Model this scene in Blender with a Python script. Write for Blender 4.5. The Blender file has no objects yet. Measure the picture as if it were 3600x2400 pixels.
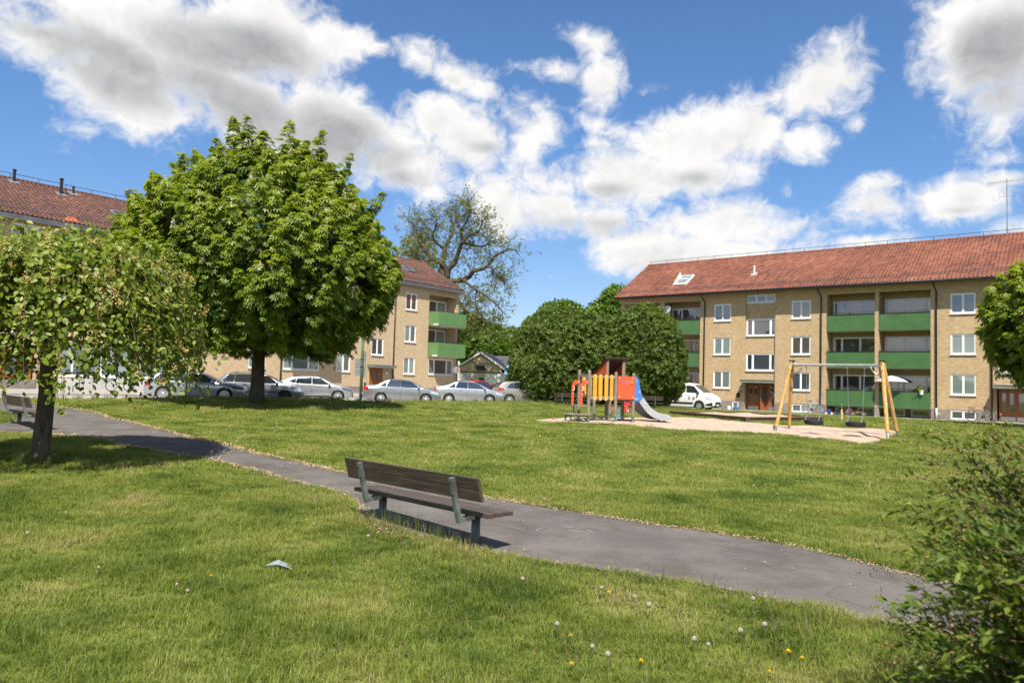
import bpy, bmesh, math, random
import numpy as np
from mathutils import Vector, Matrix, Euler

S = bpy.context.scene
COL = S.collection
PI = math.pi
R_ = math.radians
rng = np.random.default_rng(7)

# ---------------------------------------------------------------- camera
PITCH, ROLL, CZ = R_(3.31), R_(1.785), 1.5
_f = Vector((0, math.cos(PITCH), math.sin(PITCH)))
_u = Vector((0, -math.sin(PITCH), math.cos(PITCH)))
_x = Vector((1, 0, 0))
_X = _x * math.cos(ROLL) + _u * math.sin(ROLL)
_U = _u * math.cos(ROLL) - _x * math.sin(ROLL)
cd = bpy.data.cameras.new('camera')
cam = bpy.data.objects.new('camera', cd)
COL.objects.link(cam)
m = Matrix.Identity(4)
for i in range(3):
    m[i][0], m[i][1], m[i][2] = _X[i], _U[i], -_f[i]
m[2][3] = CZ
cam.matrix_world = m
cd.sensor_width = 36
cd.lens = 26.0
cd.clip_start = 0.05
cd.clip_end = 3000
cd.dof.use_dof = True
cd.dof.focus_distance = 16
cd.dof.aperture_fstop = 2.6
S.camera = cam

# ---------------------------------------------------------------- light
SUN_AZ, SUN_EL = 179.0, 57.0
S.view_settings.view_transform = 'Standard'
S.view_settings.look = 'None'
S.view_settings.gamma = 1
S.view_settings.use_curve_mapping = False
S.view_settings.exposure = 0.9
S.cycles.use_denoising = True
S.cycles.max_bounces = 8
S.cycles.transparent_max_bounces = 8
S.cycles.caustics_reflective = False
S.cycles.caustics_refractive = False
S.cycles.sample_clamp_indirect = 6
ld = bpy.data.lights.new('sun', 'SUN')
ld.energy = 4.6
ld.angle = R_(0.53)
ld.color = (1.0, 0.93, 0.82)
sun = bpy.data.objects.new('sun', ld)
COL.objects.link(sun)
sd = Vector((math.sin(R_(SUN_AZ)) * math.cos(R_(SUN_EL)), math.cos(R_(SUN_AZ)) * math.cos(R_(SUN_EL)), math.sin(R_(SUN_EL))))
sun.rotation_euler = sd.to_track_quat('Z', 'Y').to_euler()
sun.location = sd * 80

# ---------------------------------------------------------------- sky with cumulus clouds
W = bpy.data.worlds.new('World')
S.world = W
W.use_nodes = True
W.cycles.sampling_method = 'MANUAL'
W.cycles.sample_map_resolution = 256


class NT:
    """small helper to write node graphs as expressions"""
    def __init__(s, nt):
        s.nt = nt
        s.n = nt.nodes
        s.l = nt.links

    def set(s, inp, v):
        if hasattr(v, 'is_output') or isinstance(v, bpy.types.NodeSocket):
            s.l.new(v, inp)
        elif v is not None:
            inp.default_value = v

    def node(s, t, **k):
        n = s.n.new(t)
        for a, v in k.items():
            setattr(n, a, v)
        return n

    def m(s, op, a, b=None, c=None, clamp=False):
        n = s.n.new('ShaderNodeMath')
        n.operation = op
        n.use_clamp = clamp
        for i, v in enumerate((a, b, c)):
            if v is not None:
                s.set(n.inputs[i], v)
        return n.outputs[0]

    def v(s, op, a, b=None, c=None):
        n = s.n.new('ShaderNodeVectorMath')
        n.operation = op
        for i, x in enumerate((a, b, c)):
            if x is not None:
                s.set(n.inputs[i], x)
        return n.outputs['Value'] if op in ('DOT_PRODUCT', 'LENGTH', 'DISTANCE') else n.outputs[0]

    def scale(s, a, f):
        n = s.n.new('ShaderNodeVectorMath')
        n.operation = 'SCALE'
        s.set(n.inputs[0], a)
        s.set(n.inputs['Scale'], f)
        return n.outputs[0]

    def noise(s, vec, scale, detail=3, rough=0.5, dist=0.0, lac=2.0, dim='3D'):
        n = s.n.new('ShaderNodeTexNoise')
        n.noise_dimensions = dim
        if vec is not None:
            s.l.new(vec, n.inputs['Vector'])
        n.inputs['Scale'].default_value = scale
        n.inputs['Detail'].default_value = detail
        n.inputs['Roughness'].default_value = rough
        n.inputs['Lacunarity'].default_value = lac
        n.inputs['Distortion'].default_value = dist
        return n.outputs['Fac']

    def mix(s, fac, a, b, mode='MIX'):
        n = s.n.new('ShaderNodeMix')
        n.data_type = 'RGBA'
        n.blend_type = mode
        n.clamp_factor = True
        s.set(n.inputs['Factor'], fac)
        s.set(n.inputs['A'] if False else n.inputs[6], a)
        s.set(n.inputs[7], b)
        return n.outputs[2]

    def ss(s, e0, e1, x):
        n = s.n.new('ShaderNodeMapRange')
        n.interpolation_type = 'SMOOTHSTEP'
        s.set(n.inputs['Value'], x)
        n.inputs['From Min'].default_value = e0
        n.inputs['From Max'].default_value = e1
        return n.outputs[0]

    def lin(s, e0, e1, o0, o1, x):
        n = s.n.new('ShaderNodeMapRange')
        s.set(n.inputs['Value'], x)
        n.inputs['From Min'].default_value = e0
        n.inputs['From Max'].default_value = e1
        n.inputs['To Min'].default_value = o0
        n.inputs['To Max'].default_value = o1
        return n.outputs[0]

    def ramp(s, fac, stops):
        n = s.n.new('ShaderNodeValToRGB')
        el = n.color_ramp.elements
        while len(el) < len(stops):
            el.new(0.5)
        for e, (p, c) in zip(el, stops):
            e.position = p
            e.color = tuple(c) + (1,) if len(c) == 3 else c
        s.set(n.inputs[0], fac)
        return n.outputs[0]


# cloud bank: each entry azimuth, elevation, half-width, half-height, tilt (degrees), weight
CLOUDS = [(-33.4, 20.8, 5.6, 2.4, 3, 1.2),
          (-26.3, 21.9, 9.3, 4.4, 2, 1.5),
          (-19.4, 23.6, 7.2, 3.5, -1, 1.4),
          (-28.5, 18.8, 5.9, 3.1, -13, 1.1),
          (-20.2, 18.7, 7.7, 3.7, -11, 1.4),
          (-14.2, 18.6, 7.0, 3.9, -22, 1.3),
          (-9.4, 16.0, 6.0, 3.0, -16, 1.2),
          (-14.5, 24.3, 3.7, 1.6, -2, 1.0),
          (-11.4, 24.1, 1.6, 0.7, 1, 0.7),
          (-8.0, 24.0, 2.7, 1.5, -18, 0.9),
          (-5.4, 22.9, 2.9, 1.2, -19, 0.85),
          (-3.4, 21.9, 1.5, 0.7, -6, 0.6),
          (-5.8, 20.0, 2.6, 1.8, -6, 1.0),
          (-3.3, 18.4, 3.6, 2.2, -2, 1.1),
          (-7.0, 14.5, 2.9, 1.2, -2, 0.9),
          (-3.5, 15.0, 0.5, 1.2, 12, 0.45),
          (-1.7, 15.4, 1.3, 0.7, 2, 0.45),
          (-1.3, 13.5, 2.3, 2.3, 2, 1.0),
          (1.0, 19.1, 2.9, 2.8, 1, 1.1),
          (5.3, 25.5, 2.8, 1.0, -14, 0.85),
          (6.4, 22.4, 2.2, 2.4, 8, 0.95),
          (3.0, 23.4, 2.0, 0.8, 0, 0.5),
          (5.8, 24.4, 1.2, 0.8, -1, 0.5),
          (12.5, 18.4, 4.9, 2.9, 5, 1.25),
          (17.5, 19.0, 3.2, 2.2, 5, 1.0),
          (22.3, 21.2, 4.0, 2.3, 21, 1.15),
          (21.6, 17.9, 2.0, 1.5, -5, 0.9),
          (25.0, 18.6, 0.7, 0.6, -6, 0.5),
          (10.4, 21.9, 0.8, 0.4, -2, 0.3),
          (8.5, 15.8, 10.2, 2.7, -2, 1.35),
          (4.2, 13.2, 7.0, 2.3, 0, 1.2),
          (16.0, 12.4, 6.4, 2.3, -2, 1.2),
          (12.7, 10.4, 8.6, 1.8, -1, 1.2),
          (20.3, 14.3, 1.4, 1.2, -3, 0.5),
          (6.1, 19.9, 2.6, 0.7, -19, 0.5),
          (5.9, 18.4, 1.0, 0.6, 0, 0.35),
          (33.4, 22.5, 5.1, 5.4, -12, 1.5),
          (31.9, 23.2, 3.5, 2.6, -12, 1.2),
          (33.8, 19.2, 4.0, 2.2, -10, 1.1),
          (26.2, 13.0, 2.6, 1.5, -5, 1.0),
          (26.5, 14.5, 1.3, 0.6, -5, 0.6),
          (31.2, 13.1, 3.1, 1.3, 3, 0.9),
          (33.7, 14.1, 1.8, 0.5, 0, 0.6),
          (25.9, 10.7, 2.2, 0.6, -3, 0.8),
          (34.7, 10.9, 1.3, 0.6, -5, 0.5),
          (33.9, 15.4, 0.7, 0.3, -8, 0.25),
          (2.8, 8.3, 1.3, 0.3, 1, 0.3)]
# grey undersides and cores of the same bank
GREYS = [(-21.5, 22.7, 8.2, 2.7, 1, 1.2),
         (-29.3, 19.8, 6.6, 2.9, -10, 1.2),
         (-20.8, 18.8, 8.9, 3.1, -11, 1.2),
         (-13.6, 17.6, 6.8, 3.3, -23, 1.2),
         (-33.4, 21.2, 3.5, 1.1, 3, 0.7),
         (-9.4, 15.2, 3.5, 1.4, -6, 0.8),
         (-2.1, 17.9, 2.7, 0.8, 2, 0.7),
         (-5.3, 22.4, 1.8, 0.5, -10, 0.4),
         (33.6, 21.5, 3.9, 3.7, -12, 1.4),
         (33.8, 19.0, 2.5, 1.6, -10, 1.2),
         (6.3, 12.1, 6.7, 1.3, 0, 1),
         (6.8, 14.9, 3.5, 1.0, 0, 0.8),
         (13.5, 9.2, 6.5, 1.0, -1, 0.7),
         (17.1, 14.2, 3.5, 0.8, -3, 0.5),
         (13.7, 15.7, 3.3, 1.1, -2, 0.6),
         (26.3, 12.1, 1.7, 0.8, -4, 0.5),
         (31.4, 12.3, 1.9, 0.6, -5, 0.5),
         (22.8, 19.3, 2.7, 0.8, 14, 0.45)]
CW = 0.92


N = NT(W.node_tree)
N.n.clear()
tc = N.node('ShaderNodeTexCoord')
dr = tc.outputs['Generated']
sx = N.node('ShaderNodeSeparateXYZ')
N.l.new(dr, sx.inputs[0])
az = N.m('MULTIPLY', N.m('ARCTAN2', sx.outputs[0], sx.outputs[1]), 180 / PI)
el = N.m('MULTIPLY', N.m('ARCSINE', sx.outputs[2]), 180 / PI)


def comb(a, b):
    n = N.node('ShaderNodeCombineXYZ')
    N.l.new(a, n.inputs[0])
    N.l.new(b, n.inputs[1])
    return n.outputs[0]


q = comb(az, el)
FRAMES = {}
for t in (0, -15, 22):
    c, s_ = math.cos(R_(t)), math.sin(R_(t))
    FRAMES[t] = (q if t == 0 else comb(N.v('DOT_PRODUCT', q, (c, s_, 0)), N.v('DOT_PRODUCT', q, (-s_, c, 0))), c, s_)


def blobs(table):
    best = None
    for a, e, ra, re, tilt, w in table:
        t = min(FRAMES, key=lambda k: abs(k - tilt))
        fq, c, s_ = FRAMES[t]
        a2, e2 = a * c + e * s_, -a * s_ + e * c
        v = N.v('MULTIPLY_ADD', fq, (1 / ra, 1 / re, 0), (-a2 / ra, -e2 / re, 0))
        r = N.m('MULTIPLY_ADD', N.v('LENGTH', v), -w, w)
        best = r if best is None else N.m('MAXIMUM', best, r)
    return best


# scattered generic cumulus where the photograph does not reach
outw = N.ss(0.0, 8.0, N.m('MAXIMUM', N.m('SUBTRACT', N.m('ABSOLUTE', az), 42.0), N.m('SUBTRACT', el, 32.0)))
gen = N.m('MULTIPLY_ADD', N.noise(dr, 2.6, 2, 0.5), 3.2, -1.75)
gen = N.m('MULTIPLY_ADD', N.ss(14.0, 2.0, el), 0.8, gen)
best = N.m('MAXIMUM', blobs(CLOUDS), -1.2)
blob = N.m('ADD', best, N.m('MULTIPLY', N.m('SUBTRACT', N.m('MAXIMUM', gen, -1.2), best), outw))
warp = N.node('ShaderNodeTexNoise')
warp.noise_dimensions = '2D'
N.l.new(q, warp.inputs['Vector'])
warp.inputs['Scale'].default_value = 0.45
warp.inputs['Detail'].default_value = 2
qw = N.v('ADD', N.v('MULTIPLY', q, (1.0, 1.2, 1.0)), N.scale(N.v('SUBTRACT', warp.outputs['Color'], (0.5, 0.5, 0.5)), 2.2))
n1 = N.noise(qw, 0.15, 10, 0.62, 0.0, 2.15, '2D')
n1b = N.noise(N.v('ADD', qw, (-0.6, 1.5, 0)), 0.15, 6, 0.58, 0.0, 2.15, '2D')
n3 = N.noise(qw, 0.75, 6, 0.6, 0.0, 2.1, '2D')
d0 = N.m('ADD', N.m('MULTIPLY', blob, 1.0), N.m('MULTIPLY_ADD', n1, 2.9, -1.36))
d0 = N.m('ADD', d0, N.m('MULTIPLY_ADD', n3, 0.5, -0.25))
sky = N.node('ShaderNodeTexSky')
sky.sky_type = 'NISHITA'
sky.sun_disc = False
sky.sun_elevation = R_(SUN_EL)
sky.sun_rotation = R_(SUN_AZ)
sky.altitude = 500
sky.air_density = 0.9
sky.dust_density = 0.25
sky.ozone_density = 2.6
alpha = N.ss(-0.2, 0.75, d0)
grey = N.m('MAXIMUM', blobs(GREYS), 0.0)
grey = N.m('MULTIPLY', N.ss(0.0, 0.75, grey), N.ss(0.0, 0.9, d0))
emb = N.m('MULTIPLY', N.m('SUBTRACT', n1b, n1), 3.4)
thick = N.ss(0.2, 1.9, d0)
occ = N.m('ADD', N.m('MULTIPLY', grey, 0.60), N.m('MULTIPLY', thick, 0.20))
occ = N.m('ADD', occ, N.m('MULTIPLY', N.m('MULTIPLY', emb, 0.27), N.ss(0.05, 0.6, d0)))
occ = N.m('ADD', occ, N.m('MULTIPLY', N.m('SUBTRACT', n3, 0.5), 0.14), None, True)
ccol = N.ramp(occ, [(0.0, (CW, CW * 0.985, CW * 0.97)), (0.45, (CW * 0.68, CW * 0.685, CW * 0.69)), (1.0, (CW * 0.34, CW * 0.345, CW * 0.365))])
# clear air a little deeper overhead
tint = N.mix(N.ss(0.0, 20.0, el), (0.66, 0.64, 0.67, 1), (0.60, 0.79, 0.93, 1))
skyc = N.mix(1.0, sky.outputs[0], tint, 'MULTIPLY')
final = N.mix(alpha, skyc, N.scale(ccol, 5.9))
bg = N.node('ShaderNodeBackground')
N.l.new(final, bg.inputs[0])
bg.inputs[1].default_value = 0.1
wo = N.node('ShaderNodeOutputWorld')
N.l.new(bg.outputs[0], wo.inputs[0])

# ---------------------------------------------------------------- materials
MATS = {}


def new_mat(name):
    m = bpy.data.materials.new(name)
    m.use_nodes = True
    N = NT(m.node_tree)
    b = N.n['Principled BSDF']
    return m, N, b


def mat(name, col, rough=0.6, metal=0.0, spec=0.5, var=None, bump=None, rnd=None, objrnd=0.0, coat=0.0, stretch=(1, 1, 1), dirt=None):
    """general surface: base colour with object-space mottling, grain relief and wear"""
    if name in MATS:
        return MATS[name]
    m, N, b = new_mat(name)
    tc = N.node('ShaderNodeTexCoord').outputs['Object']
    vec = N.v('MULTIPLY', tc, stretch)
    c = N.mix(0.0, col + (1,), col + (1,))
    if var:
        f = N.noise(vec, var[0], 5, 0.6)
        f = N.ss(0.3, 0.7, f)
        c = N.mix(f, tuple(x * (1 - var[1]) for x in col) + (1,), tuple(min(1, x * (1 + var[1])) for x in col) + (1,))
    if dirt:
        f = N.ss(0.52, 0.75, N.noise(vec, dirt[0], 6, 0.65))
        c = N.mix(N.m('MULTIPLY', f, dirt[2]), c, dirt[1] + (1,))
    if rnd:
        a = N.node('ShaderNodeAttribute')
        a.attribute_name = 'rnd'
        k = N.lin(0, 1, 1 - rnd, 1 + rnd, a.outputs['Fac'])
        c = N.mix(1.0, c, N.scale(N.v('ADD', (0, 0, 0), (1, 1, 1)), k), 'MULTIPLY')
    if objrnd:
        o = N.node('ShaderNodeObjectInfo')
        k = N.lin(0, 1, 1 - objrnd, 1 + objrnd, o.outputs['Random'])
        c = N.mix(1.0, c, N.scale(N.v('ADD', (0, 0, 0), (1, 1, 1)), k), 'MULTIPLY')
    N.l.new(c, b.inputs['Base Color'])
    b.inputs['Roughness'].default_value = rough
    b.inputs['Metallic'].default_value = metal
    b.inputs['Specular IOR Level'].default_value = spec
    b.inputs['Coat Weight'].default_value = coat
    b.inputs['Coat Roughness'].default_value = 0.06
    if bump:
        bn = N.node('ShaderNodeBump')
        bn.inputs['Strength'].default_value = bump[1]
        bn.inputs['Distance'].default_value = bump[2] if len(bump) > 2 else 0.01
        N.l.new(N.noise(vec, bump[0], 4, 0.6), bn.inputs['Height'])
        N.l.new(bn.outputs[0], b.inputs['Normal'])
    MATS[name] = m
    return m


def leaf_mat(name, stops, trans=0.35, rough=0.45, patch=0.0):
    """leaf or blade: diffuse-translucent, tone picked per leaf through the 'rnd' attribute"""
    m, N, b = new_mat(name)
    a = N.node('ShaderNodeAttribute')
    a.attribute_name = 'rnd'
    f = a.outputs['Fac']
    if patch:
        g = N.node('ShaderNodeNewGeometry')
        n = N.noise(g.outputs['Position'], patch, 4, 0.6)
        f = N.m('ADD', N.m('MULTIPLY', f, 0.5), N.lin(0.32, 0.68, -0.10, 0.62, n))
    c = N.ramp(f, stops)
    N.l.new(c, b.inputs['Base Color'])
    b.inputs['Roughness'].default_value = rough
    b.inputs['Specular IOR Level'].default_value = 0.35
    t = N.node('ShaderNodeBsdfTranslucent')
    N.l.new(N.mix(1.0, c, (1.25, 1.15, 0.45, 1), 'MULTIPLY'), t.inputs[0])
    mx = N.node('ShaderNodeMixShader')
    mx.inputs[0].default_value = trans
    N.l.new(b.outputs[0], mx.inputs[1])
    N.l.new(t.outputs[0], mx.inputs[2])
    N.l.new(mx.outputs[0], N.n['Material Output'].inputs[0])
    MATS[name] = m
    return m


def brick_mat(name, c1, c2, mortar, bw, bh, stain=0.25):
    m, N, b = new_mat(name)
    tc = N.node('ShaderNodeTexCoord').outputs['Object']
    sx = N.node('ShaderNodeSeparateXYZ')
    N.l.new(tc, sx.inputs[0])
    cb = N.node('ShaderNodeCombineXYZ')
    N.l.new(N.m('ADD', sx.outputs[0], sx.outputs[1]), cb.inputs[0])
    N.l.new(sx.outputs[2], cb.inputs[1])
    t = N.node('ShaderNodeTexBrick')
    N.l.new(cb.outputs[0], t.inputs['Vector'])
    t.inputs['Color1'].default_value = c1 + (1,)
    t.inputs['Color2'].default_value = c2 + (1,)
    t.inputs['Mortar'].default_value = mortar + (1,)
    t.inputs['Scale'].default_value = 1
    t.inputs['Mortar Size'].default_value = 0.007
    t.inputs['Mortar Smooth'].default_value = 0.2
    t.inputs['Bias'].default_value = -0.1
    t.inputs['Brick Width'].default_value = bw
    t.inputs['Row Height'].default_value = bh
    n = N.ss(0.35, 0.75, N.noise(tc, 0.8, 5, 0.65))
    c = N.mix(N.m('MULTIPLY', n, stain), t.outputs['Color'], tuple(x * 0.62 for x in c1) + (1,))
    n2 = N.noise(N.v('MULTIPLY', cb.outputs[0], (2.2, 7.0, 1)), 1.6, 3, 0.6)
    c = N.mix(1.0, c, N.scale(N.v('ADD', (0, 0, 0), (1, 1, 1)), N.lin(0.3, 0.7, 0.82, 1.16, n2)), 'MULTIPLY')
    N.l.new(c, b.inputs['Base Color'])
    b.inputs['Roughness'].default_value = 0.85
    bn = N.node('ShaderNodeBump')
    bn.inputs['Strength'].default_value = 0.6
    bn.inputs['Distance'].default_value = 0.012
    N.l.new(N.m('SUBTRACT', 1.0, t.outputs['Fac']), bn.inputs['Height'])
    N.l.new(bn.outputs[0], b.inputs['Normal'])
    MATS[name] = m
    return m


def glass_mat(name, col, rough=0.03, spec=0.5):
    """window pane over a dim room: dark base, mirror-like dielectric surface with slight waviness"""
    m, N, b = new_mat(name)
    tc = N.node('ShaderNodeTexCoord').outputs['Object']
    oi = N.node('ShaderNodeObjectInfo').outputs['Random']
    f = N.noise(tc, 0.8, 3, 0.5)
    c = N.mix(f, tuple(x * 0.6 for x in col) + (1,), tuple(x * 1.3 for x in col) + (1,))
    c = N.mix(1.0, c, N.scale(N.v('ADD', (0, 0, 0), (1, 1, 1)), N.lin(0, 1, 0.6, 1.4, oi)), 'MULTIPLY')
    N.l.new(c, b.inputs['Base Color'])
    b.inputs['Roughness'].default_value = rough
    b.inputs['IOR'].default_value = 2.5
    b.inputs['Specular IOR Level'].default_value = spec
    bn = N.node('ShaderNodeBump')
    bn.inputs['Strength'].default_value = 0.06
    bn.inputs['Distance'].default_value = 0.05
    N.l.new(N.noise(tc, 1.2, 2, 0.5), bn.inputs['Height'])
    N.l.new(bn.outputs[0], b.inputs['Normal'])
    MATS[name] = m
    return m


# ---------------------------------------------------------------- mesh helpers
class MB:
    """collects faces and links them as ONE mesh object"""
    def __init__(s):
        s.v, s.f, s.mi = [], [], []

    def add(s, vs, fs, mi=0):
        o = len(s.v)
        s.v.extend([tuple(p) for p in vs])
        s.f.extend([tuple(i + o for i in f) for f in fs])
        s.mi.extend([mi] * len(fs))
        return s

    def quad(s, a, b, c, d, mi=0):
        return s.add((a, b, c, d), ((0, 1, 2, 3),), mi)

    def box(s, x0, x1, y0, y1, z0, z1, mi=0, M=None):
        vs = [Vector(p) for p in ((x0, y0, z0), (x1, y0, z0), (x1, y1, z0), (x0, y1, z0), (x0, y0, z1), (x1, y0, z1), (x1, y1, z1), (x0, y1, z1))]
        if M is not None:
            vs = [M @ p for p in vs]
        return s.add(vs, ((0, 3, 2, 1), (4, 5, 6, 7), (0, 1, 5, 4), (1, 2, 6, 5), (2, 3, 7, 6), (3, 0, 4, 7)), mi)

    def prism(s, poly, y0, y1, mi=0, axis='y', M=None):
        """polygon in x-z (axis y), x-y (axis z) or y-z (axis x), pushed along the axis"""
        n = len(poly)
        def P(a, b, t):
            return {'y': (a, t, b), 'z': (a, b, t), 'x': (t, a, b)}[axis]
        vs = [Vector(P(a, b, y0)) for a, b in poly] + [Vector(P(a, b, y1)) for a, b in poly]
        if M is not None:
            vs = [M @ p for p in vs]
        fs = [tuple(range(n)), tuple(range(2 * n - 1, n - 1, -1))] + [(i, i + n, (i + 1) % n + n, (i + 1) % n) for i in range(n)]
        return s.add(vs, fs, mi)

    def tube(s, pts, rad, n=8, mi=0, caps=True, closed=False):
        pts = [Vector(p) for p in pts]
        k = len(pts)
        rad = [rad] * k if not hasattr(rad, '__len__') else rad
        vs, fs = [], []
        ref = None
        for i in range(k):
            if closed:
                t = pts[(i + 1) % k] - pts[i - 1]
            else:
                t = pts[min(i + 1, k - 1)] - pts[max(i - 1, 0)]
            if t.length < 1e-9:
                t = Vector((0, 0, 1))
            t.normalize()
            if ref is None:
                ref = Vector((1, 0, 0)) if abs(t.x) < 0.8 else Vector((0, 1, 0))
            a = (ref - t * ref.dot(t))
            a.normalize()
            ref = a
            b = t.cross(a)
            for j in range(n):
                an = 2 * PI * j / n
                vs.append(pts[i] + (a * math.cos(an) + b * math.sin(an)) * rad[i])
        for i in range(k if closed else k - 1):
            i2 = (i + 1) % k
            for j in range(n):
                j2 = (j + 1) % n
                fs.append((i * n + j, i * n + j2, i2 * n + j2, i2 * n + j))
        if caps and not closed:
            fs.append(tuple(range(n - 1, -1, -1)))
            fs.append(tuple(range((k - 1) * n, k * n)))
        return s.add(vs, fs, mi)

    def lathe(s, prof, n=16, mi=0, M=None):
        """profile of (radius, height) turned about z"""
        vs, fs = [], []
        for r, z in prof:
            for j in range(n):
                a = 2 * PI * j / n
                p = Vector((r * math.cos(a), r * math.sin(a), z))
                vs.append(M @ p if M is not None else p)
        for i in range(len(prof) - 1):
            for j in range(n):
                j2 = (j + 1) % n
                fs.append((i * n + j, i * n + j2, (i + 1) * n + j2, (i + 1) * n + j))
        fs.append(tuple(range(n - 1, -1, -1)))
        fs.append(tuple(range((len(prof) - 1) * n, len(prof) * n)))
        return s.add(vs, fs, mi)

    def build(s, name, mats, parent=None, smooth=False, loc=None, rot=0.0, bevel=0.0):
        me = bpy.data.meshes.new(name)
        me.from_pydata(s.v, [], s.f)
        mats = mats if isinstance(mats, (list, tuple)) else [mats]
        for m in mats:
            me.materials.append(m)
        if len(mats) > 1:
            me.polygons.foreach_set('material_index', s.mi)
        if bevel:
            bm = bmesh.new()
            bm.from_mesh(me)
            bmesh.ops.remove_doubles(bm, verts=bm.verts, dist=1e-5)
            bmesh.ops.bevel(bm, geom=list(bm.edges), offset=bevel, segments=2, profile=0.6, affect='EDGES')
            bm.to_mesh(me)
            bm.free()
        if smooth:
            me.polygons.foreach_set('use_smooth', [True] * len(me.polygons))
        me.update()
        o = bpy.data.objects.new(name, me)
        COL.objects.link(o)
        if parent is not None:
            o.parent = parent
        if loc is not None:
            o.location = loc
        if rot:
            o.rotation_euler = (0, 0, rot)
        return o


def mass(name, tmpl_v, tmpl_f, T, rnd, m, parent=None, kind=None, mi=0):
    """many copies of one small template (leaf, tile, blade) in one mesh; T = (n,4,3): rows x,y,z axes and origin"""
    tv = np.asarray(tmpl_v, float)
    n, k = len(T), len(tv)
    V = np.einsum('kc,ncd->nkd', tv, T[:, :3, :]) + T[:, None, 3, :]
    V = V.reshape(-1, 3)
    loops, starts, tots = [], [], []
    fl = np.concatenate([np.asarray(f) for f in tmpl_f])
    ft = np.array([len(f) for f in tmpl_f])
    L = (fl[None, :] + (np.arange(n) * k)[:, None]).reshape(-1)
    tot = np.tile(ft, n)
    st = np.concatenate([[0], np.cumsum(tot)[:-1]])
    me = bpy.data.meshes.new(name)
    me.vertices.add(len(V))
    me.vertices.foreach_set('co', V.astype(np.float32).reshape(-1))
    me.loops.add(len(L))
    me.loops.foreach_set('vertex_index', L.astype(np.int32))
    me.polygons.add(len(tot))
    me.polygons.foreach_set('loop_start', st.astype(np.int32))
    me.polygons.foreach_set('loop_total', tot.astype(np.int32))
    a = me.attributes.new('rnd', 'FLOAT', 'POINT')
    a.data.foreach_set('value', np.repeat(np.asarray(rnd, np.float32), k))
    me.materials.append(m)
    me.update(calc_edges=True)
    me.validate()
    o = bpy.data.objects.new(name, me)
    COL.objects.link(o)
    if parent is not None:
        o.parent = parent
    if kind:
        o['kind'] = kind
    return o


def frames(pos, nrm, spin, size, up_bias=None):
    """build the (n,4,3) transforms for `mass`: leaf z axis = nrm, leaf x axis spun about it"""
    pos, nrm = np.asarray(pos, float), np.asarray(nrm, float)
    nrm = nrm / np.linalg.norm(nrm, axis=1, keepdims=True)
    ref = np.where(np.abs(nrm[:, 2:3]) < 0.9, np.array([[0, 0, 1.0]]), np.array([[1.0, 0, 0]]))
    a = np.cross(ref, nrm)
    a /= np.linalg.norm(a, axis=1, keepdims=True)
    b = np.cross(nrm, a)
    c, s = np.cos(spin)[:, None], np.sin(spin)[:, None]
    x = a * c + b * s
    y = np.cross(nrm, x)
    sz = np.asarray(size, float).reshape(-1, 1)
    return np.stack([x * sz, y * sz, nrm * sz, pos], 1)


def thing(name, label, cat, loc=(0, 0, 0), rot=0.0, group=None):
    o = bpy.data.objects.new(name, None)
    o.empty_display_size = 0.3
    COL.objects.link(o)
    o.location = loc
    o.rotation_euler = (0, 0, rot)
    return tag(o, label, cat, group)


def tag(o, label, cat, group=None):
    o['label'] = label
    o['category'] = cat
    if group:
        o['group'] = group
    return o


def struct(o):
    o['kind'] = 'structure'
    return o


def stuff(o, label=None, cat=None):
    o['kind'] = 'stuff'
    if label:
        tag(o, label, cat)
    return o


def children(o):
    return [c for c in COL.objects if c.parent == o]


def dup(src, loc, rot=None, label=None, group=None, scale=None):
    """copy a thing with its parts and sub-parts, mesh data shared"""
    r = src.copy()
    COL.objects.link(r)
    r.location = loc
    if rot is not None:
        r.rotation_euler = (0, 0, rot)
    if scale:
        r.scale = (scale,) * 3
    if label:
        r['label'] = label
    if group:
        r['group'] = group

    def rec(o, c):
        for ch in children(o):
            k = ch.copy()
            COL.objects.link(k)
            k.parent = c
            rec(ch, k)
    rec(src, r)
    return r


# ---------------------------------------------------------------- ground shape
P0R = np.array([17.264, 60.5])
NR_ = np.array([-0.6327, -0.7744])
UR_ = np.array([0.7744, -0.6327])
P0L = np.array([-9.018, 66.0])
NL_ = np.array([0.7744, -0.6327])
UL_ = np.array([0.6327, 0.7744])
ROT_R, ROT_L = math.atan2(-0.6327, 0.7744), math.atan2(0.7744, 0.6327)
_YS = [-60, -30, 0, 5, 10, 21, 30, 38, 46, 58, 80, 900]
_ZS = [-1.1, -.95, -.78, -.66, -.49, -.12, .08, .18, .2, .12, .05, .0]


def sm(a, b, t):
    t = np.clip((t - a) / (b - a), 0, 1)
    return t * t * (3 - 2 * t)


def tl(x, y):
    return (x - P0L[0]) * NL_[0] + (y - P0L[1]) * NL_[1]


def edge_t(x):
    """distance of the lawn edge in front of the left facade"""
    return 14.9 + 3.7 * sm(-9.8, -8.2, np.asarray(x, float))


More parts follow.
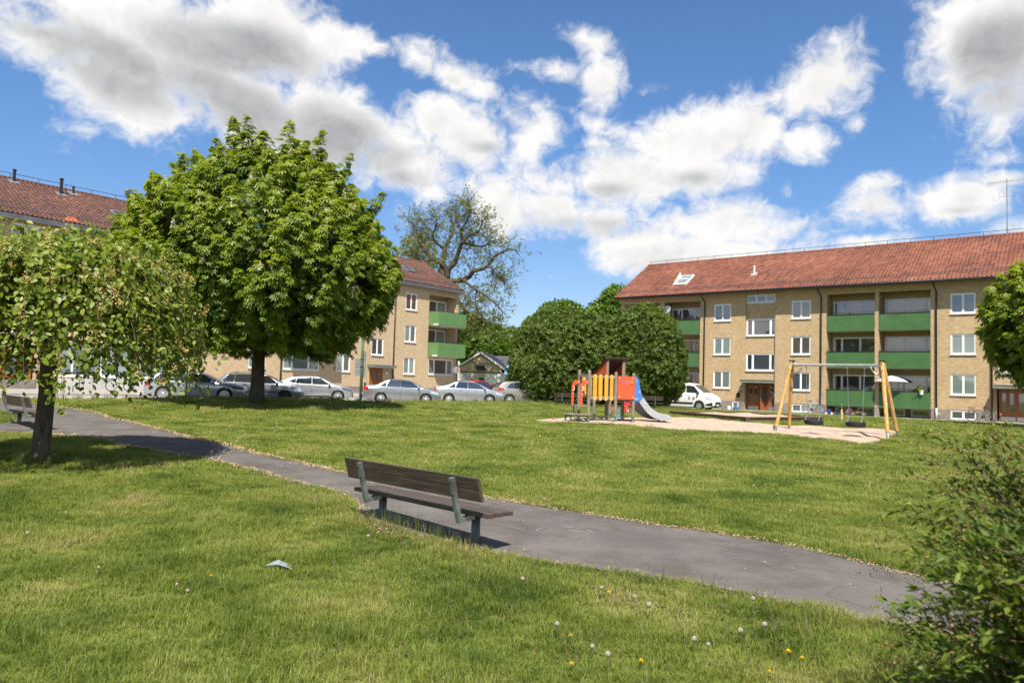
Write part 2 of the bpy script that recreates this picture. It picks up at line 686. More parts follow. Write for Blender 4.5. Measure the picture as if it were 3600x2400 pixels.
def tz(x, y):
    x, y = np.asarray(x, float), np.asarray(y, float)
    z = (np.interp(y - 2, _YS, _ZS) + np.interp(y + 2, _YS, _ZS) + np.interp(y, _YS, _ZS)) / 3
    t = tl(x, y)
    e = edge_t(x)
    w = sm(e + 9, e + 1.2, t) * sm(6, 0, x)
    z = z * (1 - w) + (0.27 + 0.10 * sm(-17, -11.5, x)) * w
    z = z + 0.25 * np.exp(-(((x + 10.66) / 5.0) ** 2 + ((y - 31.5) / 3.2) ** 2))
    off = (x - P0R[0]) * NR_[0] + (y - P0R[1]) * NR_[1]
    w2 = sm(14, 4, off) * sm(4, 12, x)
    z = z * (1 - w2)
    und = 0.02 * np.sin(x * 0.9 + y * 0.35) * np.sin(y * 0.7 - x * 0.2) * sm(60, 30, y)
    z = z + und * (1 - w2)
    return z * sm(-0.1, 0.25, t - e) + 0.08 * (1 - sm(-0.1, 0.25, t - e))


def inside(px, py, poly):
    poly = np.asarray(poly, float)
    r = np.zeros(len(px), bool)
    j = len(poly) - 1
    for i in range(len(poly)):
        xi, yi = poly[i]
        xj, yj = poly[j]
        c = ((yi > py) != (yj > py)) & (px < (xj - xi) * (py - yi) / (yj - yi + 1e-12) + xi)
        r ^= c
        j = i
    return r


def smooth_line(pts, n):
    """Catmull-Rom through pts, resampled to n points evenly by length"""
    p = np.asarray(pts, float)
    p = np.vstack([2 * p[0] - p[1], p, 2 * p[-1] - p[-2]])
    out = []
    for i in range(1, len(p) - 2):
        for t in np.linspace(0, 1, 12, endpoint=False):
            out.append(0.5 * ((2 * p[i]) + (-p[i - 1] + p[i + 1]) * t + (2 * p[i - 1] - 5 * p[i] + 4 * p[i + 1] - p[i + 2]) * t * t + (-p[i - 1] + 3 * p[i] - 3 * p[i + 1] + p[i + 2]) * t ** 3))
    out.append(p[-2])
    out = np.array(out)
    d = np.concatenate([[0], np.cumsum(np.linalg.norm(np.diff(out, axis=0), axis=1))])
    s = np.linspace(0, d[-1], n)
    return np.stack([np.interp(s, d, out[:, k]) for k in range(out.shape[1])], 1)


PATH_UP = [(-30, 33), (-24, 30.0), (-19.13, 27.87), (-17.67, 27.27), (-16.57, 26.78), (-15.32, 26.17), (-14.02, 25.34), (-12.64, 24.05), (-10.97, 22.33), (-9.42, 20.64), (-8.06, 19.38), (-5.3, 16.57), (-3.14, 14.69), (-0.44, 12.59), (1.24, 11.47), (2.67, 10.52), (3.64, 9.82), (4.53, 8.88), (5.39, 7.8), (8, 5.2), (12, 2)]
PATH_LO = [(-17.0, 18.3), (-15.6, 19.2), (-14.2, 19.55), (-13.3, 19.46), (-12.44, 19.28), (-11.8, 19.19), (-10.44, 18.85), (-9.34, 17.84), (-8.16, 17.0), (-5.64, 15.16), (-4.12, 13.71), (-2.73, 12.3), (-2.32, 11.58), (-2.08, 10.68), (-1.53, 10.04), (-0.88, 9.45), (-0.43, 9.08), (0.2, 8.75), (1.15, 8.28), (2.01, 7.88), (2.75, 7.39), (3.22, 7.01), (3.51, 6.81), (4.3, 6.23), (7, 3.6), (11, 0.2)]
ISLAND = [(-30, 30.5), (-24, 27.2), (-19.5, 25.3), (-16.6, 24.21), (-16.05, 23.95), (-15.42, 23.49), (-15.19, 23.19), (-14.86, 22.2), (-14.6, 21.4), (-15.4, 20.9), (-17.5, 20.6), (-21, 20.3), (-30, 20)]
_pu, _pl = smooth_line(PATH_UP, 240), smooth_line(PATH_LO, 240)
PATH_POLY = np.vstack([_pu, _pl[::-1], [(-22, 17.8), (-30, 17.5)]])
SAND = [(0.89, 30.22), (2.07, 32.3), (3.54, 33.3), (5.92, 34.6), (8.15, 36.4), (9.6, 35.6), (10.82, 33.0), (12.18, 32.23), (13.58, 31.83), (14.83, 31.6), (15.82, 31.0), (16.07, 30.3), (14.06, 27.31), (11.83, 24.19), (11.06, 24.78), (10.27, 25.84), (9.5, 26.54), (7.71, 26.98), (5.99, 27.68), (4.66, 28.6), (3.1, 29.0), (1.47, 29.3)]
SAND_C = smooth_line(SAND + [SAND[0]], 160)[:-1]


def R2W(u, off):
    """right facade coordinates (along, out) to ground x, y"""
    p = P0R + UR_ * u + NR_ * off
    return float(p[0]), float(p[1])


def L2W(u, off):
    p = P0L + UL_ * u + NL_ * off
    return float(p[0]), float(p[1])


def on_path(x, y):
    return inside(x, y, PATH_POLY) & ~inside(x, y, ISLAND)


def off_r(x, y):
    return (x - P0R[0]) * NR_[0] + (y - P0R[1]) * NR_[1]


def lawn_ok(x, y):
    t = tl(x, y)
    ok = t > edge_t(x) + 0.05
    ok &= ~on_path(x, y) & ~inside(x, y, SAND_C)
    u = (x - P0R[0]) * UR_[0] + (y - P0R[1]) * UR_[1]
    ok &= ~((off_r(x, y) < np.where(u < 0, 7.0 - 4.6 * sm(-3, 0.5, u), 2.4)) & (u > -14))
    return ok

# ================================================================ SETTING
M_soil, N_, b_ = new_mat('lawn_soil')
g_ = N_.node('ShaderNodeNewGeometry').outputs['Position']
n_ = N_.noise(g_, 0.55, 5, 0.65)
n2_ = N_.noise(g_, 9.0, 4, 0.7)
c_ = N_.ramp(N_.m('ADD', N_.m('MULTIPLY', n_, 0.7), N_.m('MULTIPLY', n2_, 0.3)), [(0.32, (0.065, 0.095, 0.014)), (0.5, (0.12, 0.15, 0.024)), (0.62, (0.18, 0.185, 0.042)), (0.74, (0.26, 0.22, 0.085))])
N_.l.new(c_, b_.inputs['Base Color'])
b_.inputs['Roughness'].default_value = 0.9
b_.inputs['Specular IOR Level'].default_value = 0.1
bn_ = N_.node('ShaderNodeBump')
bn_.inputs['Strength'].default_value = 0.9
bn_.inputs['Distance'].default_value = 0.05
N_.l.new(N_.noise(g_, 14.0, 5, 0.75), bn_.inputs['Height'])
N_.l.new(bn_.outputs[0], b_.inputs['Normal'])

# asphalt of the path: worn grey with paler dusty streaks along it and chalk traces
M_path, N_, b_ = new_mat('path_asphalt')
g_ = N_.node('ShaderNodeNewGeometry').outputs['Position']
c_ = N_.mix(N_.ss(0.3, 0.7, N_.noise(g_, 1.1, 6, 0.65)), (0.084, 0.076, 0.069, 1), (0.142, 0.129, 0.117, 1))
rot_ = N_.v('MULTIPLY', N_.v('ADD', N_.scale(N_.v('MULTIPLY', g_, (1, 0, 0)), 1.0), (0, 0, 0)), (1, 1, 1))
al_ = N_.node('ShaderNodeCombineXYZ')
N_.l.new(N_.m('MULTIPLY', N_.v('DOT_PRODUCT', g_, (0.77, -0.64, 0)), 0.5), al_.inputs[0])
N_.l.new(N_.m('MULTIPLY', N_.v('DOT_PRODUCT', g_, (0.64, 0.77, 0)), 4.5), al_.inputs[1])
st_ = N_.ss(0.54, 0.76, N_.noise(al_.outputs[0], 1.3, 6, 0.7, 0.6))
c_ = N_.mix(N_.m('MULTIPLY', st_, 0.55), c_, (0.19, 0.178, 0.165, 1))
sp_ = N_.ss(0.56, 0.68, N_.noise(g_, 48, 3, 0.7))
c_ = N_.mix(N_.m('MULTIPLY', sp_, 0.65), c_, (0.18, 0.172, 0.165, 1))
dk_ = N_.ss(0.58, 0.7, N_.noise(g_, 0.55, 3, 0.5))
c_ = N_.mix(N_.m('MULTIPLY', dk_, 0.35), c_, (0.045, 0.043, 0.044, 1))
vo_ = N_.node('ShaderNodeTexVoronoi')
vo_.feature = 'DISTANCE_TO_EDGE'
vo_.inputs['Scale'].default_value = 0.55
nz_ = N_.node('ShaderNodeTexNoise')
N_.l.new(g_, nz_.inputs['Vector'])
nz_.inputs['Scale'].default_value = 1.6
nz_.inputs['Detail'].default_value = 5
N_.l.new(N_.v('ADD', g_, N_.scale(N_.v('SUBTRACT', nz_.outputs['Color'], (.5, .5, .5)), 1.1)), vo_.inputs['Vector'])
ck_ = N_.m('MULTIPLY', N_.ss(0.012, 0.002, vo_.outputs['Distance']), N_.ss(0.45, 0.6, N_.noise(g_, 0.35, 2, 0.5)))
c_ = N_.mix(N_.m('MULTIPLY', ck_, 0.35), c_, (0.03, 0.028, 0.026, 1))
N_.l.new(c_, b_.inputs['Base Color'])
b_.inputs['Roughness'].default_value = 0.88
b_.inputs['Specular IOR Level'].default_value = 0.15
bn_ = N_.node('ShaderNodeBump')
bn_.inputs['Strength'].default_value = 0.5
bn_.inputs['Distance'].default_value = 0.006
N_.l.new(N_.noise(g_, 90, 3, 0.7), bn_.inputs['Height'])
N_.l.new(bn_.outputs[0], b_.inputs['Normal'])

M_sand, N_, b_ = new_mat('play_sand')
g_ = N_.node('ShaderNodeNewGeometry').outputs['Position']
c_ = N_.mix(N_.ss(0.3, 0.7, N_.noise(g_, 1.5, 6, 0.7)), (0.36, 0.27, 0.20, 1), (0.49, 0.385, 0.30, 1))
c_ = N_.mix(N_.ss(0.66, 0.78, N_.noise(g_, 3.1, 5, 0.7)), c_, (0.26, 0.20, 0.14, 1))
N_.l.new(c_, b_.inputs['Base Color'])
b_.inputs['Roughness'].default_value = 0.95
b_.inputs['Specular IOR Level'].default_value = 0.1
bn_ = N_.node('ShaderNodeBump')
bn_.inputs['Strength'].default_value = 1.0
bn_.inputs['Distance'].default_value = 0.06
N_.l.new(N_.noise(g_, 4.0, 6, 0.75), bn_.inputs['Height'])
N_.l.new(bn_.outputs[0], b_.inputs['Normal'])

M_street = mat('street_asphalt', (0.30, 0.275, 0.255), 0.9, var=(1.5, 0.2), bump=(60, 0.4, 0.005))
M_pave = mat('pavement_slabs', (0.30, 0.285, 0.265), 0.9, var=(0.8, 0.18), bump=(30, 0.3, 0.004))
M_kerb = mat('kerb_granite', (0.27, 0.26, 0.25), 0.85, var=(6, 0.2))
M_straw = leaf_mat('dry_straw', [(0.0, (0.30, 0.21, 0.11)), (0.5, (0.46, 0.34, 0.19)), (1.0, (0.58, 0.46, 0.29))], 0.15, 0.8)

# the ground: one height-field sheet, fine where the camera stands, reaching the horizon
def axis(segs):
    out = []
    for a, b, s in segs:
        out += list(np.arange(a, b, s))
    return np.array(out + [segs[-1][1]])


gx = axis([(-900, -200, 100), (-200, -60, 20), (-60, -26, 2), (-26, 24, 0.4), (24, 60, 2), (60, 200, 20), (200, 900, 100)])
gy = axis([(-300, -60, 40), (-60, -6, 3), (-6, 62, 0.4), (62, 100, 2), (100, 200, 20), (200, 1500, 100)])
GX, GY = np.meshgrid(gx, gy)
GZ = tz(GX, GY)
cut = inside(GX.ravel(), GY.ravel(), SAND_C).reshape(GX.shape)
GZ = np.where(cut, GZ - 0.25, GZ)
mb = MB()
mb.v = [tuple(p) for p in np.stack([GX.ravel(), GY.ravel(), GZ.ravel()], 1)]
nx = len(gx)
mb.f = [(j * nx + i, j * nx + i + 1, (j + 1) * nx + i + 1, (j + 1) * nx + i) for j in range(len(gy) - 1) for i in range(nx - 1)]
struct(mb.build('ground', M_soil, smooth=True))

# path: strip between its two edges, 1.5 cm over the soil
mb = MB()
RW = 9
A, B = smooth_line(PATH_UP, 170), smooth_line([(-30, 17.5), (-22, 17.8)] + PATH_LO, 170)
for i in range(170):
    for k in range(RW):
        t = k / (RW - 1)
        p = A[i] * (1 - t) + B[i] * t
        mb.v.append((p[0], p[1], float(tz(p[0], p[1])) + 0.018 + 0.015 * math.sin(PI * t)))
mb.f = [(i * RW + k, (i + 1) * RW + k, (i + 1) * RW + k + 1, i * RW + k + 1) for i in range(169) for k in range(RW - 1)]
struct(mb.build('path', M_path, smooth=True))
# the strip also covers the grass island at the fork, so the island is laid over it
IS = smooth_line(ISLAND + [ISLAND[0]], 90)[:-1]
mb = MB()
cI = IS.mean(0)
for r in (1.0, 0.97, 0.6, 0.25):
    for p in IS:
        w_ = cI + (p - cI) * r
        mb.v.append((w_[0], w_[1], float(tz(w_[0], w_[1])) + (0.0 if r == 1.0 else 0.055)))
n = len(IS)
for k in range(3):
    mb.f += [(k * n + i, k * n + (i + 1) % n, (k + 1) * n + (i + 1) % n, (k + 1) * n + i) for i in range(n)]
mb.f.append(tuple(3 * n + i for i in range(n)))
struct(mb.build('grass_verge', M_soil, smooth=True))

# sand of the playground: rippled and dug out under the swings
mb = MB()
cS = SAND_C.mean(0)
def sand_z(x, y):
    z = tz(x, y) + 0.0
    z = z + 0.035 * np.sin(x * 2.1 + 1.3 * np.sin(y * 1.7)) * np.sin(y * 2.4 + x * 0.6)
    for hx, hy in ((11.68, 28.5), (12.87, 27.6)):
        z = z - 0.10 * np.exp(-(((x - hx) / 0.8) ** 2 + ((y - hy) / 1.1) ** 2))
    return z
rings = [1.012, 0.985] + list(np.linspace(0.95, 0.04, 22))
for r in rings:
    for p in SAND_C:
        w_ = cS + (p - cS) * r
        z = float(tz(w_[0], w_[1])) - 0.03 if r > 1 else float(sand_z(w_[0], w_[1])) + 0.03 * sm(0.99, 0.9, r) - 0.01
        mb.v.append((w_[0], w_[1], z))
n = len(SAND_C)
for k in range(len(rings) - 1):
    mb.f += [(k * n + i, k * n + (i + 1) % n, (k + 1) * n + (i + 1) % n, (k + 1) * n + i) for i in range(n)]
mb.f.append(tuple((len(rings) - 1) * n + i for i in range(n)))
struct(mb.build('sand', M_sand, smooth=True))

# street in front of the left building, its pavement and low kerb
def quad_strip(pts, z0, z1=None):
    mb = MB()
    mb.v = [(p[0], p[1], z0) for p in pts]
    mb.f = [tuple(range(len(pts)))]
    return mb
st = [L2W(u, 5.2) for u in (-60, 60)] + [L2W(60, 23)] + [L2W(17, 23)]
xs = np.linspace(10, -40, 120)
for x in xs:
    e = float(edge_t(x)) + 0.16
    # point on the lawn edge with this x
    y = P0L[1] + ((x - P0L[0]) * NL_[0] - e) / -NL_[1]
    st.append((x, y))
struct(quad_strip(st, 0.17).build('street', M_street))
mb = MB()
for u in np.arange(-60, 60, 1.0):
    for o0, o1 in ((0.0, 1.75), (1.77, 3.4), (3.42, 5.0)):
        a, b, c, d = L2W(u + 0.01, o0), L2W(u + 0.99, o0), L2W(u + 0.99, o1), L2W(u + 0.01, o1)
        f = lambda p, o: (p[0], p[1], 0.36 - 0.024 * o)
        mb.quad(f(a, o0), f(d, o1), f(c, o1), f(b, o0))
struct(mb.build('pavement', M_pave))
mb = MB()
mb.box(-60, 60, -5.2, -5.0, 0.0, 0.235)
struct(mb.build('kerb', M_kerb, loc=(P0L[0], P0L[1], 0), rot=ROT_L))

# slab walk along the right building (parking apron further left), slabs with joints
mb = MB()
for u in np.arange(-14, 30, 0.7):
    rows = np.arange(0, 7.0 if u < -2.2 else 2.1, 0.7)
    for o in rows:
        a, b, c, d = R2W(u + 0.006, o), R2W(u + 0.694, o), R2W(u + 0.694, o + 0.69), R2W(u + 0.006, o + 0.69)
        z = 0.02
        mb.quad((a[0], a[1], z), (d[0], d[1], z), (c[0], c[1], z), (b[0], b[1], z))
o = mb.build('pavement', M_pave)
struct(o)

# ================================================================ BUILDINGS
M_brick = brick_mat('yellow_brick', (0.52, 0.375, 0.205), (0.415, 0.285, 0.145), (0.42, 0.345, 0.255), 0.27, 0.075, 0.38)
M_brick_l = brick_mat('yellow_brick_smooth', (0.57, 0.43, 0.25), (0.48, 0.345, 0.19), (0.44, 0.36, 0.26), 0.25, 0.08, 0.15)
M_plinth = mat('plinth_render', (0.22, 0.19, 0.16), 0.9, var=(1.6, 0.22), bump=(25, 0.4, 0.005), dirt=(1.1, (0.13, 0.115, 0.10), 0.5))
M_white = mat('white_window_paint', (0.78, 0.78, 0.77), 0.4, var=(3, 0.05))
M_glass = glass_mat('window_glass', (0.045, 0.055, 0.065))
M_blind = glass_mat('window_glass_with_blind', (0.20, 0.26, 0.25))
M_curt = glass_mat('window_glass_with_curtain', (0.09, 0.08, 0.075))
M_green = mat('green_balcony_sheet', (0.070, 0.165, 0.055), 0.5, var=(1.2, 0.12), dirt=(2.0, (0.04, 0.12, 0.045), 0.3))
M_green_l = mat('pale_green_balcony_sheet', (0.105, 0.215, 0.075), 0.5, var=(1.0, 0.08))
M_conc = mat('balcony_concrete', (0.34, 0.30, 0.25), 0.85, var=(2, 0.15))
M_black = mat('black_metal', (0.018, 0.019, 0.022), 0.45, metal=0.3)
M_zinc = mat('zinc_sheet', (0.33, 0.34, 0.35), 0.45, metal=0.6, var=(4, 0.2))
M_copper = mat('weathered_canopy_metal', (0.22, 0.25, 0.24), 0.6, metal=0.3, var=(5, 0.2))
M_door = mat('varnished_door_wood', (0.26, 0.085, 0.025), 0.35, var=(5, 0.25), stretch=(6, 6, 0.6), coat=0.3)
M_steel = mat('brushed_steel', (0.5, 0.5, 0.5), 0.35, metal=0.9)
M_fascia = mat('weathered_fascia_board', (0.085, 0.09, 0.105), 0.8, var=(3, 0.4), stretch=(0.6, 1, 6), dirt=(2.5, (0.30, 0.30, 0.31), 0.6))
M_soff = mat('soffit_boards', (0.16, 0.12, 0.085), 0.8)


def tile_mat(name, cols):
    m, N, b = new_mat(name)
    a = N.node('ShaderNodeAttribute')
    a.attribute_name = 'rnd'
    o = N.node('ShaderNodeObjectInfo')
    t = N.node('ShaderNodeTexCoord').outputs['Object']
    g = N.node('ShaderNodeNewGeometry').outputs['Position']
    f = N.m('FRACT', N.m('ADD', a.outputs['Fac'], o.outputs['Random']))
    f = N.m('ADD', N.m('MULTIPLY', f, 0.55), N.lin(0.3, 0.7, 0.0, 0.45, N.noise(g, 0.35, 3, 0.6)))
    c = N.ramp(f, cols)
    li = N.ss(0.60, 0.72, N.noise(g, 7.0, 4, 0.7))
    c = N.mix(N.m('MULTIPLY', li, 0.4), c, (0.30, 0.24, 0.20, 1))
    N.l.new(c, b.inputs['Base Color'])
    b.inputs['Roughness'].default_value = 0.8
    b.inputs['Specular IOR Level'].default_value = 0.3
    MATS[name] = m
    return m


M_tile_r = tile_mat('clay_tile_red', [(0.0, (0.105, 0.046, 0.035)), (0.35, (0.185, 0.071, 0.047)), (0.7, (0.250, 0.097, 0.061)), (0.94, (0.31, 0.135, 0.085)), (1.0, (0.45, 0.13, 0.045))])
M_tile_l = tile_mat('clay_tile_brown', [(0.0, (0.060, 0.034, 0.028)), (0.4, (0.100, 0.050, 0.040)), (0.8, (0.145, 0.066, 0.049)), (1.0, (0.20, 0.105, 0.08))])
M_tile_n = mat('new_orange_tile', (0.45, 0.11, 0.035), 0.7)

# S-shaped pantile: x across, y up the slope, z out
_tv, _tf = [], []
_prof = [(-0.5, 0.012), (-0.3, 0.0), (-0.05, 0.012), (0.15, 0.05), (0.32, 0.062), (0.5, 0.02)]
for _y, _dz in ((0.0, 0.035), (1.12, 0.0)):
    for _a, _z in _prof:
        _tv.append((_a * 0.25, _y * 0.35, _z + _dz))
for _a, _z in _prof:
    _tv.append((_a * 0.25, 0.0, _z + 0.005))
for _i in range(5):
    _tf.append((_i, _i + 1, _i + 7, _i + 6))
    _tf.append((_i + 12, _i + 13, _i + 1, _i))


def tiled_roof(parent, u0, u1, y_e, z_e, y_r, z_r, mt, depth_back, near_key, new_tiles=()):
    sl = math.hypot(y_r - y_e, z_r - z_e)
    cy, cz = (y_r - y_e) / sl, (z_r - z_e) / sl
    mb = MB()
    th = 0.10
    yb = depth_back
    mb.prism([(y_e, z_e - th), (y_r, z_r - th), (yb, z_e - th), (yb, z_e), (y_r, z_r), (y_e, z_e)], u0, u1, axis='x')
    roof = mb.build('roof', M_soff, parent)
    nu, nv = int((u1 - u0) / 0.25), int(sl / 0.35)
    du, dv = (u1 - u0) / nu, sl / nv
    I, J = np.meshgrid(np.arange(nu), np.arange(nv))
    I, J = I.ravel(), J.ravel()
    uu = u0 + (I + 0.5) * du + rng.normal(0, 0.004, len(I))
    vv = J * dv + rng.normal(0, 0.006, len(I))
    lift = rng.normal(0.004, 0.004, len(I))
    T = np.zeros((len(I), 4, 3))
    T[:, 0] = np.array([du / 0.25, 0, 0])
    T[:, 1] = np.array([0, cy, cz]) * (dv / 0.35)
    T[:, 2] = np.array([0, -cz, cy])
    T[:, 3, 0] = uu
    T[:, 3, 1] = y_e + vv * cy - lift * cz
    T[:, 3, 2] = z_e + vv * cz + lift * cy + 0.004
    rn = rng.random(len(I))
    key = near_key(uu, vv)
    order = np.argsort(key)
    single, rest = order[:300], order[300:]
    mass('tile_field', _tv, _tf, T[rest], rn[rest], mt, roof, 'stuff')
    me = bpy.data.meshes.new('roof_tile')
    me.from_pydata(_tv, [], _tf)
    me.materials.append(mt)
    men = me.copy()
    men.materials[0] = M_tile_n
    for k in single:
        isnew = any(abs(uu[k] - a) < 0.2 and abs(J[k] - b) < 1 for a, b in new_tiles)
        o = bpy.data.objects.new('roof_tile', men if isnew else me)
        COL.objects.link(o)
        o.parent = roof
        M = Matrix.Identity(4)
        for c in range(3):
            for r in range(3):
                M[r][c] = T[k, c, r]
            M[c][3] = T[k, 3, c]
        o.matrix_local = M
    # ridge caps
    mb = MB()
    for a in np.arange(u0, u1 - 0.01, 0.38):
        pts = []
        for t in np.linspace(0, PI, 6):
            pts.append((y_r - 0.12 * math.cos(t), z_r + 0.02 + 0.10 * math.sin(t)))
        mb.prism(pts, a, a + 0.40, axis='x')
    mb.build('ridge_cap', mt, roof)
    # snow guard near the eave and walkway rail on the ridge
    mb = MB()
    g = 0.75
    for a in np.arange(u0 + 0.6, u1, 1.2):
        mb.box(a - 0.012, a + 0.012, y_e + g * cy - 0.02, y_e + g * cy + 0.02, z_e + g * cz, z_e + g * cz + 0.26)
    for h in (0.14, 0.24):
        mb.tube([(u0 + 0.3, y_e + g * cy, z_e + g * cz + h), (u1, y_e + g * cy, z_e + g * cz + h)], 0.014, 5)
    mb.build('snow_guard', M_fascia, roof)
    mb = MB()
    for a in np.arange(u0 + 0.4, u1, 1.6):
        mb.tube([(a, y_r - 0.1, z_r + 0.05), (a, y_r - 0.1, z_r + 0.34)], 0.016, 5)
    mb.tube([(u0 + 0.2, y_r - 0.1, z_r + 0.34), (u1, y_r - 0.1, z_r + 0.34)], 0.018, 5)
    mb.build('ridge_rail', M_black, roof)
    return roof


def wall_grid(mb, u0, u1, z0, z1, openings, y=0.0, reveal=0.14, mi=0):
    us = sorted({u0, u1, *[o[0] for o in openings], *[o[1] for o in openings]})
    zs = sorted({z0, z1, *[o[2] for o in openings], *[o[3] for o in openings]})
    for a, b in zip(us, us[1:]):
        for c, d in zip(zs, zs[1:]):
            mu, mz = (a + b) / 2, (c + d) / 2
            if any(o[0] < mu < o[1] and o[2] < mz < o[3] for o in openings):
                continue
            mb.quad((a, y, c), (b, y, c), (b, y, d), (a, y, d), mi)
    for a, b, c, d in openings:
        r = y + reveal
        mb.quad((a, y, c), (a, y, d), (a, r, d), (a, r, c), mi)
        mb.quad((b, y, d), (b, y, c), (b, r, c), (b, r, d), mi)
        mb.quad((a, y, d), (b, y, d), (b, r, d), (a, r, d), mi)
        mb.quad((b, y, c), (a, y, c), (a, r, c), (b, r, c), mi)


def window(parent, u0, u1, z0, z1, splits=(0.5,), panes=None, y=0.03, fw=0.075, sill=True, name='window', mull=0.07):
    """white casement: frame with mullions (part), one pane per light and a sill (sub-parts)"""
    mb = MB()
    mb.box(u0 + .001, u0 + fw, y, y + 0.09, z0, z1)
    mb.box(u1 - fw, u1 - .001, y, y + 0.09, z0, z1)
    mb.box(u0 + fw, u1 - fw, y + .001, y + 0.089, z1 - fw, z1 - .001)
    mb.box(u0 + fw, u1 - fw, y + .001, y + 0.089, z0 + .001, z0 + fw)
    edges = [u0 + fw]
    for s in splits:
        c = u0 + (u1 - u0) * s
        mb.box(c - mull / 2, c + mull / 2, y + .012, y + 0.08, z0 + fw, z1 - fw)
        edges += [c - mull / 2, c + mull / 2]
    edges.append(u1 - fw)
    f = mb.build(name, M_white, parent)
    for i in range(0, len(edges), 2):
        a, b = edges[i], edges[i + 1]
        p = MB()
        p.box(a - 0.004, b + 0.004, y + 0.045, y + 0.055, z0 + fw - 0.004, z1 - fw + 0.004)
        g = (panes[(i // 2) % len(panes)] if panes else M_glass)
        p.build('pane', g, f)
        # casement rebate
        s_ = MB()
        s_.box(a, b, y + 0.02, y + 0.042, z0 + fw, z0 + fw + 0.035)
        s_.box(a, b, y + 0.02, y + 0.042, z1 - fw - 0.035, z1 - fw)
        s_.box(a, a + 0.035, y + 0.02, y + 0.042, z0 + fw + 0.035, z1 - fw - 0.035)
        s_.box(b - 0.035, b, y + 0.02, y + 0.042, z0 + fw + 0.035, z1 - fw - 0.035)
        s_.build('casement', M_white, f)
    if sill:
        s_ = MB()
        s_.box(u0 - 0.04, u1 + 0.04, y - 0.11, y + 0.0, z0 - 0.05, z0 - 0.015)
        s_.build('sill', M_white, f)
    return f


def downpipe(parent, u, z0, z1, y=-0.10, kink=True):
    mb = MB()
    pts = [(u, y, z0), (u, y, z1 - 0.75)]
    if kink:
        pts += [(u, y - 0.02, z1 - 0.6), (u - 0.12, y - 0.42, z1 - 0.2), (u - 0.14, y - 0.5, z1)]
    mb.tube(pts, 0.05, 8)
    for z in np.arange(z0 + 0.8, z1 - 1, 2.2):
        mb.tube([(u, y, z), (u, y, z + 0.05)], 0.062, 8)
    return mb.build('downpipe', M_black, parent, smooth=True)


# ---------------------------------------------------------------- right building
RB = thing('apartment_building', 'yellow brick apartment block with orange-red tiled roof and recessed green balconies behind the swings', 'building', (P0R[0], P0R[1], 0), ROT_R)
UEND = 25.4
WT = 9.55
storeys = (1.71, 4.45, 7.22)
cols = [(-0.78, 0.68), (5.55, 7.0), (16.24, 17.72), (22.5, 23.95)]
opens = {}
mbw = MB()
mbp = MB()
segs = [(-2.0, 1.88, [cols[0]]), (4.3, 8.18, [cols[1]]), (15.05, 18.85, [cols[2]]), (21.3, UEND, [cols[3]])]
basew = {0: (0.88, 1.40), 1: (5.6, 7.05), 2: (16.24, 17.72), 3: (22.5, 23.9)}
for i, (a, b, cs) in enumerate(segs):
    op = [(c[0], c[1], z, z + 1.39) for c in cs for z in storeys]
    wall_grid(mbw, a, b, 0.72, WT, op)
    pp = MB()
    wall_grid(pp, a, b, -0.3, 0.72, [(basew[i][0], basew[i][1], 0.07, 0.66)], y=-0.012)
    pp.build('plinth', M_plinth, RB)
# pillars between the loggias
for a, b in ((-9.66, -9.27), (-5.7, -5.33), (11.49, 11.77)):  # free-standing
    mbw.box(a, b, 0.0, 1.35, 0.72, WT)
    pp = MB()
    pp.box(a - .01, b + .01, -0.012, 1.35, -0.3, 0.72)
    pp.build('plinth', M_plinth, RB)
# lintels above the loggias, inner side walls, back walls
logg = [(-9.27, -5.7), (-5.33, -2.0), (8.18, 11.49), (11.77, 15.05)]
for a, b in logg:
    mbw.box(a, b, 0.0, 0.25, 8.97, WT)
    mbw.quad((a, 1.3, 0.72), (b, 1.3, 0.72), (b, 1.3, 9.5), (a, 1.3, 9.5))
    pp = MB()
    pp.quad((a, 1.3, -0.3), (b, 1.3, -0.3), (b, 1.3, 0.72), (a, 1.3, 0.72))
    pp.build('plinth', M_plinth, RB)
for a in (-2.0, 15.05):
    mbw.quad((a, 0, 0.72), (a, 1.3, 0.72), (a, 1.3, WT), (a, 0, WT))
    pp = MB()
    pp.quad((a, -0.012, -0.3), (a, 1.3, -0.3), (a, 1.3, 0.72), (a, -0.012, 0.72))
    pp.build('plinth', M_plinth, RB)
mbw.quad((8.18, 1.3, 0.72), (8.18, 0, 0.72), (8.18, 0, WT), (8.18, 1.3, WT))
mbp.quad((8.18, 1.3, -0.3), (8.18, -0.012, -0.3), (8.18, -0.012, 0.72), (8.18, 1.3, 0.72))  # inner cheek
# stair bays set back between the wall segments
for a, b in ((1.88, 4.3), (18.85, 21.3)):
    o = 0.16
    ops = [(a + 0.03, b - 0.03, 8.60, 9.27), (a + 0.05, b - 0.05, 5.96, 7.32), (a + 0.05, b - 0.05, 3.18, 4.54)]
    wall_grid(mbw, a, b, 2.18, WT, ops, y=o)
    for s in (a, b):
        sg = 1 if s == a else -1
        q = [(s, 0, -0.3), (s, o + 0.6, -0.3), (s, o + 0.6, WT), (s, 0, WT)]
        mbw.quad(*(q if sg > 0 else q[::-1]))
    mbw.quad((a, o, 2.18), (b, o, 2.18), (b, o + 0.5, 2.18), (a, o + 0.5, 2.18))
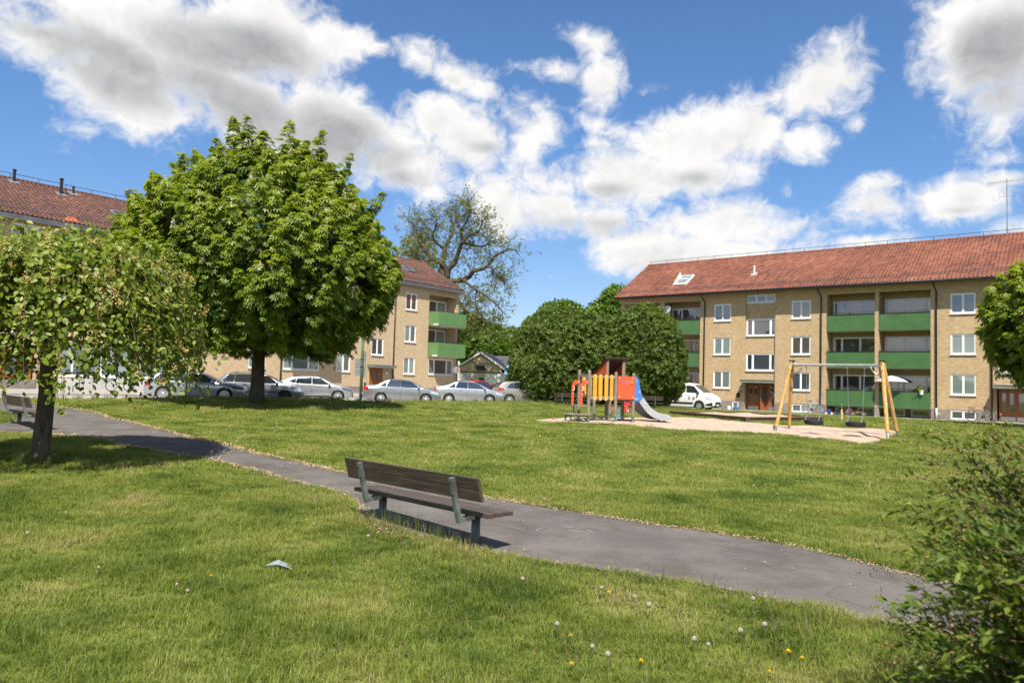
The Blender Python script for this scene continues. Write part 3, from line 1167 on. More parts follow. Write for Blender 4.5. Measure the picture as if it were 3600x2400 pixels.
# gables and rear
for x, flip in ((-9.66, False), (UEND, True)):
    g = [(x, 0, -0.3), (x, 0, WT), (x, 0.0, 9.9), (x, 5.5, 13.3), (x, 11, 9.9), (x, 11, -0.3)]
    mbw.add(g if not flip else g[::-1], ((0, 1, 2, 3, 4, 5),))
mbw.quad((UEND, 11, -0.3), (-9.66, 11, -0.3), (-9.66, 11, 9.9), (UEND, 11, 9.9))
mbw.quad((-9.66, 0.02, WT), (UEND, 0.02, WT), (UEND, 0.02, 9.9), (-9.66, 0.02, 9.9))
mbw.build('wall', M_brick, RB)
mbp.build('plinth', M_plinth, RB)
# windows
for ci, (a, b) in enumerate(cols):
    for zi, z in enumerate(storeys):
        pn = [M_glass, M_glass]
        if (ci, zi) in ((0, 0), (0, 1), (2, 0)):
            pn = [M_blind, M_blind]
        if (ci, zi) == (2, 1):
            pn = [M_blind, M_blind]
        if (ci, zi) == (1, 1):
            pn = [M_curt, M_curt]
        window(RB, a, b, z, z + 1.39, panes=pn)
for i, (a, b) in basew.items():
    window(RB, a, b, 0.07, 0.66, splits=(0.5,) if b - a > 1 else (), panes=[M_blind if i < 2 else M_glass], y=0.0, sill=False, fw=0.06)
for a, b in ((1.88, 4.3), (18.85, 21.3)):
    window(RB, a + 0.03, b - 0.03, 8.60, 9.27, splits=(0.35, 0.67), y=0.18, fw=0.09, mull=0.13)
    for z, pn in ((5.96, [M_glass]), (3.18, [M_glass])):
        window(RB, a + 0.05, b - 0.05, z, z + 1.36, splits=(0.225, 0.835), panes=pn, y=0.18, mull=0.10)
# entrances
def entrance(parent, a, b, leaf_open, zb, zt, y0):
    mb = MB()
    w = b - a
    fr = mb.box(a, a + 0.07, y0, y0 + 0.1, zb, zt).box(b - 0.07, b, y0, y0 + 0.1, zb, zt).box(a + 0.07, b - 0.07, y0 + .002, y0 + 0.098, zt - 0.08, zt)
    xs = [a + 0.07, a + w * 0.42, a + w * 0.73, b - 0.07]
    mb.box(xs[1] - 0.03, xs[1] + 0.03, y0 + .004, y0 + 0.096, zb, zt - 0.08)
    mb.box(xs[2] - 0.03, xs[2] + 0.03, y0 + .004, y0 + 0.096, zb, zt - 0.08)
    door = mb.build('door', M_door, parent)
    def leaf(x0, x1, M=None, split=True):
        lm, gm, km = MB(), MB(), MB()
        n = 2 if split else 1
        ww = (x1 - x0) / n
        for k in range(n):
            l, r = x0 + k * ww, x0 + (k + 1) * ww
            s = 0.11
            lm.box(l + .003, l + s, y0 + 0.02, y0 + 0.07, zb + 0.02, zt - 0.09, M=M)
            lm.box(r - s, r - .003, y0 + 0.02, y0 + 0.07, zb + 0.02, zt - 0.09, M=M)
            lm.box(l + s, r - s, y0 + 0.021, y0 + 0.069, zt - 0.24, zt - 0.09, M=M)
            lm.box(l + s, r - s, y0 + 0.021, y0 + 0.069, zb + 0.02, zb + 0.62, M=M)
            gm.box(l + s - .01, r - s + .01, y0 + 0.04, y0 + 0.05, zb + 0.61, zt - 0.23, M=M)
            km.box(l + 0.01, r - 0.01, y0 + 0.008, y0 + 0.018, zb + 0.04, zb + 0.30, M=M)
        lm.build('door_leaf', M_door, door)
        gm.build('pane', M_glass, door)
        km.build('kick_plate', M_steel, door)
        hm = MB()
        hm.tube([Vector((x1 - 0.07, y0 - 0.03, zb + 0.95)), Vector((x1 - 0.07, y0 - 0.03, zb + 1.25))], 0.015, 6)
        for z in (0.95, 1.25):
            hm.tube([Vector((x1 - 0.07, y0 - 0.03, zb + z)), Vector((x1 - 0.07, y0 + 0.03, zb + z))], 0.012, 5)
        if M is not None:
            hm.v = [tuple(M @ Vector(p)) for p in hm.v]
        hm.build('handle', M_steel, door)
    leaf(xs[0], xs[1] - 0.03)
    if leaf_open:
        piv = Vector((xs[2], y0 + 0.04, 0))
        M = Matrix.Translation(piv) @ Matrix.Rotation(R_(80), 4, 'Z') @ Matrix.Translation(-piv)
        mb2 = MB()
        mb2.box(xs[1] + 0.03, xs[2] - 0.03, y0 + 0.75, y0 + 0.8, zb, zt)
        mb2.build('hall_wall', mat('pale_hall_wall', (0.5, 0.5, 0.48), 0.8), door)
        mb2 = MB()
        mb2.box(xs[1] + 0.04, xs[1] + 0.36, y0 + 0.5, y0 + 0.54, zb, zt - 0.1)
        mb2.build('inner_door', mat('tan_inner_door', (0.30, 0.17, 0.06), 0.5), door)
        lm = MB()
        M2 = Matrix.Translation(Vector((xs[2] - 0.03, y0 + 0.02, 0))) @ Matrix.Rotation(R_(62), 4, 'Z')
        for z0, z1, x0, x1 in ((zb + .02, zt - .09, -0.72, -0.60), (zb + .02, zt - .09, -0.12, 0.0), (zb + .02, zb + .6, -0.6, -0.12), (zt - .24, zt - .09, -0.6, -0.12)):
            lm.box(x0, x1, 0, 0.05, z0, z1, M=M2)
        lm.build('door_leaf', M_door, door)
        gm = MB()
        gm.box(-0.6, -0.12, 0.02, 0.03, zb + .6, zt - .24, M=M2)
        gm.build('pane', M_glass, door)
    else:
        leaf(xs[1] + 0.03, xs[2] - 0.03, split=False)
    leaf(xs[2] + 0.03, xs[3], split=False)
    return door


for a, b, op in ((1.95, 4.25, True), (18.95, 21.2, False)):
    entrance(RB, a, b, op, 0.08, 2.16, 0.42)
    mb = MB()
    mb.box(a - 0.15, b + 0.05, -0.75, 0.3, 2.22, 2.40)
    mb.box(a - 0.18, b + 0.08, -0.78, 0.3, 2.41, 2.45)
    mb.build('canopy', M_copper, RB)
    mb = MB()
    mb.box(a - 0.1, b + 0.1, -0.9, 0.5, -0.05, 0.075)
    mb.build('doorstep', M_conc, RB)
# lamp, house number 2A and letter box by the open door
mb = MB()
mb.lathe([(0.02, 0), (0.10, 0.03), (0.13, 0.1), (0.10, 0.19), (0.03, 0.22)], 12, M=Matrix.Translation((1.62, -0.16, 1.72)))
mb.tube([(1.62, 0.0, 1.83), (1.62, -0.16, 1.83)], 0.03, 6)
mb.build('wall_lamp', mat('lamp_grey', (0.35, 0.35, 0.34), 0.3), RB, smooth=True)


def text(parent, s, size, mt, loc, rot, name='lettering', ext=0.004):
    c = bpy.data.curves.new(name, 'FONT')
    c.body = s
    c.size = size
    c.extrude = ext
    c.align_x = 'CENTER'
    c.align_y = 'CENTER'
    c.materials.append(mt)
    o = bpy.data.objects.new(name, c)
    me = bpy.data.meshes.new_from_object(o)
    bpy.data.objects.remove(o)
    o = bpy.data.objects.new(name, me)
    COL.objects.link(o)
    o.parent = parent
    o.location = loc
    o.rotation_euler = rot
    return o


text(RB, '2A', 0.22, M_black, (1.62, -0.02, 1.5), (PI / 2, 0, 0), 'house_number')
mb = MB()
mb.box(1.28, 1.5, -0.16, 0.0, 1.02, 1.32).prism([(1.28, 1.32), (1.5, 1.32), (1.39, 1.42)], -0.16, 0.0)
mb.build('letter_box', M_black, RB)
mb = MB()
mb.box(13.2 + 2.2, 13.2 + 2.44, -0.03, -0.013, 0.32, 0.5)
mb.build('vent_grille', M_conc, RB)
# loggia windows, slabs and green parapets
fl = [(6.17, 7.42), (3.46, 4.68), (0.67, 1.88)]
for li, (a, b) in enumerate(logg):
    for fi, (z0, z1) in enumerate(fl):
        pn = {(2, 1): [M_glass, M_curt, M_curt], (2, 2): [M_glass, M_curt, M_curt]}.get((li, fi), [M_glass, M_glass, M_blind] if (li + fi) % 3 == 0 else [M_glass, M_glass, M_glass])
        if li in (0, 1, 3):
            sp = (0.40, 0.86) if li == 3 else (0.3, 0.68)
        else:
            sp = (0.20, 0.61)
        top = z1 + 1.14
        window(RB, a + 0.12, b - 0.05, z0 + 0.25, top, splits=sp, panes=pn, y=1.2, fw=0.09, mull=0.08, sill=False)
        mb = MB()
        mb.box(a + .005, b - .005, 0.0, 1.3, z0 - 0.03, z0 + 0.13)
        mb.build('balcony_floor', M_conc, RB)
        # ribbed sheet
        mb = MB()
        nr = int((b - a) / 0.07)
        w = (b - a - 0.02) / nr
        for k in range(nr):
            x = a + 0.01 + k * w
            mb.add([(x, -0.05, z0), (x + w * .5, -0.05, z0), (x + w * .65, -0.066, z0), (x + w, -0.066, z0), (x, -0.05, z1 - .03), (x + w * .5, -0.05, z1 - .03), (x + w * .65, -0.066, z1 - .03), (x + w, -0.066, z1 - .03)],
                   ((0, 1, 5, 4), (1, 2, 6, 5), (2, 3, 7, 6)))
        mb.box(a + 0.01, b - 0.01, -0.045, -0.015, z0, z1 - .03)
        par = mb.build('balcony_parapet', M_green, RB)
        mb = MB()
        mb.box(a + .004, b - .004, -0.085, -0.005, z1 - .028, z1 + .012)
        mb.tube([(a + .01, -0.03, z1 + 0.13), (b - .01, -0.03, z1 + 0.13)], 0.012, 5)
        for x in np.linspace(a + 0.1, b - 0.1, 5):
            mb.tube([(x, -0.03, z1), (x, -0.03, z1 + 0.13)], 0.010, 5)
        mb.build('handrail', M_black, par)
    for k in (0.08, 0.56):
        window(RB, a + (b - a) * k, a + (b - a) * (k + 0.36), 0.10, 0.60, splits=(), y=1.22, sill=False, fw=0.05)
for u, z0 in ((-1.57, 0.15), (7.78, 0.6), (15.41, 0.78), (18.62, 0.1)):
    downpipe(RB, u, z0, 9.45, kink=u < 18)
mb = MB()
mb.tube([(15.41, -0.10, 0.0), (15.41, -0.10, 0.78)], 0.062, 8)
mb.build('pipe_foot', mat('pale_pipe_foot', (0.55, 0.66, 0.62), 0.5), RB, smooth=True)
# roof with open skylight, vent pipe, gutter, aerial
roof = tiled_roof(RB, -10.05, UEND + 0.4, -0.8, 9.52, 5.5, 13.36, M_tile_r, 11.8, lambda u, v: np.hypot(u - 16.5, (v - 1.5) * 1.6))
mb = MB()
mb.tube([(-10.05, -0.88, 9.47), (UEND + 0.4, -0.88, 9.47)], 0.065, 8)
mb.build('gutter', M_black, RB, smooth=True)
mb = MB()
mb.box(-9.9, UEND + 0.2, -0.78, 0.0, 9.40, 9.43)
mb.build('soffit', M_soff, RB)
SLR = Matrix.Rotation(math.atan2(3.84, 6.3), 4, 'X')
Ms = Matrix.Translation((-4.35, 0.78, 10.52)) @ SLR
mb = MB()
mb.box(-0.62, 0.62, 0.0, 0.14, 0.0, 0.12, M=Ms).box(-0.62, 0.62, 1.86, 2.0, 0.0, 0.12, M=Ms).box(-0.62, -0.5, 0.14, 1.86, 0.001, 0.119, M=Ms).box(0.5, 0.62, 0.14, 1.86, 0.001, 0.119, M=Ms).box(-0.5, 0.5, 0.9, 1.0, 0.02, 0.2, M=Ms)
sk = mb.build('skylight', M_white, RB)
mb = MB()
mb.box(-0.5, 0.5, 0.14, 0.9, 0.03, 0.05, M=Ms).box(-0.45, 0.45, 1.02, 1.8, 0.16, 0.18, M=Ms)
mb.build('pane', M_blind, sk)
mb = MB()
mb.add([Ms @ Vector(p) for p in ((-0.62, -0.1, 0.02), (-0.62, 1.9, 0.06), (-0.62, 1.9, 0.5), (-0.60, -0.1, 0.02), (-0.60, 1.9, 0.06), (-0.60, 1.9, 0.5))], ((0, 2, 1), (3, 4, 5), (0, 1, 4, 3), (1, 2, 5, 4), (2, 0, 3, 5)))
mb.build('side_cheek', M_white, sk)
mb = MB()
mb.lathe([(0.07, 0), (0.07, 0.62), (0.10, 0.63), (0.10, 0.68), (0.02, 0.74)], 10, M=Matrix.Translation((1.8, 2.0, 11.2)))
mb.box(-0.22, 0.22, -0.25, 0.25, 0.05, 0.09, M=Matrix.Translation((1.8, 2.0, 11.18)) @ SLR)
mb.build('vent_pipe', M_white, RB)
mb = MB()
mb.tube([(19.0, 5.5, 13.3), (19.0, 5.5, 17.45)], [0.045, 0.03], 6)
mb.tube([(17.9, 5.2, 17.2), (20.8, 5.9, 17.35)], 0.018, 5)
for t in np.linspace(0, 1, 22):
    p = Vector((17.9, 5.2, 17.2)).lerp(Vector((20.8, 5.9, 17.35)), t)
    mb.tube([p + Vector((-0.06, 0.3, -0.08)), p + Vector((0.06, -0.3, 0.08))], 0.008, 4)
mb.tube([(18.5, 5.5, 16.2), (19.5, 5.5, 16.15)], 0.012, 4)
mb.tube([(18.52, 5.5, 16.0), (18.52, 5.5, 16.6)], 0.01, 4)
mb.tube([(19.4, 5.5, 15.8), (19.4, 5.5, 16.3)], 0.01, 4)
mb.build('roof_aerial', M_zinc, RB)

# ---------------------------------------------------------------- left building
LB = thing('apartment_building', 'long yellow brick apartment block with brown tiled roof behind the chestnut tree and parked cars', 'building', (P0L[0], P0L[1], 0), ROT_L)
LW, LE, Z0 = -46.0, 6.05, 0.1
PZ = 0.92
fz = [(2.1, 3.57), (4.96, 6.45), (7.83, 9.35)]
pairs = [(-0.80, 0.57), (-8.03, -6.68), (-15.9, -14.5), (-19.6, -18.25), (-27.4, -26.06), (-35.2, -33.8), (-42.5, -41.1)]
stairs = [(-4.5, -3.18), (-23.4, -22.0), (-31.2, -29.8)]
wides = [(-13.0, -9.7), (-39.8, -36.6)]
mbw, mbp = MB(), MB()
shop = [(-29.2, -24.2), (-23.6, -20.2)]
op = [(a, b, c, d) for a, b in pairs for c, d in fz if not (c < 3 and any(s[0] - 1.2 < a < s[1] + 1.2 for s in shop))]
sz = [(3.61, 5.05), (6.48, 7.85), (8.75, 9.86)]
op += [(a, b, c, d) for a, b in stairs for c, d in sz]
op += [(a, b, c, d - 0.1) for a, b in wides for c, d in fz]
op += [(a, b, 1.15, 3.2) for a, b in shop]
op += [(-4.6, -3.14, PZ, 2.52), (-32.2, -29.6, PZ, 2.6)]
wall_grid(mbw, LW, 2.1, PZ, 10.0, op)
wall_grid(mbp, LW, 2.1, Z0, PZ, [], y=-0.015)
# corner bay: recessed balconies on the two upper floors, flush window below
wall_grid(mbw, 2.1, LE, PZ, 3.9, [(2.26, 5.5, 2.17, 3.63)])
wall_grid(mbp, 2.1, LE, Z0, PZ, [], y=-0.015)
mbw.quad((2.1, 0, 3.9), (2.1, 1.4, 3.9), (2.1, 1.4, 10), (2.1, 0, 10))
mbw.quad((2.1, 1.4, 3.9), (LE, 1.4, 3.9), (LE, 1.4, 10), (2.1, 1.4, 10))
mbw.box(2.1, LE, 0.0, 0.22, 9.5, 10.0)
mbw.box(5.72, LE, 0.0, 1.4, 3.9, 9.5)
g = [(0, Z0), (0, 10.2), (5.5, 13.4), (11, 10.2), (11, Z0)]
for x in (LW, LE):
    p = [(x, a, b) for a, b in g]
    mbw.add(p if x == LW else p[::-1], ((0, 1, 2, 3, 4),))
mbw.quad((LE, 11, Z0), (LW, 11, Z0), (LW, 11, 10.2), (LE, 11, 10.2))
# shallow pilaster strips that step the facade
for u in (-2.06, -29.0, -5.05, -20.4):
    mbw.box(u - 0.13, u + 0.13, -0.05, 0.0, PZ, 9.99)
mbw.build('wall', M_brick_l, LB)
mbp.build('plinth', M_plinth, LB)
for a, b in pairs:
    for k, (c, d) in enumerate(fz):
        if c < 3 and any(s[0] - 1.2 < a < s[1] + 1.2 for s in shop):
            continue
        pn = [M_blind, M_blind]
        if (a, k) in ((-0.80, 2), (-19.6, 0)):
            pn = [M_curt, M_curt]
        if a == -8.03 and k == 0:
            pn = [M_blind, M_glass]
        if a < -24:
            pn = [M_glass]
        window(LB, a, b, c, d, panes=pn)
for a, b in stairs:
    for c, d in sz:
        window(LB, a, b, c, d, panes=[M_curt, M_glass])
for a, b in wides:
    for c, d in fz:
        window(LB, a, b, c, d - 0.1, splits=(0.24, 0.70), panes=[M_blind, M_blind, M_blind])
window(LB, 2.26, 5.5, 2.17, 3.63, splits=(0.24, 0.74), panes=[M_blind, M_curt, M_blind])
for z0, z1 in ((4.05, 6.45), (6.9, 9.2)):
    window(LB, 2.25, 5.65, z0 + 0.3, z1, splits=(0.16, 0.62), panes=[M_curt, M_curt, M_blind], y=1.3, sill=False, fw=0.09)
for z0, z1 in ((3.82, 5.08), (6.66, 7.92)):
    mb = MB()
    mb.box(2.2, LE - 0.02, -1.05, 1.4, z0, z0 + 0.14)
    mb.build('balcony_floor', mat('white_slab_edge', (0.62, 0.60, 0.57), 0.7), LB)
    poly = [(2.12, -0.02), (2.35, -1.1), (5.95, -1.1), (6.1, -0.02)]
    mb = MB()
    for p, q_ in zip(poly, poly[1:]):
        mb.tube([(p[0], p[1] + .04, z0 + .1), (q_[0], q_[1] + .04, z0 + .1)], .03, 5)
        mb.tube([(p[0], p[1] + .04, z1 - .05), (q_[0], q_[1] + .04, z1 - .05)], .03, 5)
    par = mb.build('balcony_parapet', M_black, LB)
    for p, q_ in zip(poly, poly[1:]):
        d = Vector((q_[0] - p[0], q_[1] - p[1], 0))
        nrm = Vector((d.y, -d.x, 0)).normalized() * 0.02
        k = max(2, int(d.length / 0.45))
        for i in range(k):
            a = Vector((p[0], p[1], 0)) + d * (i / k + 0.002)
            b = Vector((p[0], p[1], 0)) + d * ((i + 1) / k - 0.002)
            vs = [a, b, b + nrm, a + nrm]
            mb = MB()
            mb.add([(v.x, v.y, z0 + .02) for v in vs] + [(v.x, v.y, z1) for v in vs], ((0, 1, 5, 4), (1, 2, 6, 5), (2, 3, 7, 6), (3, 0, 4, 7), (4, 5, 6, 7)))
            mb.build('panel', M_green_l, par)
    mb = MB()
    mb.tube([(x, y, z1 + 0.03) for x, y in poly], 0.03, 6)
    for p, q_ in zip(poly, poly[1:]):
        for t in (0.1, 0.5, 0.9):
            x, y = p[0] + (q_[0] - p[0]) * t, p[1] + (q_[1] - p[1]) * t
            mb.tube([(x, y, z1), (x, y, z1 + 0.16)], 0.012, 5)
    mb.build('handrail', M_black, par)
    # the same balconies project in the wide-window bays that the chestnut hides
for a, b in wides:
    for z0, z1 in ((3.82, 5.08), (6.66, 7.92)):
        mb = MB()
        mb.box(a - 0.1, b + 0.9, -1.1, 0.0, z0, z0 + 0.14)
        mb.build('balcony_floor', M_conc, LB)
        mb = MB()
        mb.box(a - 0.1, b + 0.9, -1.13, -1.10, z0 + .02, z1).box(a - 0.1, a - 0.07, -1.1, 0.0, z0 + .02, z1).box(b + 0.87, b + 0.9, -1.1, 0.0, z0 + .02, z1)
        mb.build('balcony_parapet', M_green_l, LB)
entrance(LB, -4.58, -3.16, False, 0.88, 2.50, 0.05)
mb = MB()
mb.box(-4.85, -2.29, -0.8, 0.0, 2.58, 2.72)
mb.box(-4.87, -2.27, -0.83, 0.0, 2.73, 2.78)
mb.build('canopy', M_copper, LB)
mb = MB()
mb.box(-4.9, -2.9, -1.0, 0.0, 0.3, 0.86)
mb.build('doorstep', M_conc, LB)
mb = MB()
mb.lathe([(0.02, 0), (0.1, 0.03), (0.13, 0.1), (0.1, 0.19), (0.03, 0.22)], 12, M=Matrix.Translation((-2.85, -0.14, 2.05)))
mb.build('wall_lamp', M_white, LB, smooth=True)
entrance(LB, -32.1, -29.7, False, 0.6, 2.58, 0.06)
for a, b in shop:
    f = window(LB, a, b, 1.15, 3.2, splits=(0.33, 0.66), panes=[M_blind], fw=0.06, mull=0.05)
    text(f, 'nti' if a < -25 else '', 0.42, M_black, (a + 1.55, 0.06, 1.50), (PI / 2, 0, 0), 'lettering') if a < -25 else None
mb = MB()
mb.box(-29.4, -19.9, -0.05, -0.016, 0.2, 1.08)
mb.build('shop_base', mat('pale_shop_base', (0.50, 0.49, 0.47), 0.7, var=(1.5, 0.1)), LB)
for u, z0 in ((-13.25, 0.2), (-2.1, 0.3), (5.98, 0.3), (-29.3, 0.3)):
    downpipe(LB, u, z0, 9.9, y=-0.12, kink=False)
roof = tiled_roof(LB, LW - 0.3, LE + 0.25, -0.38, 10.30, 5.5, 13.52, M_tile_l, 11.4, lambda u, v: np.hypot(u + 27, (v - 2.2) * 1.5), [(-28.3, 1), (-28.05, 1), (-28.05, 2)])
mb = MB()
mb.box(LW - 0.3, LE + 0.27, -0.44, -0.39, 9.98, 10.27)
mb.build('fascia', M_fascia, LB)
mb = MB()
mb.box(LW, LE + 0.2, -0.38, 0.0, 9.99, 10.02)
mb.build('soffit', M_soff, LB)
mb = MB()
mb.prism([(-0.42, 10.02), (5.5, 13.28), (5.5, 13.56), (-0.42, 10.32)], LE + 0.252, LE + 0.30, axis='x')
mb.build('verge_board', M_zinc, LB)
SLL = Matrix.Rotation(math.atan2(3.22, 5.88), 4, 'X')
for u, y, h, r in ((-29.83, 4.9, 0.75, 0.09), (-27.34, 4.3, 1.0, 0.10), (-26.4, 4.9, 0.42, 0.07)):
    z = 10.3 + (y + 0.38) * 0.5476
    mb = MB()
    mb.lathe([(r, 0), (r, h), (r * 1.35, h + 0.02), (r * 1.35, h + 0.08), (r * .3, h + 0.12)], 10, M=Matrix.Translation((u, y, z)))
    mb.build('vent_pipe', M_black, LB)
    mb = MB()
    mb.box(-0.3, 0.3, -0.3, 0.3, 0.06, 0.09, M=Matrix.Translation((u, y, z)) @ SLL)
    mb.build('flashing', M_zinc, LB)
for u, y in ((-24.4, 2.3), (1.5, 2.4)):
    M = Matrix.Translation((u, y, 10.3 + (y + 0.38) * 0.5476)) @ SLL
    mb = MB()
    mb.box(-0.5, 0.5, -0.6, -0.5, 0.05, 0.2, M=M).box(-0.5, 0.5, 0.5, 0.6, 0.05, 0.2, M=M).box(-0.5, -0.4, -0.5, 0.5, 0.05, 0.199, M=M).box(0.4, 0.5, -0.5, 0.5, 0.05, 0.199, M=M)
    sk = mb.build('skylight', M_zinc, LB)
    mb = MB()
    mb.box(-0.4, 0.4, -0.5, 0.5, 0.12, 0.15, M=M)
    mb.build('pane', M_glass, sk)

# ================================================================ TREES AND SHRUBS
M_bark_d = mat('dark_bark', (0.075, 0.058, 0.042), 0.95, var=(7, 0.45), bump=(9, 1.0, 0.04), stretch=(1.6, 1.6, 0.35), dirt=(2.5, (0.13, 0.12, 0.075), 0.5))
M_bark_g = mat('grey_bark', (0.15, 0.125, 0.095), 0.95, var=(5, 0.4), bump=(7, 1.0, 0.03), stretch=(1.4, 1.4, 0.4))
M_twig = mat('twig_bark', (0.13, 0.085, 0.055), 0.9, var=(9, 0.3))
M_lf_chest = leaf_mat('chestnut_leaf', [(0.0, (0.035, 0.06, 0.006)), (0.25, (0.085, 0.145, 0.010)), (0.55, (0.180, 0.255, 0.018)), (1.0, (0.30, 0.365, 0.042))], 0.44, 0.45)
M_lf_elm = leaf_mat('elm_leaf', [(0.0, (0.085, 0.135, 0.018)), (0.5, (0.18, 0.245, 0.028)), (0.85, (0.255, 0.315, 0.04)), (1.0, (0.32, 0.34, 0.07))], 0.44, 0.42)
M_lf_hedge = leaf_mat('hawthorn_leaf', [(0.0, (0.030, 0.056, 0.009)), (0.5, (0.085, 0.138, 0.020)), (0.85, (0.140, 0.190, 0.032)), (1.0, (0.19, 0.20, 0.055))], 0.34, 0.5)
M_lf_bright = leaf_mat('bright_leaf', [(0.0, (0.06, 0.12, 0.015)), (0.6, (0.115, 0.205, 0.025)), (1.0, (0.18, 0.27, 0.04))], 0.35, 0.45)
M_lf_old = leaf_mat('young_sparse_leaf', [(0.0, (0.11, 0.135, 0.03)), (0.6, (0.20, 0.225, 0.05)), (1.0, (0.29, 0.28, 0.08))], 0.42, 0.5)
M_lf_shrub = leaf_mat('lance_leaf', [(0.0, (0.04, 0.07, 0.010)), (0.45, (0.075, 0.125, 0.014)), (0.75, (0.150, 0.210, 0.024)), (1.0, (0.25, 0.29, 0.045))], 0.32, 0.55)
M_seed = leaf_mat('pale_seed', [(0.0, (0.36, 0.24, 0.09)), (0.6, (0.55, 0.43, 0.17)), (1.0, (0.62, 0.55, 0.27))], 0.3, 0.6)
M_spent = leaf_mat('spent_flower', [(0.0, (0.13, 0.06, 0.03)), (0.6, (0.25, 0.125, 0.06)), (1.0, (0.36, 0.21, 0.11))], 0.15, 0.8)
M_blossom = leaf_mat('white_blossom', [(0.0, (0.38, 0.33, 0.24)), (0.6, (0.54, 0.49, 0.39)), (1.0, (0.64, 0.60, 0.51))], 0.2, 0.6)

OVAL_V = [(0, 0, 0), (-.27, .28, .07), (-.27, .66, .05), (0, 1.0, -.10), (.27, .66, .05), (.27, .28, .07), (0, .5, 0)]
OVAL_F = [(0, 6, 3, 2, 1), (0, 5, 4, 3, 6)]
LANCE_V = [(0, 0, 0), (-.17, .42, .05), (0, 1.0, -.10), (.17, .42, .05), (0, .45, 0)]
LANCE_F = [(0, 4, 2, 1), (0, 3, 2, 4)]
PALM_V, PALM_F = [], []
for _i, (_a, _l) in enumerate(((-112, .55), (-72, .78), (-36, .95), (0, 1.0), (36, .95), (72, .78), (112, .55))):
    _c, _s = math.cos(R_(_a)), math.sin(R_(_a))
    for _x, _y, _z in ((0, .04, 0), (-.145, .62, -.03), (0, 1.0, -.20), (.145, .62, -.03)):
        _y *= _l
        PALM_V.append((_x * _c + _y * _s, -_x * _s + _y * _c, _z * _l))
    PALM_F.append(tuple(4 * _i + k for k in range(4)))
# sprig of five small leaves, for crowns whose leaves are only a pixel or two
SPR_V, SPR_F = [], []
for _i, (_a, _t, _h) in enumerate(((0, .35, .15), (75, .6, 0), (145, .2, .2), (215, .7, .05), (290, .4, .25))):
    M_ = Matrix.Rotation(R_(_a), 3, 'Z') @ Matrix.Rotation(_t, 3, 'X')
    for p_ in ((0, .08, 0), (-.20, .5, .05), (0, .95, 0), (.20, .5, .05)):
        v_ = M_ @ Vector(p_)
        SPR_V.append((v_.x, v_.y, v_.z + _h))
    SPR_F.append(tuple(4 * _i + k for k in range(4)))


def unit(v):
    return v / np.maximum(np.linalg.norm(v, axis=-1, keepdims=True), 1e-9)


def rdir(n):
    return unit(rng.normal(size=(n, 3)))


def branch(pts, r0, r1, mb, n=6):
    pts = smooth_line(pts, max(4, len(pts) * 3))
    k = len(pts)
    mb.tube([tuple(p) for p in pts], [r0 + (r1 - r0) * (i / (k - 1)) for i in range(k)], n)
    return pts


def trunk_pts(x, y, z0, z1, wob=0.12, n=6):
    zs = np.linspace(z0, z1, n)
    return [(x + wob * math.sin(i * 1.3 + x), y + wob * math.cos(i * 1.7 + y), z) if i else (x, y, z0) for i, z in enumerate(zs)]


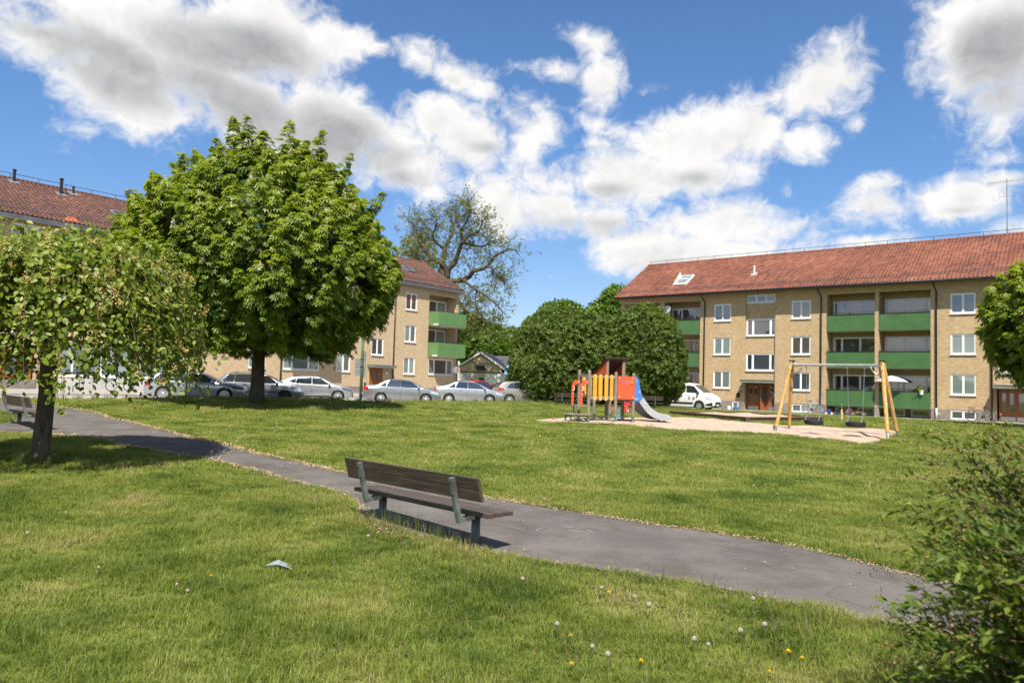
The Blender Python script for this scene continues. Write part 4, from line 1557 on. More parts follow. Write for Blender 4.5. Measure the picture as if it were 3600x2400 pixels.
def chestnut(label, x, y, prof, z_base, r_trunk, n_candle, leaf, seed, n_blossom, spires=(), inner=5000, sunlit=0.0):
    """horse chestnut: dense lobed crown of palmate leaves on upright shoots, white flower candles"""
    global rng
    rng = np.random.default_rng(seed)
    t = thing('chestnut_tree', label, 'tree', (x, y, 0))
    prof = np.array(prof, float)
    zt, zb = prof[-1, 0], prof[0, 0]
    mb = MB()
    fork = zb + 0.25 * (zt - zb)
    pts = [(0, 0, z_base - 0.15), (0.0, 0, z_base + 0.12), (0.02, 0.0, z_base + 0.6), (0.0, 0.02, z_base + 1.6), (0.05, -0.03, fork)]
    mb.tube(pts, [r_trunk * 1.55, r_trunk * 1.2, r_trunk * 1.02, r_trunk * 0.95, r_trunk * 0.8], 12)
    limbs = []
    for k in range(9):
        a = k * 2.399 + 0.3
        rr = np.interp(zb + (0.45 + 0.05 * k) * (zt - zb) * 0.9, prof[:, 0], prof[:, 1]) * 0.75
        e = (math.cos(a) * rr, math.sin(a) * rr, zb + (0.4 + 0.055 * k) * (zt - zb))
        limbs.append(branch([(0.02, 0, z_base + 1.5 + 0.12 * k), (e[0] * .35, e[1] * .35, (fork + e[2]) * .5), e], r_trunk * .5, 0.04, mb, 7))
    limbs.append(branch([(0.05, -0.03, fork - .1), (0.2, .1, (fork + zt) / 2), (0, 0, zt - 1.2)], r_trunk * .75, 0.04, mb, 8))
    mb.build('trunk', M_bark_d, t, smooth=True)
    # shoots on the crown surface, thrown in lobes
    lob = rdir(34)
    def lobes(d):
        k = (d @ lob.T)
        return 0.80 + 0.27 * np.clip((k.max(1) - 0.78) / 0.22, 0, 1)
    zz = zb + (zt - zb) * rng.random(n_candle * 6)
    w = np.interp(zz, prof[:, 0], prof[:, 1]) + 0.6
    zz = zz[rng.random(len(zz)) < w / w.max()][:n_candle]
    # underside of the crown
    az = rng.random(len(zz)) * 2 * PI
    zc = 0.45 * zb + 0.55 * zt
    rr = np.interp(zz, prof[:, 0], prof[:, 1])
    d = unit(np.stack([np.cos(az) * rr, np.sin(az) * rr, (zz - zc) * 0.8], 1))
    k = lobes(d)
    base = np.stack([np.cos(az) * rr * k, np.sin(az) * rr * k, zz], 1)
    nb = int(n_candle * 0.22)
    a2, r2 = rng.random(nb) * 2 * PI, prof[1, 1] * np.sqrt(rng.random(nb))
    base = np.vstack([base, np.stack([np.cos(a2) * r2, np.sin(a2) * r2, zb + 0.25 + rng.normal(0, .25, nb) + 0.5 * (1 - r2 / prof[1, 1])], 1)])
    for sx_, sy_, sz_ in spires:
        for q_ in range(6):
            base = np.vstack([base, [[sx_ + rng.normal(0, .10 + .05 * q_), sy_ + rng.normal(0, .10 + .05 * q_), sz_ - 0.48 * q_ - 0.9]]])
    out = unit(np.stack([base[:, 0], base[:, 1], (base[:, 2] - zc) * 0.5], 1))
    tone = rng.random(len(base))
    P_, N_n, S_, C_ = [], [], [], []
    nl = 44
    for i in range(len(base)):
        up = unit(np.array([out[i, 0] * .55, out[i, 1] * .55, 0.85]))
        L = rng.uniform(0.9, 1.9) * leaf / 0.33
        s = rng.random(nl) ** 0.8
        side = unit(np.cross(np.tile(up, (nl, 1)), rdir(nl)))
        rad = (0.60 * (1 - s) + 0.08) * rng.uniform(.6, 1.1, nl)[:, None].ravel() * leaf / 0.33
        p = base[i] + up * (s * L - 0.25)[:, None] + side * rad[:, None] - out[i] * 0.15
        nrm = unit(side * 0.55 + np.array([0, 0, 0.95]) + out[i] * 0.40 + rng.normal(0, .30, (nl, 3)))
        P_.append(p)
        N_n.append(nrm)
        S_.append(rng.uniform(.7, 1.15, nl) * leaf)
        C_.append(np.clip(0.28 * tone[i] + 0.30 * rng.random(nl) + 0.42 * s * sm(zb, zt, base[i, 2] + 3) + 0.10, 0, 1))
    P_, N_n, S_, C_ = np.vstack(P_), np.vstack(N_n), np.concatenate(S_), np.concatenate(C_)
    # inner leaves that close the crown
    zi = zb + 0.3 + (zt - zb - 1.5) * rng.random(inner)
    ri = np.interp(zi, prof[:, 0], prof[:, 1]) * (0.45 + 0.42 * rng.random(inner))
    ai = rng.random(inner) * 2 * PI
    P_ = np.vstack([P_, np.stack([np.cos(ai) * ri, np.sin(ai) * ri, zi], 1)])
    N_n = np.vstack([N_n, unit(np.stack([np.cos(ai), np.sin(ai), rng.normal(.6, .4, inner)], 1))])
    S_ = np.concatenate([S_, rng.uniform(1.0, 1.5, inner) * leaf])
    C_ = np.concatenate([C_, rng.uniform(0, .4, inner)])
    # leaf blade points away from the shoot: x axis of frames is arbitrary, so spin at random but hang tips down
    T = leaf_frames(P_, N_n, S_, 0.8)
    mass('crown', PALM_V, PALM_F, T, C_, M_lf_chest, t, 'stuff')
    if n_blossom:
        idx = rng.choice(min(len(base), n_candle), n_blossom, replace=False)
        fp = base[idx] + out[idx] * 0.22 + np.array([0, 0, 0.40 * leaf / 0.33])
        bp, bn, bs = [], [], []
        for p in fp:
            h = rng.uniform(.26, .40)
            q_ = 26
            s = rng.random(q_)
            a = rng.random(q_) * 2 * PI
            r = 0.09 * (1 - s) + 0.012
            bp.append(p + np.stack([np.cos(a) * r, np.sin(a) * r, s * h], 1))
            bn.append(unit(np.stack([np.cos(a), np.sin(a), np.full(q_, .3)], 1)))
            bs.append(np.full(q_, .062))
        bp = np.vstack(bp)
        mass('flower_candles', OVAL_V, OVAL_F, frames(bp, np.vstack(bn), rng.random(len(bp)) * 6.28, np.concatenate(bs)), rng.random(len(bp)) * .9, M_blossom, t, 'stuff')
    return t


def leaf_frames(P, Nn, S, wild=0.45):
    """transforms whose leaf tip (y axis) points down the slope of the blade: leaves hang"""
    Nn = unit(Nn)
    down = np.tile(np.array([0, 0, -1.0]), (len(P), 1)) + rng.normal(0, wild, (len(P), 3))
    y = down - Nn * (down * Nn).sum(1, keepdims=True)
    y = unit(y)
    x = np.cross(y, Nn)
    s = np.asarray(S)[:, None]
    return np.stack([x * s, y * s, Nn * s, P], 1)


def lump_crown(t, lumps, n, size, m, name='crown', shell=(0.72, 1.03), tmpl=(SPR_V, SPR_F), flat=0.0, cl=0.5):
    """leafy mass: sprigs through the outer shell of several overlapping lumps, gathered in clumps"""
    vol = np.array([l[3] * l[4] + l[3] * l[5] for l in lumps])
    P_, N_n, C_ = [], [], []
    for l, v in zip(lumps, vol):
        k = int(n * v / vol.sum())
        d = rdir(k)
        cd_ = rdir(60)
        kk = (d @ cd_.T).max(1)
        bump = 1 - cl * 0.28 + cl * 0.36 * np.clip((kk - .8) / .2, 0, 1)
        r = (shell[0] + (shell[1] - shell[0]) * rng.random(k) ** 0.6) * bump
        p = np.array(l[:3]) + d * np.array(l[3:6]) * r[:, None]
        keep = np.ones(k, bool)
        for o in lumps:
            if o is not l:
                keep &= np.linalg.norm((p - np.array(o[:3])) / np.array(o[3:6]), axis=1) > shell[0] * 0.85
        P_.append(p[keep])
        N_n.append(unit(d / np.array(l[3:6]) + np.array([0, 0, .25]) + rng.normal(0, .45, d.shape))[keep])
        tone = rng.random(60)[(d @ cd_.T).argmax(1)]
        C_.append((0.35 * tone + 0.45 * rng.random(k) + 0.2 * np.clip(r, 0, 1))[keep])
    P_, N_n, C_ = np.vstack(P_), np.vstack(N_n), np.concatenate(C_)
    return mass(name, tmpl[0], tmpl[1], frames(P_, N_n, rng.random(len(P_)) * 6.28, rng.uniform(.7, 1.3, len(P_)) * size), C_, m, t, 'stuff')


# ---- big chestnut in front of the left building
CH_P = [(2.5, 2.6), (3.0, 4.0), (4.0, 4.95), (5.2, 5.4), (6.7, 5.2), (8.0, 4.45), (9.0, 3.55), (9.9, 2.55), (10.6, 1.5), (11.1, 0.4)]
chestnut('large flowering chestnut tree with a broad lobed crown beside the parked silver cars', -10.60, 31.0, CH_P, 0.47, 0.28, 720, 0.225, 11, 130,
         spires=[(-1.05, -1.2, 12.55), (1.15, -0.9, 12.4), (2.35, -0.8, 12.0), (3.4, -0.9, 11.0), (-3.1, -1.1, 11.0), (-4.2, -1.0, 9.8), (-5.2, -0.7, 7.8), (0.1, -1.2, 12.1), (4.6, -0.5, 9.4), (-2.1, -1.1, 11.3), (-5.5, -.5, 6.7), (1.8, -1, 11.7), (-.4, -1.3, 12.2)])
CH_Q = [(2.3, 2.1), (2.9, 3.2), (3.8, 4.0), (4.8, 4.2), (5.9, 3.9), (7.0, 3.1), (7.9, 2.0), (8.6, 0.5)]
chestnut('smaller flowering chestnut tree beside the far right entrance door', 28.0, 35.6, CH_Q, 0.0, 0.22, 280, 0.30, 5, 70, inner=3200)

# ---- weeping elm close to the path
rng = np.random.default_rng(21)
t = thing('weeping_elm', 'low umbrella-shaped weeping tree with pale seed clusters beside the path and small bench', 'tree', (-9.27, 14.75, -0.33))
mb = MB()
mb.tube([(0, 0, -0.15), (0.0, 0, 0.08), (0.02, 0, 0.35), (0.05, 0.01, 1.2), (0.08, 0.02, 2.1), (0.09, 0.0, 2.75)], [0.24, 0.19, 0.165, 0.15, 0.145, 0.13], 14)
for k in range(11):
    a = k * 2.4
    branch([(0.08, 0.0, 2.2 + 0.04 * k), (math.cos(a) * .6, math.sin(a) * .6, 3.3), (math.cos(a) * 1.5, math.sin(a) * 1.5, 4.0), (math.cos(a) * 2.3, math.sin(a) * 2.3, 3.6)], 0.06, 0.015, mb, 6)
mb.build('trunk', M_bark_d, t, smooth=True)
P_, N_n, S_, C_ = [], [], [], []
sp, sn = [], []
mbt = MB()
NB = 560
for k in range(NB):
    a = rng.random() * 2 * PI
    Rr = rng.uniform(0.9, 2.85) if k > 150 else rng.uniform(2.4, 2.95)
    zp = 4.17 - 0.13 * (Rr - 1) + rng.normal(0, .16)
    ze = zp - rng.uniform(0.25, 1.2) if Rr < 2.3 else rng.uniform(1.35, 2.5)
    if Rr > 2.6 and rng.random() < 0.16:
        ze = rng.uniform(1.1, 1.5)
    tt = np.linspace(0, 1, 26)
    r = Rr * (1 - (1 - tt) ** 2.2)
    peak = 0.36
    z = np.where(tt < peak, 3.3 + (zp - 3.3) * np.sin(tt / peak * PI / 2), ze + (zp - ze) * np.cos(np.clip((tt - peak) / (1 - peak), 0, 1) * PI / 2) ** 0.9)
    aa = a + 0.25 * math.sin(k) * tt
    pts = np.stack([np.cos(aa) * r, np.sin(aa) * r, z], 1) + np.cumsum(rng.normal(0, .012, (26, 3)), 0)
    if k % 2 == 0:
        mbt.tube([tuple(p) for p in pts[4::3]], [0.011 - 0.0009 * i for i in range(len(pts[4::3]))], 4)
    n = 88
    s = 0.22 + 0.78 * rng.random(n)
    p = np.stack([np.interp(s, tt, pts[:, c]) for c in range(3)], 1)
    tg = unit(np.stack([np.interp(np.minimum(s + .04, 1), tt, pts[:, c]) for c in range(3)], 1) - p + 1e-4)
    outw_ = np.stack([np.cos(aa[12]) * np.ones(n), np.sin(aa[12]) * np.ones(n), np.full(n, .55)], 1)
    side = unit(np.cross(tg, outw_)) * np.where(rng.random(n) < .5, 1, -1)[:, None]
    nrm = unit(outw_ + side * rng.uniform(-.5, .5, n)[:, None] + rng.normal(0, .6, (n, 3)))
    P_.append(p + side * 0.06 + rng.normal(0, .075, (n, 3)))
    N_n.append(nrm)
    S_.append(rng.uniform(.085, .16, n))
    C_.append(np.clip(rng.random(n) * .75 + .25 * rng.random(), 0, 1))
    for q_ in range(3 if rng.random() < .62 else 0):
        i = rng.integers(8, 26)
        c = pts[i] + unit(np.array([math.cos(a), math.sin(a), .3])) * .10
        kq = 30
        o = rng.normal(0, 1, (kq, 3)) * np.array([.035, .035, .06])
        sp.append(c + o)
        sn.append(rdir(kq))
P_, N_n = np.vstack(P_), np.vstack(N_n)
mass('crown', OVAL_V, OVAL_F, leaf_frames(P_, N_n, np.concatenate(S_), 1.0), np.concatenate(C_), M_lf_elm, t, 'stuff')
sp, sn = np.vstack(sp), np.vstack(sn)
mass('seed_clusters', OVAL_V, OVAL_F, frames(sp, sn, rng.random(len(sp)) * 6.28, rng.uniform(.028, .052, len(sp))), rng.random(len(sp)), M_seed, t, 'stuff')
mbt.build('twigs', M_twig, t)['kind'] = 'stuff'

# ---- two big hawthorn bushes behind the playhouse
rng = np.random.default_rng(33)
for lab, X0, Y0, lumps, n in (
        ('broad olive hawthorn bush left of its twin behind the playhouse', 3.9, 51.5, [(0, 0, 3.7, 3.5, 3.1, 2.95), (-0.9, -.3, 2.2, 3.0, 3.0, 2.3), (1.8, .1, 3.2, 2.5, 2.8, 2.5), (-2.0, 0, 3.2, 1.6, 2.2, 2.2), (2.9, .1, 3.9, 1.7, 2.2, 2.1), (0.3, -.2, 1.3, 3.4, 2.6, 1.3)], 30000),
        ('olive hawthorn bush right of its broader twin beside the white van', 9.05, 51.0, [(0, 0, 3.8, 2.6, 2.6, 3.0), (-1.4, -.2, 2.5, 2.2, 2.6, 2.4), (0.9, 0, 2.5, 1.9, 2.3, 2.3), (-0.2, 0, 1.5, 2.3, 2.0, 1.2)], 22000)):
    t = thing('hawthorn_bush', lab, 'bush', (X0, Y0, 0.17), group='hawthorn bushes behind the playhouse')
    mb = MB()
    for k in range(14):
        a = k * 2.4
        r = 0.35 + 0.08 * k
        branch([(math.cos(a) * r * .6, math.sin(a) * r * .5, -.1), (math.cos(a) * r, math.sin(a) * r * .8, 1.2), (math.cos(a) * r * 1.7, math.sin(a) * r * 1.4, 3.4)], 0.06, 0.02, mb, 5)
    mb.build('stems', M_twig, t)['kind'] = 'stuff'
    extra = []
    for k in range(80):
        l = lumps[k % len(lumps)]
        d = rdir(1)[0]
        d[2] = abs(d[2]) * .9 - .1
        d[1] = -abs(d[1]) if rng.random() < .7 else d[1]
        c = np.array(l[:3]) + d * np.array(l[3:6]) * .93
        r = rng.uniform(.25, .85)
        if c[2] > .4:
            extra.append((*c, r, r, r * rng.uniform(.8, 1.3)))
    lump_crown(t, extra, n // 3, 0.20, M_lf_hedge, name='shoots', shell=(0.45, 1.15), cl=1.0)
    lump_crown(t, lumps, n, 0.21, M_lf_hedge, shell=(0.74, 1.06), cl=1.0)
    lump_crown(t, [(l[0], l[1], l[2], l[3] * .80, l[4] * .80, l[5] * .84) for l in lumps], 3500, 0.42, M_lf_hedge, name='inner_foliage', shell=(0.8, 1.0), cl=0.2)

# ---- trees further off
def leafy_tree(label, x, y, z, lumps, n, size, m, trunk_h, r, group='trees beyond the houses', blossom=0, name='leafy_tree', cl=.6):
    t = thing(name, label, 'tree', (x, y, z), group=group)
    mb = MB()
    branch([(0, 0, -.2), (0.1, 0, trunk_h * .5), (0, 0, trunk_h)], r, r * .55, mb, 8)
    for l in lumps:
        branch([(0, 0, trunk_h * .75), (l[0] * .5, l[1] * .5, (trunk_h + l[2]) * .5), tuple(l[:3])], r * .4, .03, mb, 5)
    mb.build('trunk', M_bark_g, t, smooth=True)
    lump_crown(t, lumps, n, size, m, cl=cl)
    if blossom:
        lump_crown(t, lumps, blossom, size * .7, M_blossom, name='blossom', shell=(0.98, 1.07), cl=cl)
    return t


leafy_tree('bright green round tree rising just behind the broad hawthorn bush', 5.0, 76, 0, [(0, 0, 7.6, 2.9, 2.6, 2.4), (-1.8, 0, 6.6, 2.2, 2.2, 2.0), (1.7, 0, 7.0, 2.2, 2.2, 2.0)], 4200, 0.5, M_lf_bright, 5.5, .22)
leafy_tree('tall bright green tree standing at the left gable of the red roofed block', 10.6, 75, 0, [(0, 0, 9.2, 2.0, 2.0, 2.4), (-1.6, 0, 8.0, 1.7, 1.7, 2.0), (1.2, 0, 7.9, 2.0, 2.0, 2.2), (-.2, 0, 6.2, 2.3, 2.2, 2.2)], 3600, 0.55, M_lf_bright, 6, .22, cl=.9)
leafy_tree('yellow-green leafy tree right behind the corner of the long brick block', -4.3, 112, 0, [(0, 0, 7.0, 4.1, 3.4, 3.5), (-2.6, 0, 9.0, 2.8, 2.8, 2.8), (3.2, 0, 5.6, 3.2, 2.8, 2.4), (5.8, 0, 4.8, 2.4, 2.2, 2.2)], 6500, 0.58, M_lf_bright, 4.8, .3, cl=.8)
leafy_tree('round tree dotted with white blossom behind the low dark roof', 0.1, 114, 0, [(0, 0, 7.0, 2.8, 2.8, 3.0), (-1.7, 0, 5.7, 2.3, 2.3, 2.3), (1.8, 0, 5.4, 2.1, 2.1, 2.3)], 5200, 0.46, M_lf_bright, 4, .2, blossom=420, cl=.8)
leafy_tree('small white flowering tree showing over the low dark roof', 2.3, 110, 0, [(0, 0, 5.6, 1.5, 1.5, 1.9), (-.9, 0, 4.7, 1.2, 1.2, 1.4)], 900, 0.38, M_lf_bright, 3, .12, blossom=1300)

# ---- old tree with heavy bare limbs and thin new leaf, behind the brick block
rng = np.random.default_rng(41)
DEP = 86.0
XC = (1563 - 1800) / 2600 * DEP
def limb_pt(p, dy=0.0):
    px, py = 1300 + p[0] / 2.24, 600 + p[1] / 2.24
    return ((px - 1563) / 2600 * DEP, dy, 1.5 + (1343 - py) / 2600 * DEP)


LIMBS = [
    ([(600, 1900), (602, 1500), (596, 1100), (590, 850)], .62, .46, 0),
    ([(590, 850), (600, 770), (640, 730), (675, 640), (700, 560), (690, 480), (650, 380), (640, 300)], .36, .05, -1.5),
    ([(590, 850), (580, 770), (540, 720), (460, 680), (400, 600), (385, 560), (420, 480), (400, 420), (330, 330)], .34, .05, 1.5),
    ([(592, 860), (545, 800), (540, 760), (555, 640), (560, 580), (590, 500), (620, 440), (600, 350), (590, 250)], .36, .05, 2.5),
    ([(555, 590), (480, 530), (440, 470), (470, 400), (470, 300)], .17, .04, 2.5),
    ([(596, 870), (700, 860), (770, 830), (800, 790), (900, 760), (960, 680), (1030, 640), (1100, 620), (1150, 660)], .33, .04, -2.5),
    ([(900, 760), (950, 780), (960, 830), (1020, 850), (1060, 880)], .12, .03, -2.5),
    ([(700, 570), (760, 580), (860, 590), (930, 570), (1000, 530)], .17, .03, -1.5),
    ([(690, 590), (760, 520), (830, 480), (860, 400), (900, 350)], .15, .03, -1.5),
    ([(690, 480), (740, 400), (760, 300), (740, 230)], .11, .03, -1.5),
    ([(400, 600), (340, 540), (300, 470), (290, 380)], .12, .03, 1.5),
    ([(700, 862), (760, 900), (840, 960), (930, 1010), (1030, 1100), (1050, 1180)], .16, .03, -3),
    ([(840, 960), (830, 1060), (880, 1150), (930, 1240)], .09, .02, -3),
    ([(620, 900), (680, 980), (740, 1100), (800, 1240)], .12, .02, -2),
    ([(600, 1000), (690, 1060), (860, 1180), (980, 1220)], .12, .02, -2.4),
    ([(460, 680), (420, 700), (360, 690), (300, 620)], .1, .02, 1.5)]
t = thing('old_tree', 'tall old tree with heavy crooked limbs and sparse young leaves behind the brick block', 'tree', (XC, DEP, 0), group='trees beyond the houses')
mb = MB()
tips = []
for pts, r0, r1, dy in LIMBS:
    k = len(pts)
    P3 = [limb_pt(p, dy * i / (k - 1) if r0 < .5 else 0) for i, p in enumerate(pts)]
    if r0 < .5 and pts[0] not in ((590, 850), (592, 860), (596, 870)):
        P3 = [(a, dy + rng.normal(0, .25) * min(i, 1), c) for i, (a, b, c) in enumerate(P3)]
    L = branch(P3, r0 * 1.08, r1 * 1.2, mb, 7)
    if r0 > .5:
        continue
    L = smooth_line(L, 40)
    for i in range(5, 40):
        for q_ in range(1 if i % 3 else 2):
            d = unit(rng.normal(size=3) + np.array([0, 0, .3]) + unit(L[min(i + 1, 39)] - L[i - 1]) * .8)
            ln = rng.uniform(.8, 2.4)
            e = L[i] + d * ln + np.array([0, 0, -.15 * ln])
            m_ = (L[i] + e) / 2 + rng.normal(0, .15, 3)
            mb.tube([tuple(L[i]), tuple(m_), tuple(e)], [.028, .017, .007], 4, caps=False)
            for w in range(3):
                s_ = rng.uniform(.35, 1)
                b0 = L[i] * (1 - s_) + e * s_
                d2 = unit(d + rng.normal(0, .8, 3))
                e2 = b0 + d2 * rng.uniform(.5, 1.2)
                mb.tube([tuple(b0), tuple(e2)], [.009, .004], 3, caps=False)
                tips += [e2, b0 * .4 + e2 * .6]
            tips.append(e)
mb.build('trunk', M_bark_d, t, smooth=True)
tips = np.array(tips)
P_ = np.vstack([tips + rng.normal(0, .16, tips.shape) for _ in range(2)])[::1]
P_ = P_[rng.random(len(P_)) < .72]
mass('crown', SPR_V, SPR_F, frames(P_, rdir(len(P_)), rng.random(len(P_)) * 6.28, rng.uniform(.13, .25, len(P_))), rng.random(len(P_)), M_lf_old, t, 'stuff')
leafy_tree('slender sparse tree seen between the chestnut crown and the old tree', -13.0, 97, 0, [(0, 0, 17.5, 2.6, 2.4, 3.4), (1.5, 0, 14, 2.2, 2.2, 2.4)], 900, 0.38, M_lf_old, 13, .3)

# ---- shrubs at the right edge, close to the camera
def arching_shrub(label, x, y, z, n, height, spread, seed, leaf, brown, lean=(0, 0)):
    global rng
    rng = np.random.default_rng(seed)
    t = thing('arching_shrub', label, 'bush', (x, y, z))
    mb = MB()
    P_, N_n, S_, C_, Y_ = [], [], [], [], []
    bp = []
    for k in range(n):
        a = rng.random() * 2 * PI
        h = height * rng.uniform(.16, 1.0)
        sp_ = spread * rng.uniform(.35, 1.05)
        b = np.array([math.cos(a), math.sin(a), 0]) * rng.uniform(0.02, .35) * spread
        tt = np.linspace(0, 1, 14)
        pts = b + np.stack([math.cos(a) * sp_ * tt ** 1.6 + lean[0] * tt ** 2, math.sin(a) * sp_ * tt ** 1.6 + lean[1] * tt ** 2, h * (1 - (1 - tt) ** 1.7) - 0.12 * h * tt ** 3], 1)
        pts += np.cumsum(rng.normal(0, .010, pts.shape), 0)
        mb.tube([tuple(p) for p in pts[::2]], [.0055 - .0006 * i for i in range(7)], 4, caps=False)
        m_ = 74
        s = .2 + .8 * rng.random(m_)
        p = np.stack([np.interp(s, tt, pts[:, c]) for c in range(3)], 1)
        tg = unit(np.stack([np.interp(np.minimum(s + .08, 1.0), tt, pts[:, c]) for c in range(3)], 1) - np.stack([np.interp(s - .08, tt, pts[:, c]) for c in range(3)], 1))
        side = unit(np.cross(tg, rdir(m_)))
        y_ = unit(side * .65 + tg * .75 + np.array([0, 0, .30]))
        nrm = unit(np.cross(np.cross(y_, np.array([0, 0, 1.0]) + rng.normal(0, .4, (m_, 3))), y_))
        P_.append(p)
        N_n.append(nrm)
        Y_.append(y_)
        S_.append(rng.uniform(.65, 1.2, m_) * leaf)
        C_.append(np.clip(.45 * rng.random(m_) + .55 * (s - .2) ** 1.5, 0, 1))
        if rng.random() < brown:
            e = pts[-1 if rng.random() < .5 else rng.integers(8, 13)]
            q_ = 46
            bp.append(e + rng.normal(0, 1, (q_, 3)) * np.array([.035, .035, .045]) + np.outer(rng.uniform(-.10, .06, q_), tg[0]))
    mb.build('stems', M_twig, t)['kind'] = 'stuff'
    P_, N_n, Y_, S_ = np.vstack(P_), np.vstack(N_n), np.vstack(Y_), np.concatenate(S_)[:, None]
    X_ = np.cross(Y_, N_n)
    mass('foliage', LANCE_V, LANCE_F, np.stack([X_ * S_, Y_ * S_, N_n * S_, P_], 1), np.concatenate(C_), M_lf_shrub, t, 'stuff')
    if bp:
        bp = np.vstack(bp)
        mass('spent_flowers', OVAL_V, OVAL_F, frames(bp, rdir(len(bp)), rng.random(len(bp)) * 6.28, rng.uniform(.008, .018, len(bp))), rng.random(len(bp)), M_spent, t, 'stuff')
    return t


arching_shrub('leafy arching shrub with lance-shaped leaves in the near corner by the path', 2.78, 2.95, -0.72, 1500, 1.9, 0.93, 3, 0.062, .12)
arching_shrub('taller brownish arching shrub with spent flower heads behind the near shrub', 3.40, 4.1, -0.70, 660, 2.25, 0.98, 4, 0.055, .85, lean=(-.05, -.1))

# ================================================================ VEHICLES
def paint(name, col, metal=0.55, rough=0.30):
    return mat(name, col, rough, metal=metal, coat=0.7, var=(1.2, 0.03))


M_silver = paint('silver_car_paint', (0.36, 0.38, 0.41), 0.75, 0.28)
M_silver2 = paint('bright_silver_car_paint', (0.46, 0.48, 0.51), 0.7, 0.28)
M_greige = paint('warm_grey_car_paint', (0.36, 0.34, 0.31))
M_red = paint('red_car_paint', (0.42, 0.025, 0.015), 0.15)
M_dark = paint('dark_blue_car_paint', (0.010, 0.013, 0.022), 0.2)
M_vanw = paint('white_van_paint', (0.78, 0.79, 0.80), 0.0, 0.35)
M_carglass = glass_mat('car_glass', (0.025, 0.03, 0.033), 0.02)
M_rubber = mat('tyre_rubber', (0.015, 0.015, 0.015), 0.85, bump=(60, 0.3, 0.003))
M_rim = mat('alloy_rim', (0.62, 0.62, 0.63), 0.35, metal=0.7)
M_hub = mat('black_hub_cap', (0.03, 0.03, 0.032), 0.4, metal=0.4)
M_trim = mat('black_plastic_trim', (0.02, 0.02, 0.021), 0.6)
M_seam = mat('panel_gap', (0.03, 0.03, 0.03), 0.9)
M_lamp = mat('headlight_lens', (0.62, 0.66, 0.70), 0.1, metal=0.5, coat=1.0)
M_lampd = mat('dark_headlight_lens', (0.10, 0.11, 0.12), 0.08, metal=0.3, coat=1.0)
M_tail = mat('red_tail_lens', (0.38, 0.012, 0.012), 0.15, coat=1.0)
M_plate = mat('number_plate', (0.70, 0.71, 0.72), 0.5)
M_chrome = mat('chrome_trim', (0.75, 0.75, 0.76), 0.15, metal=1.0)


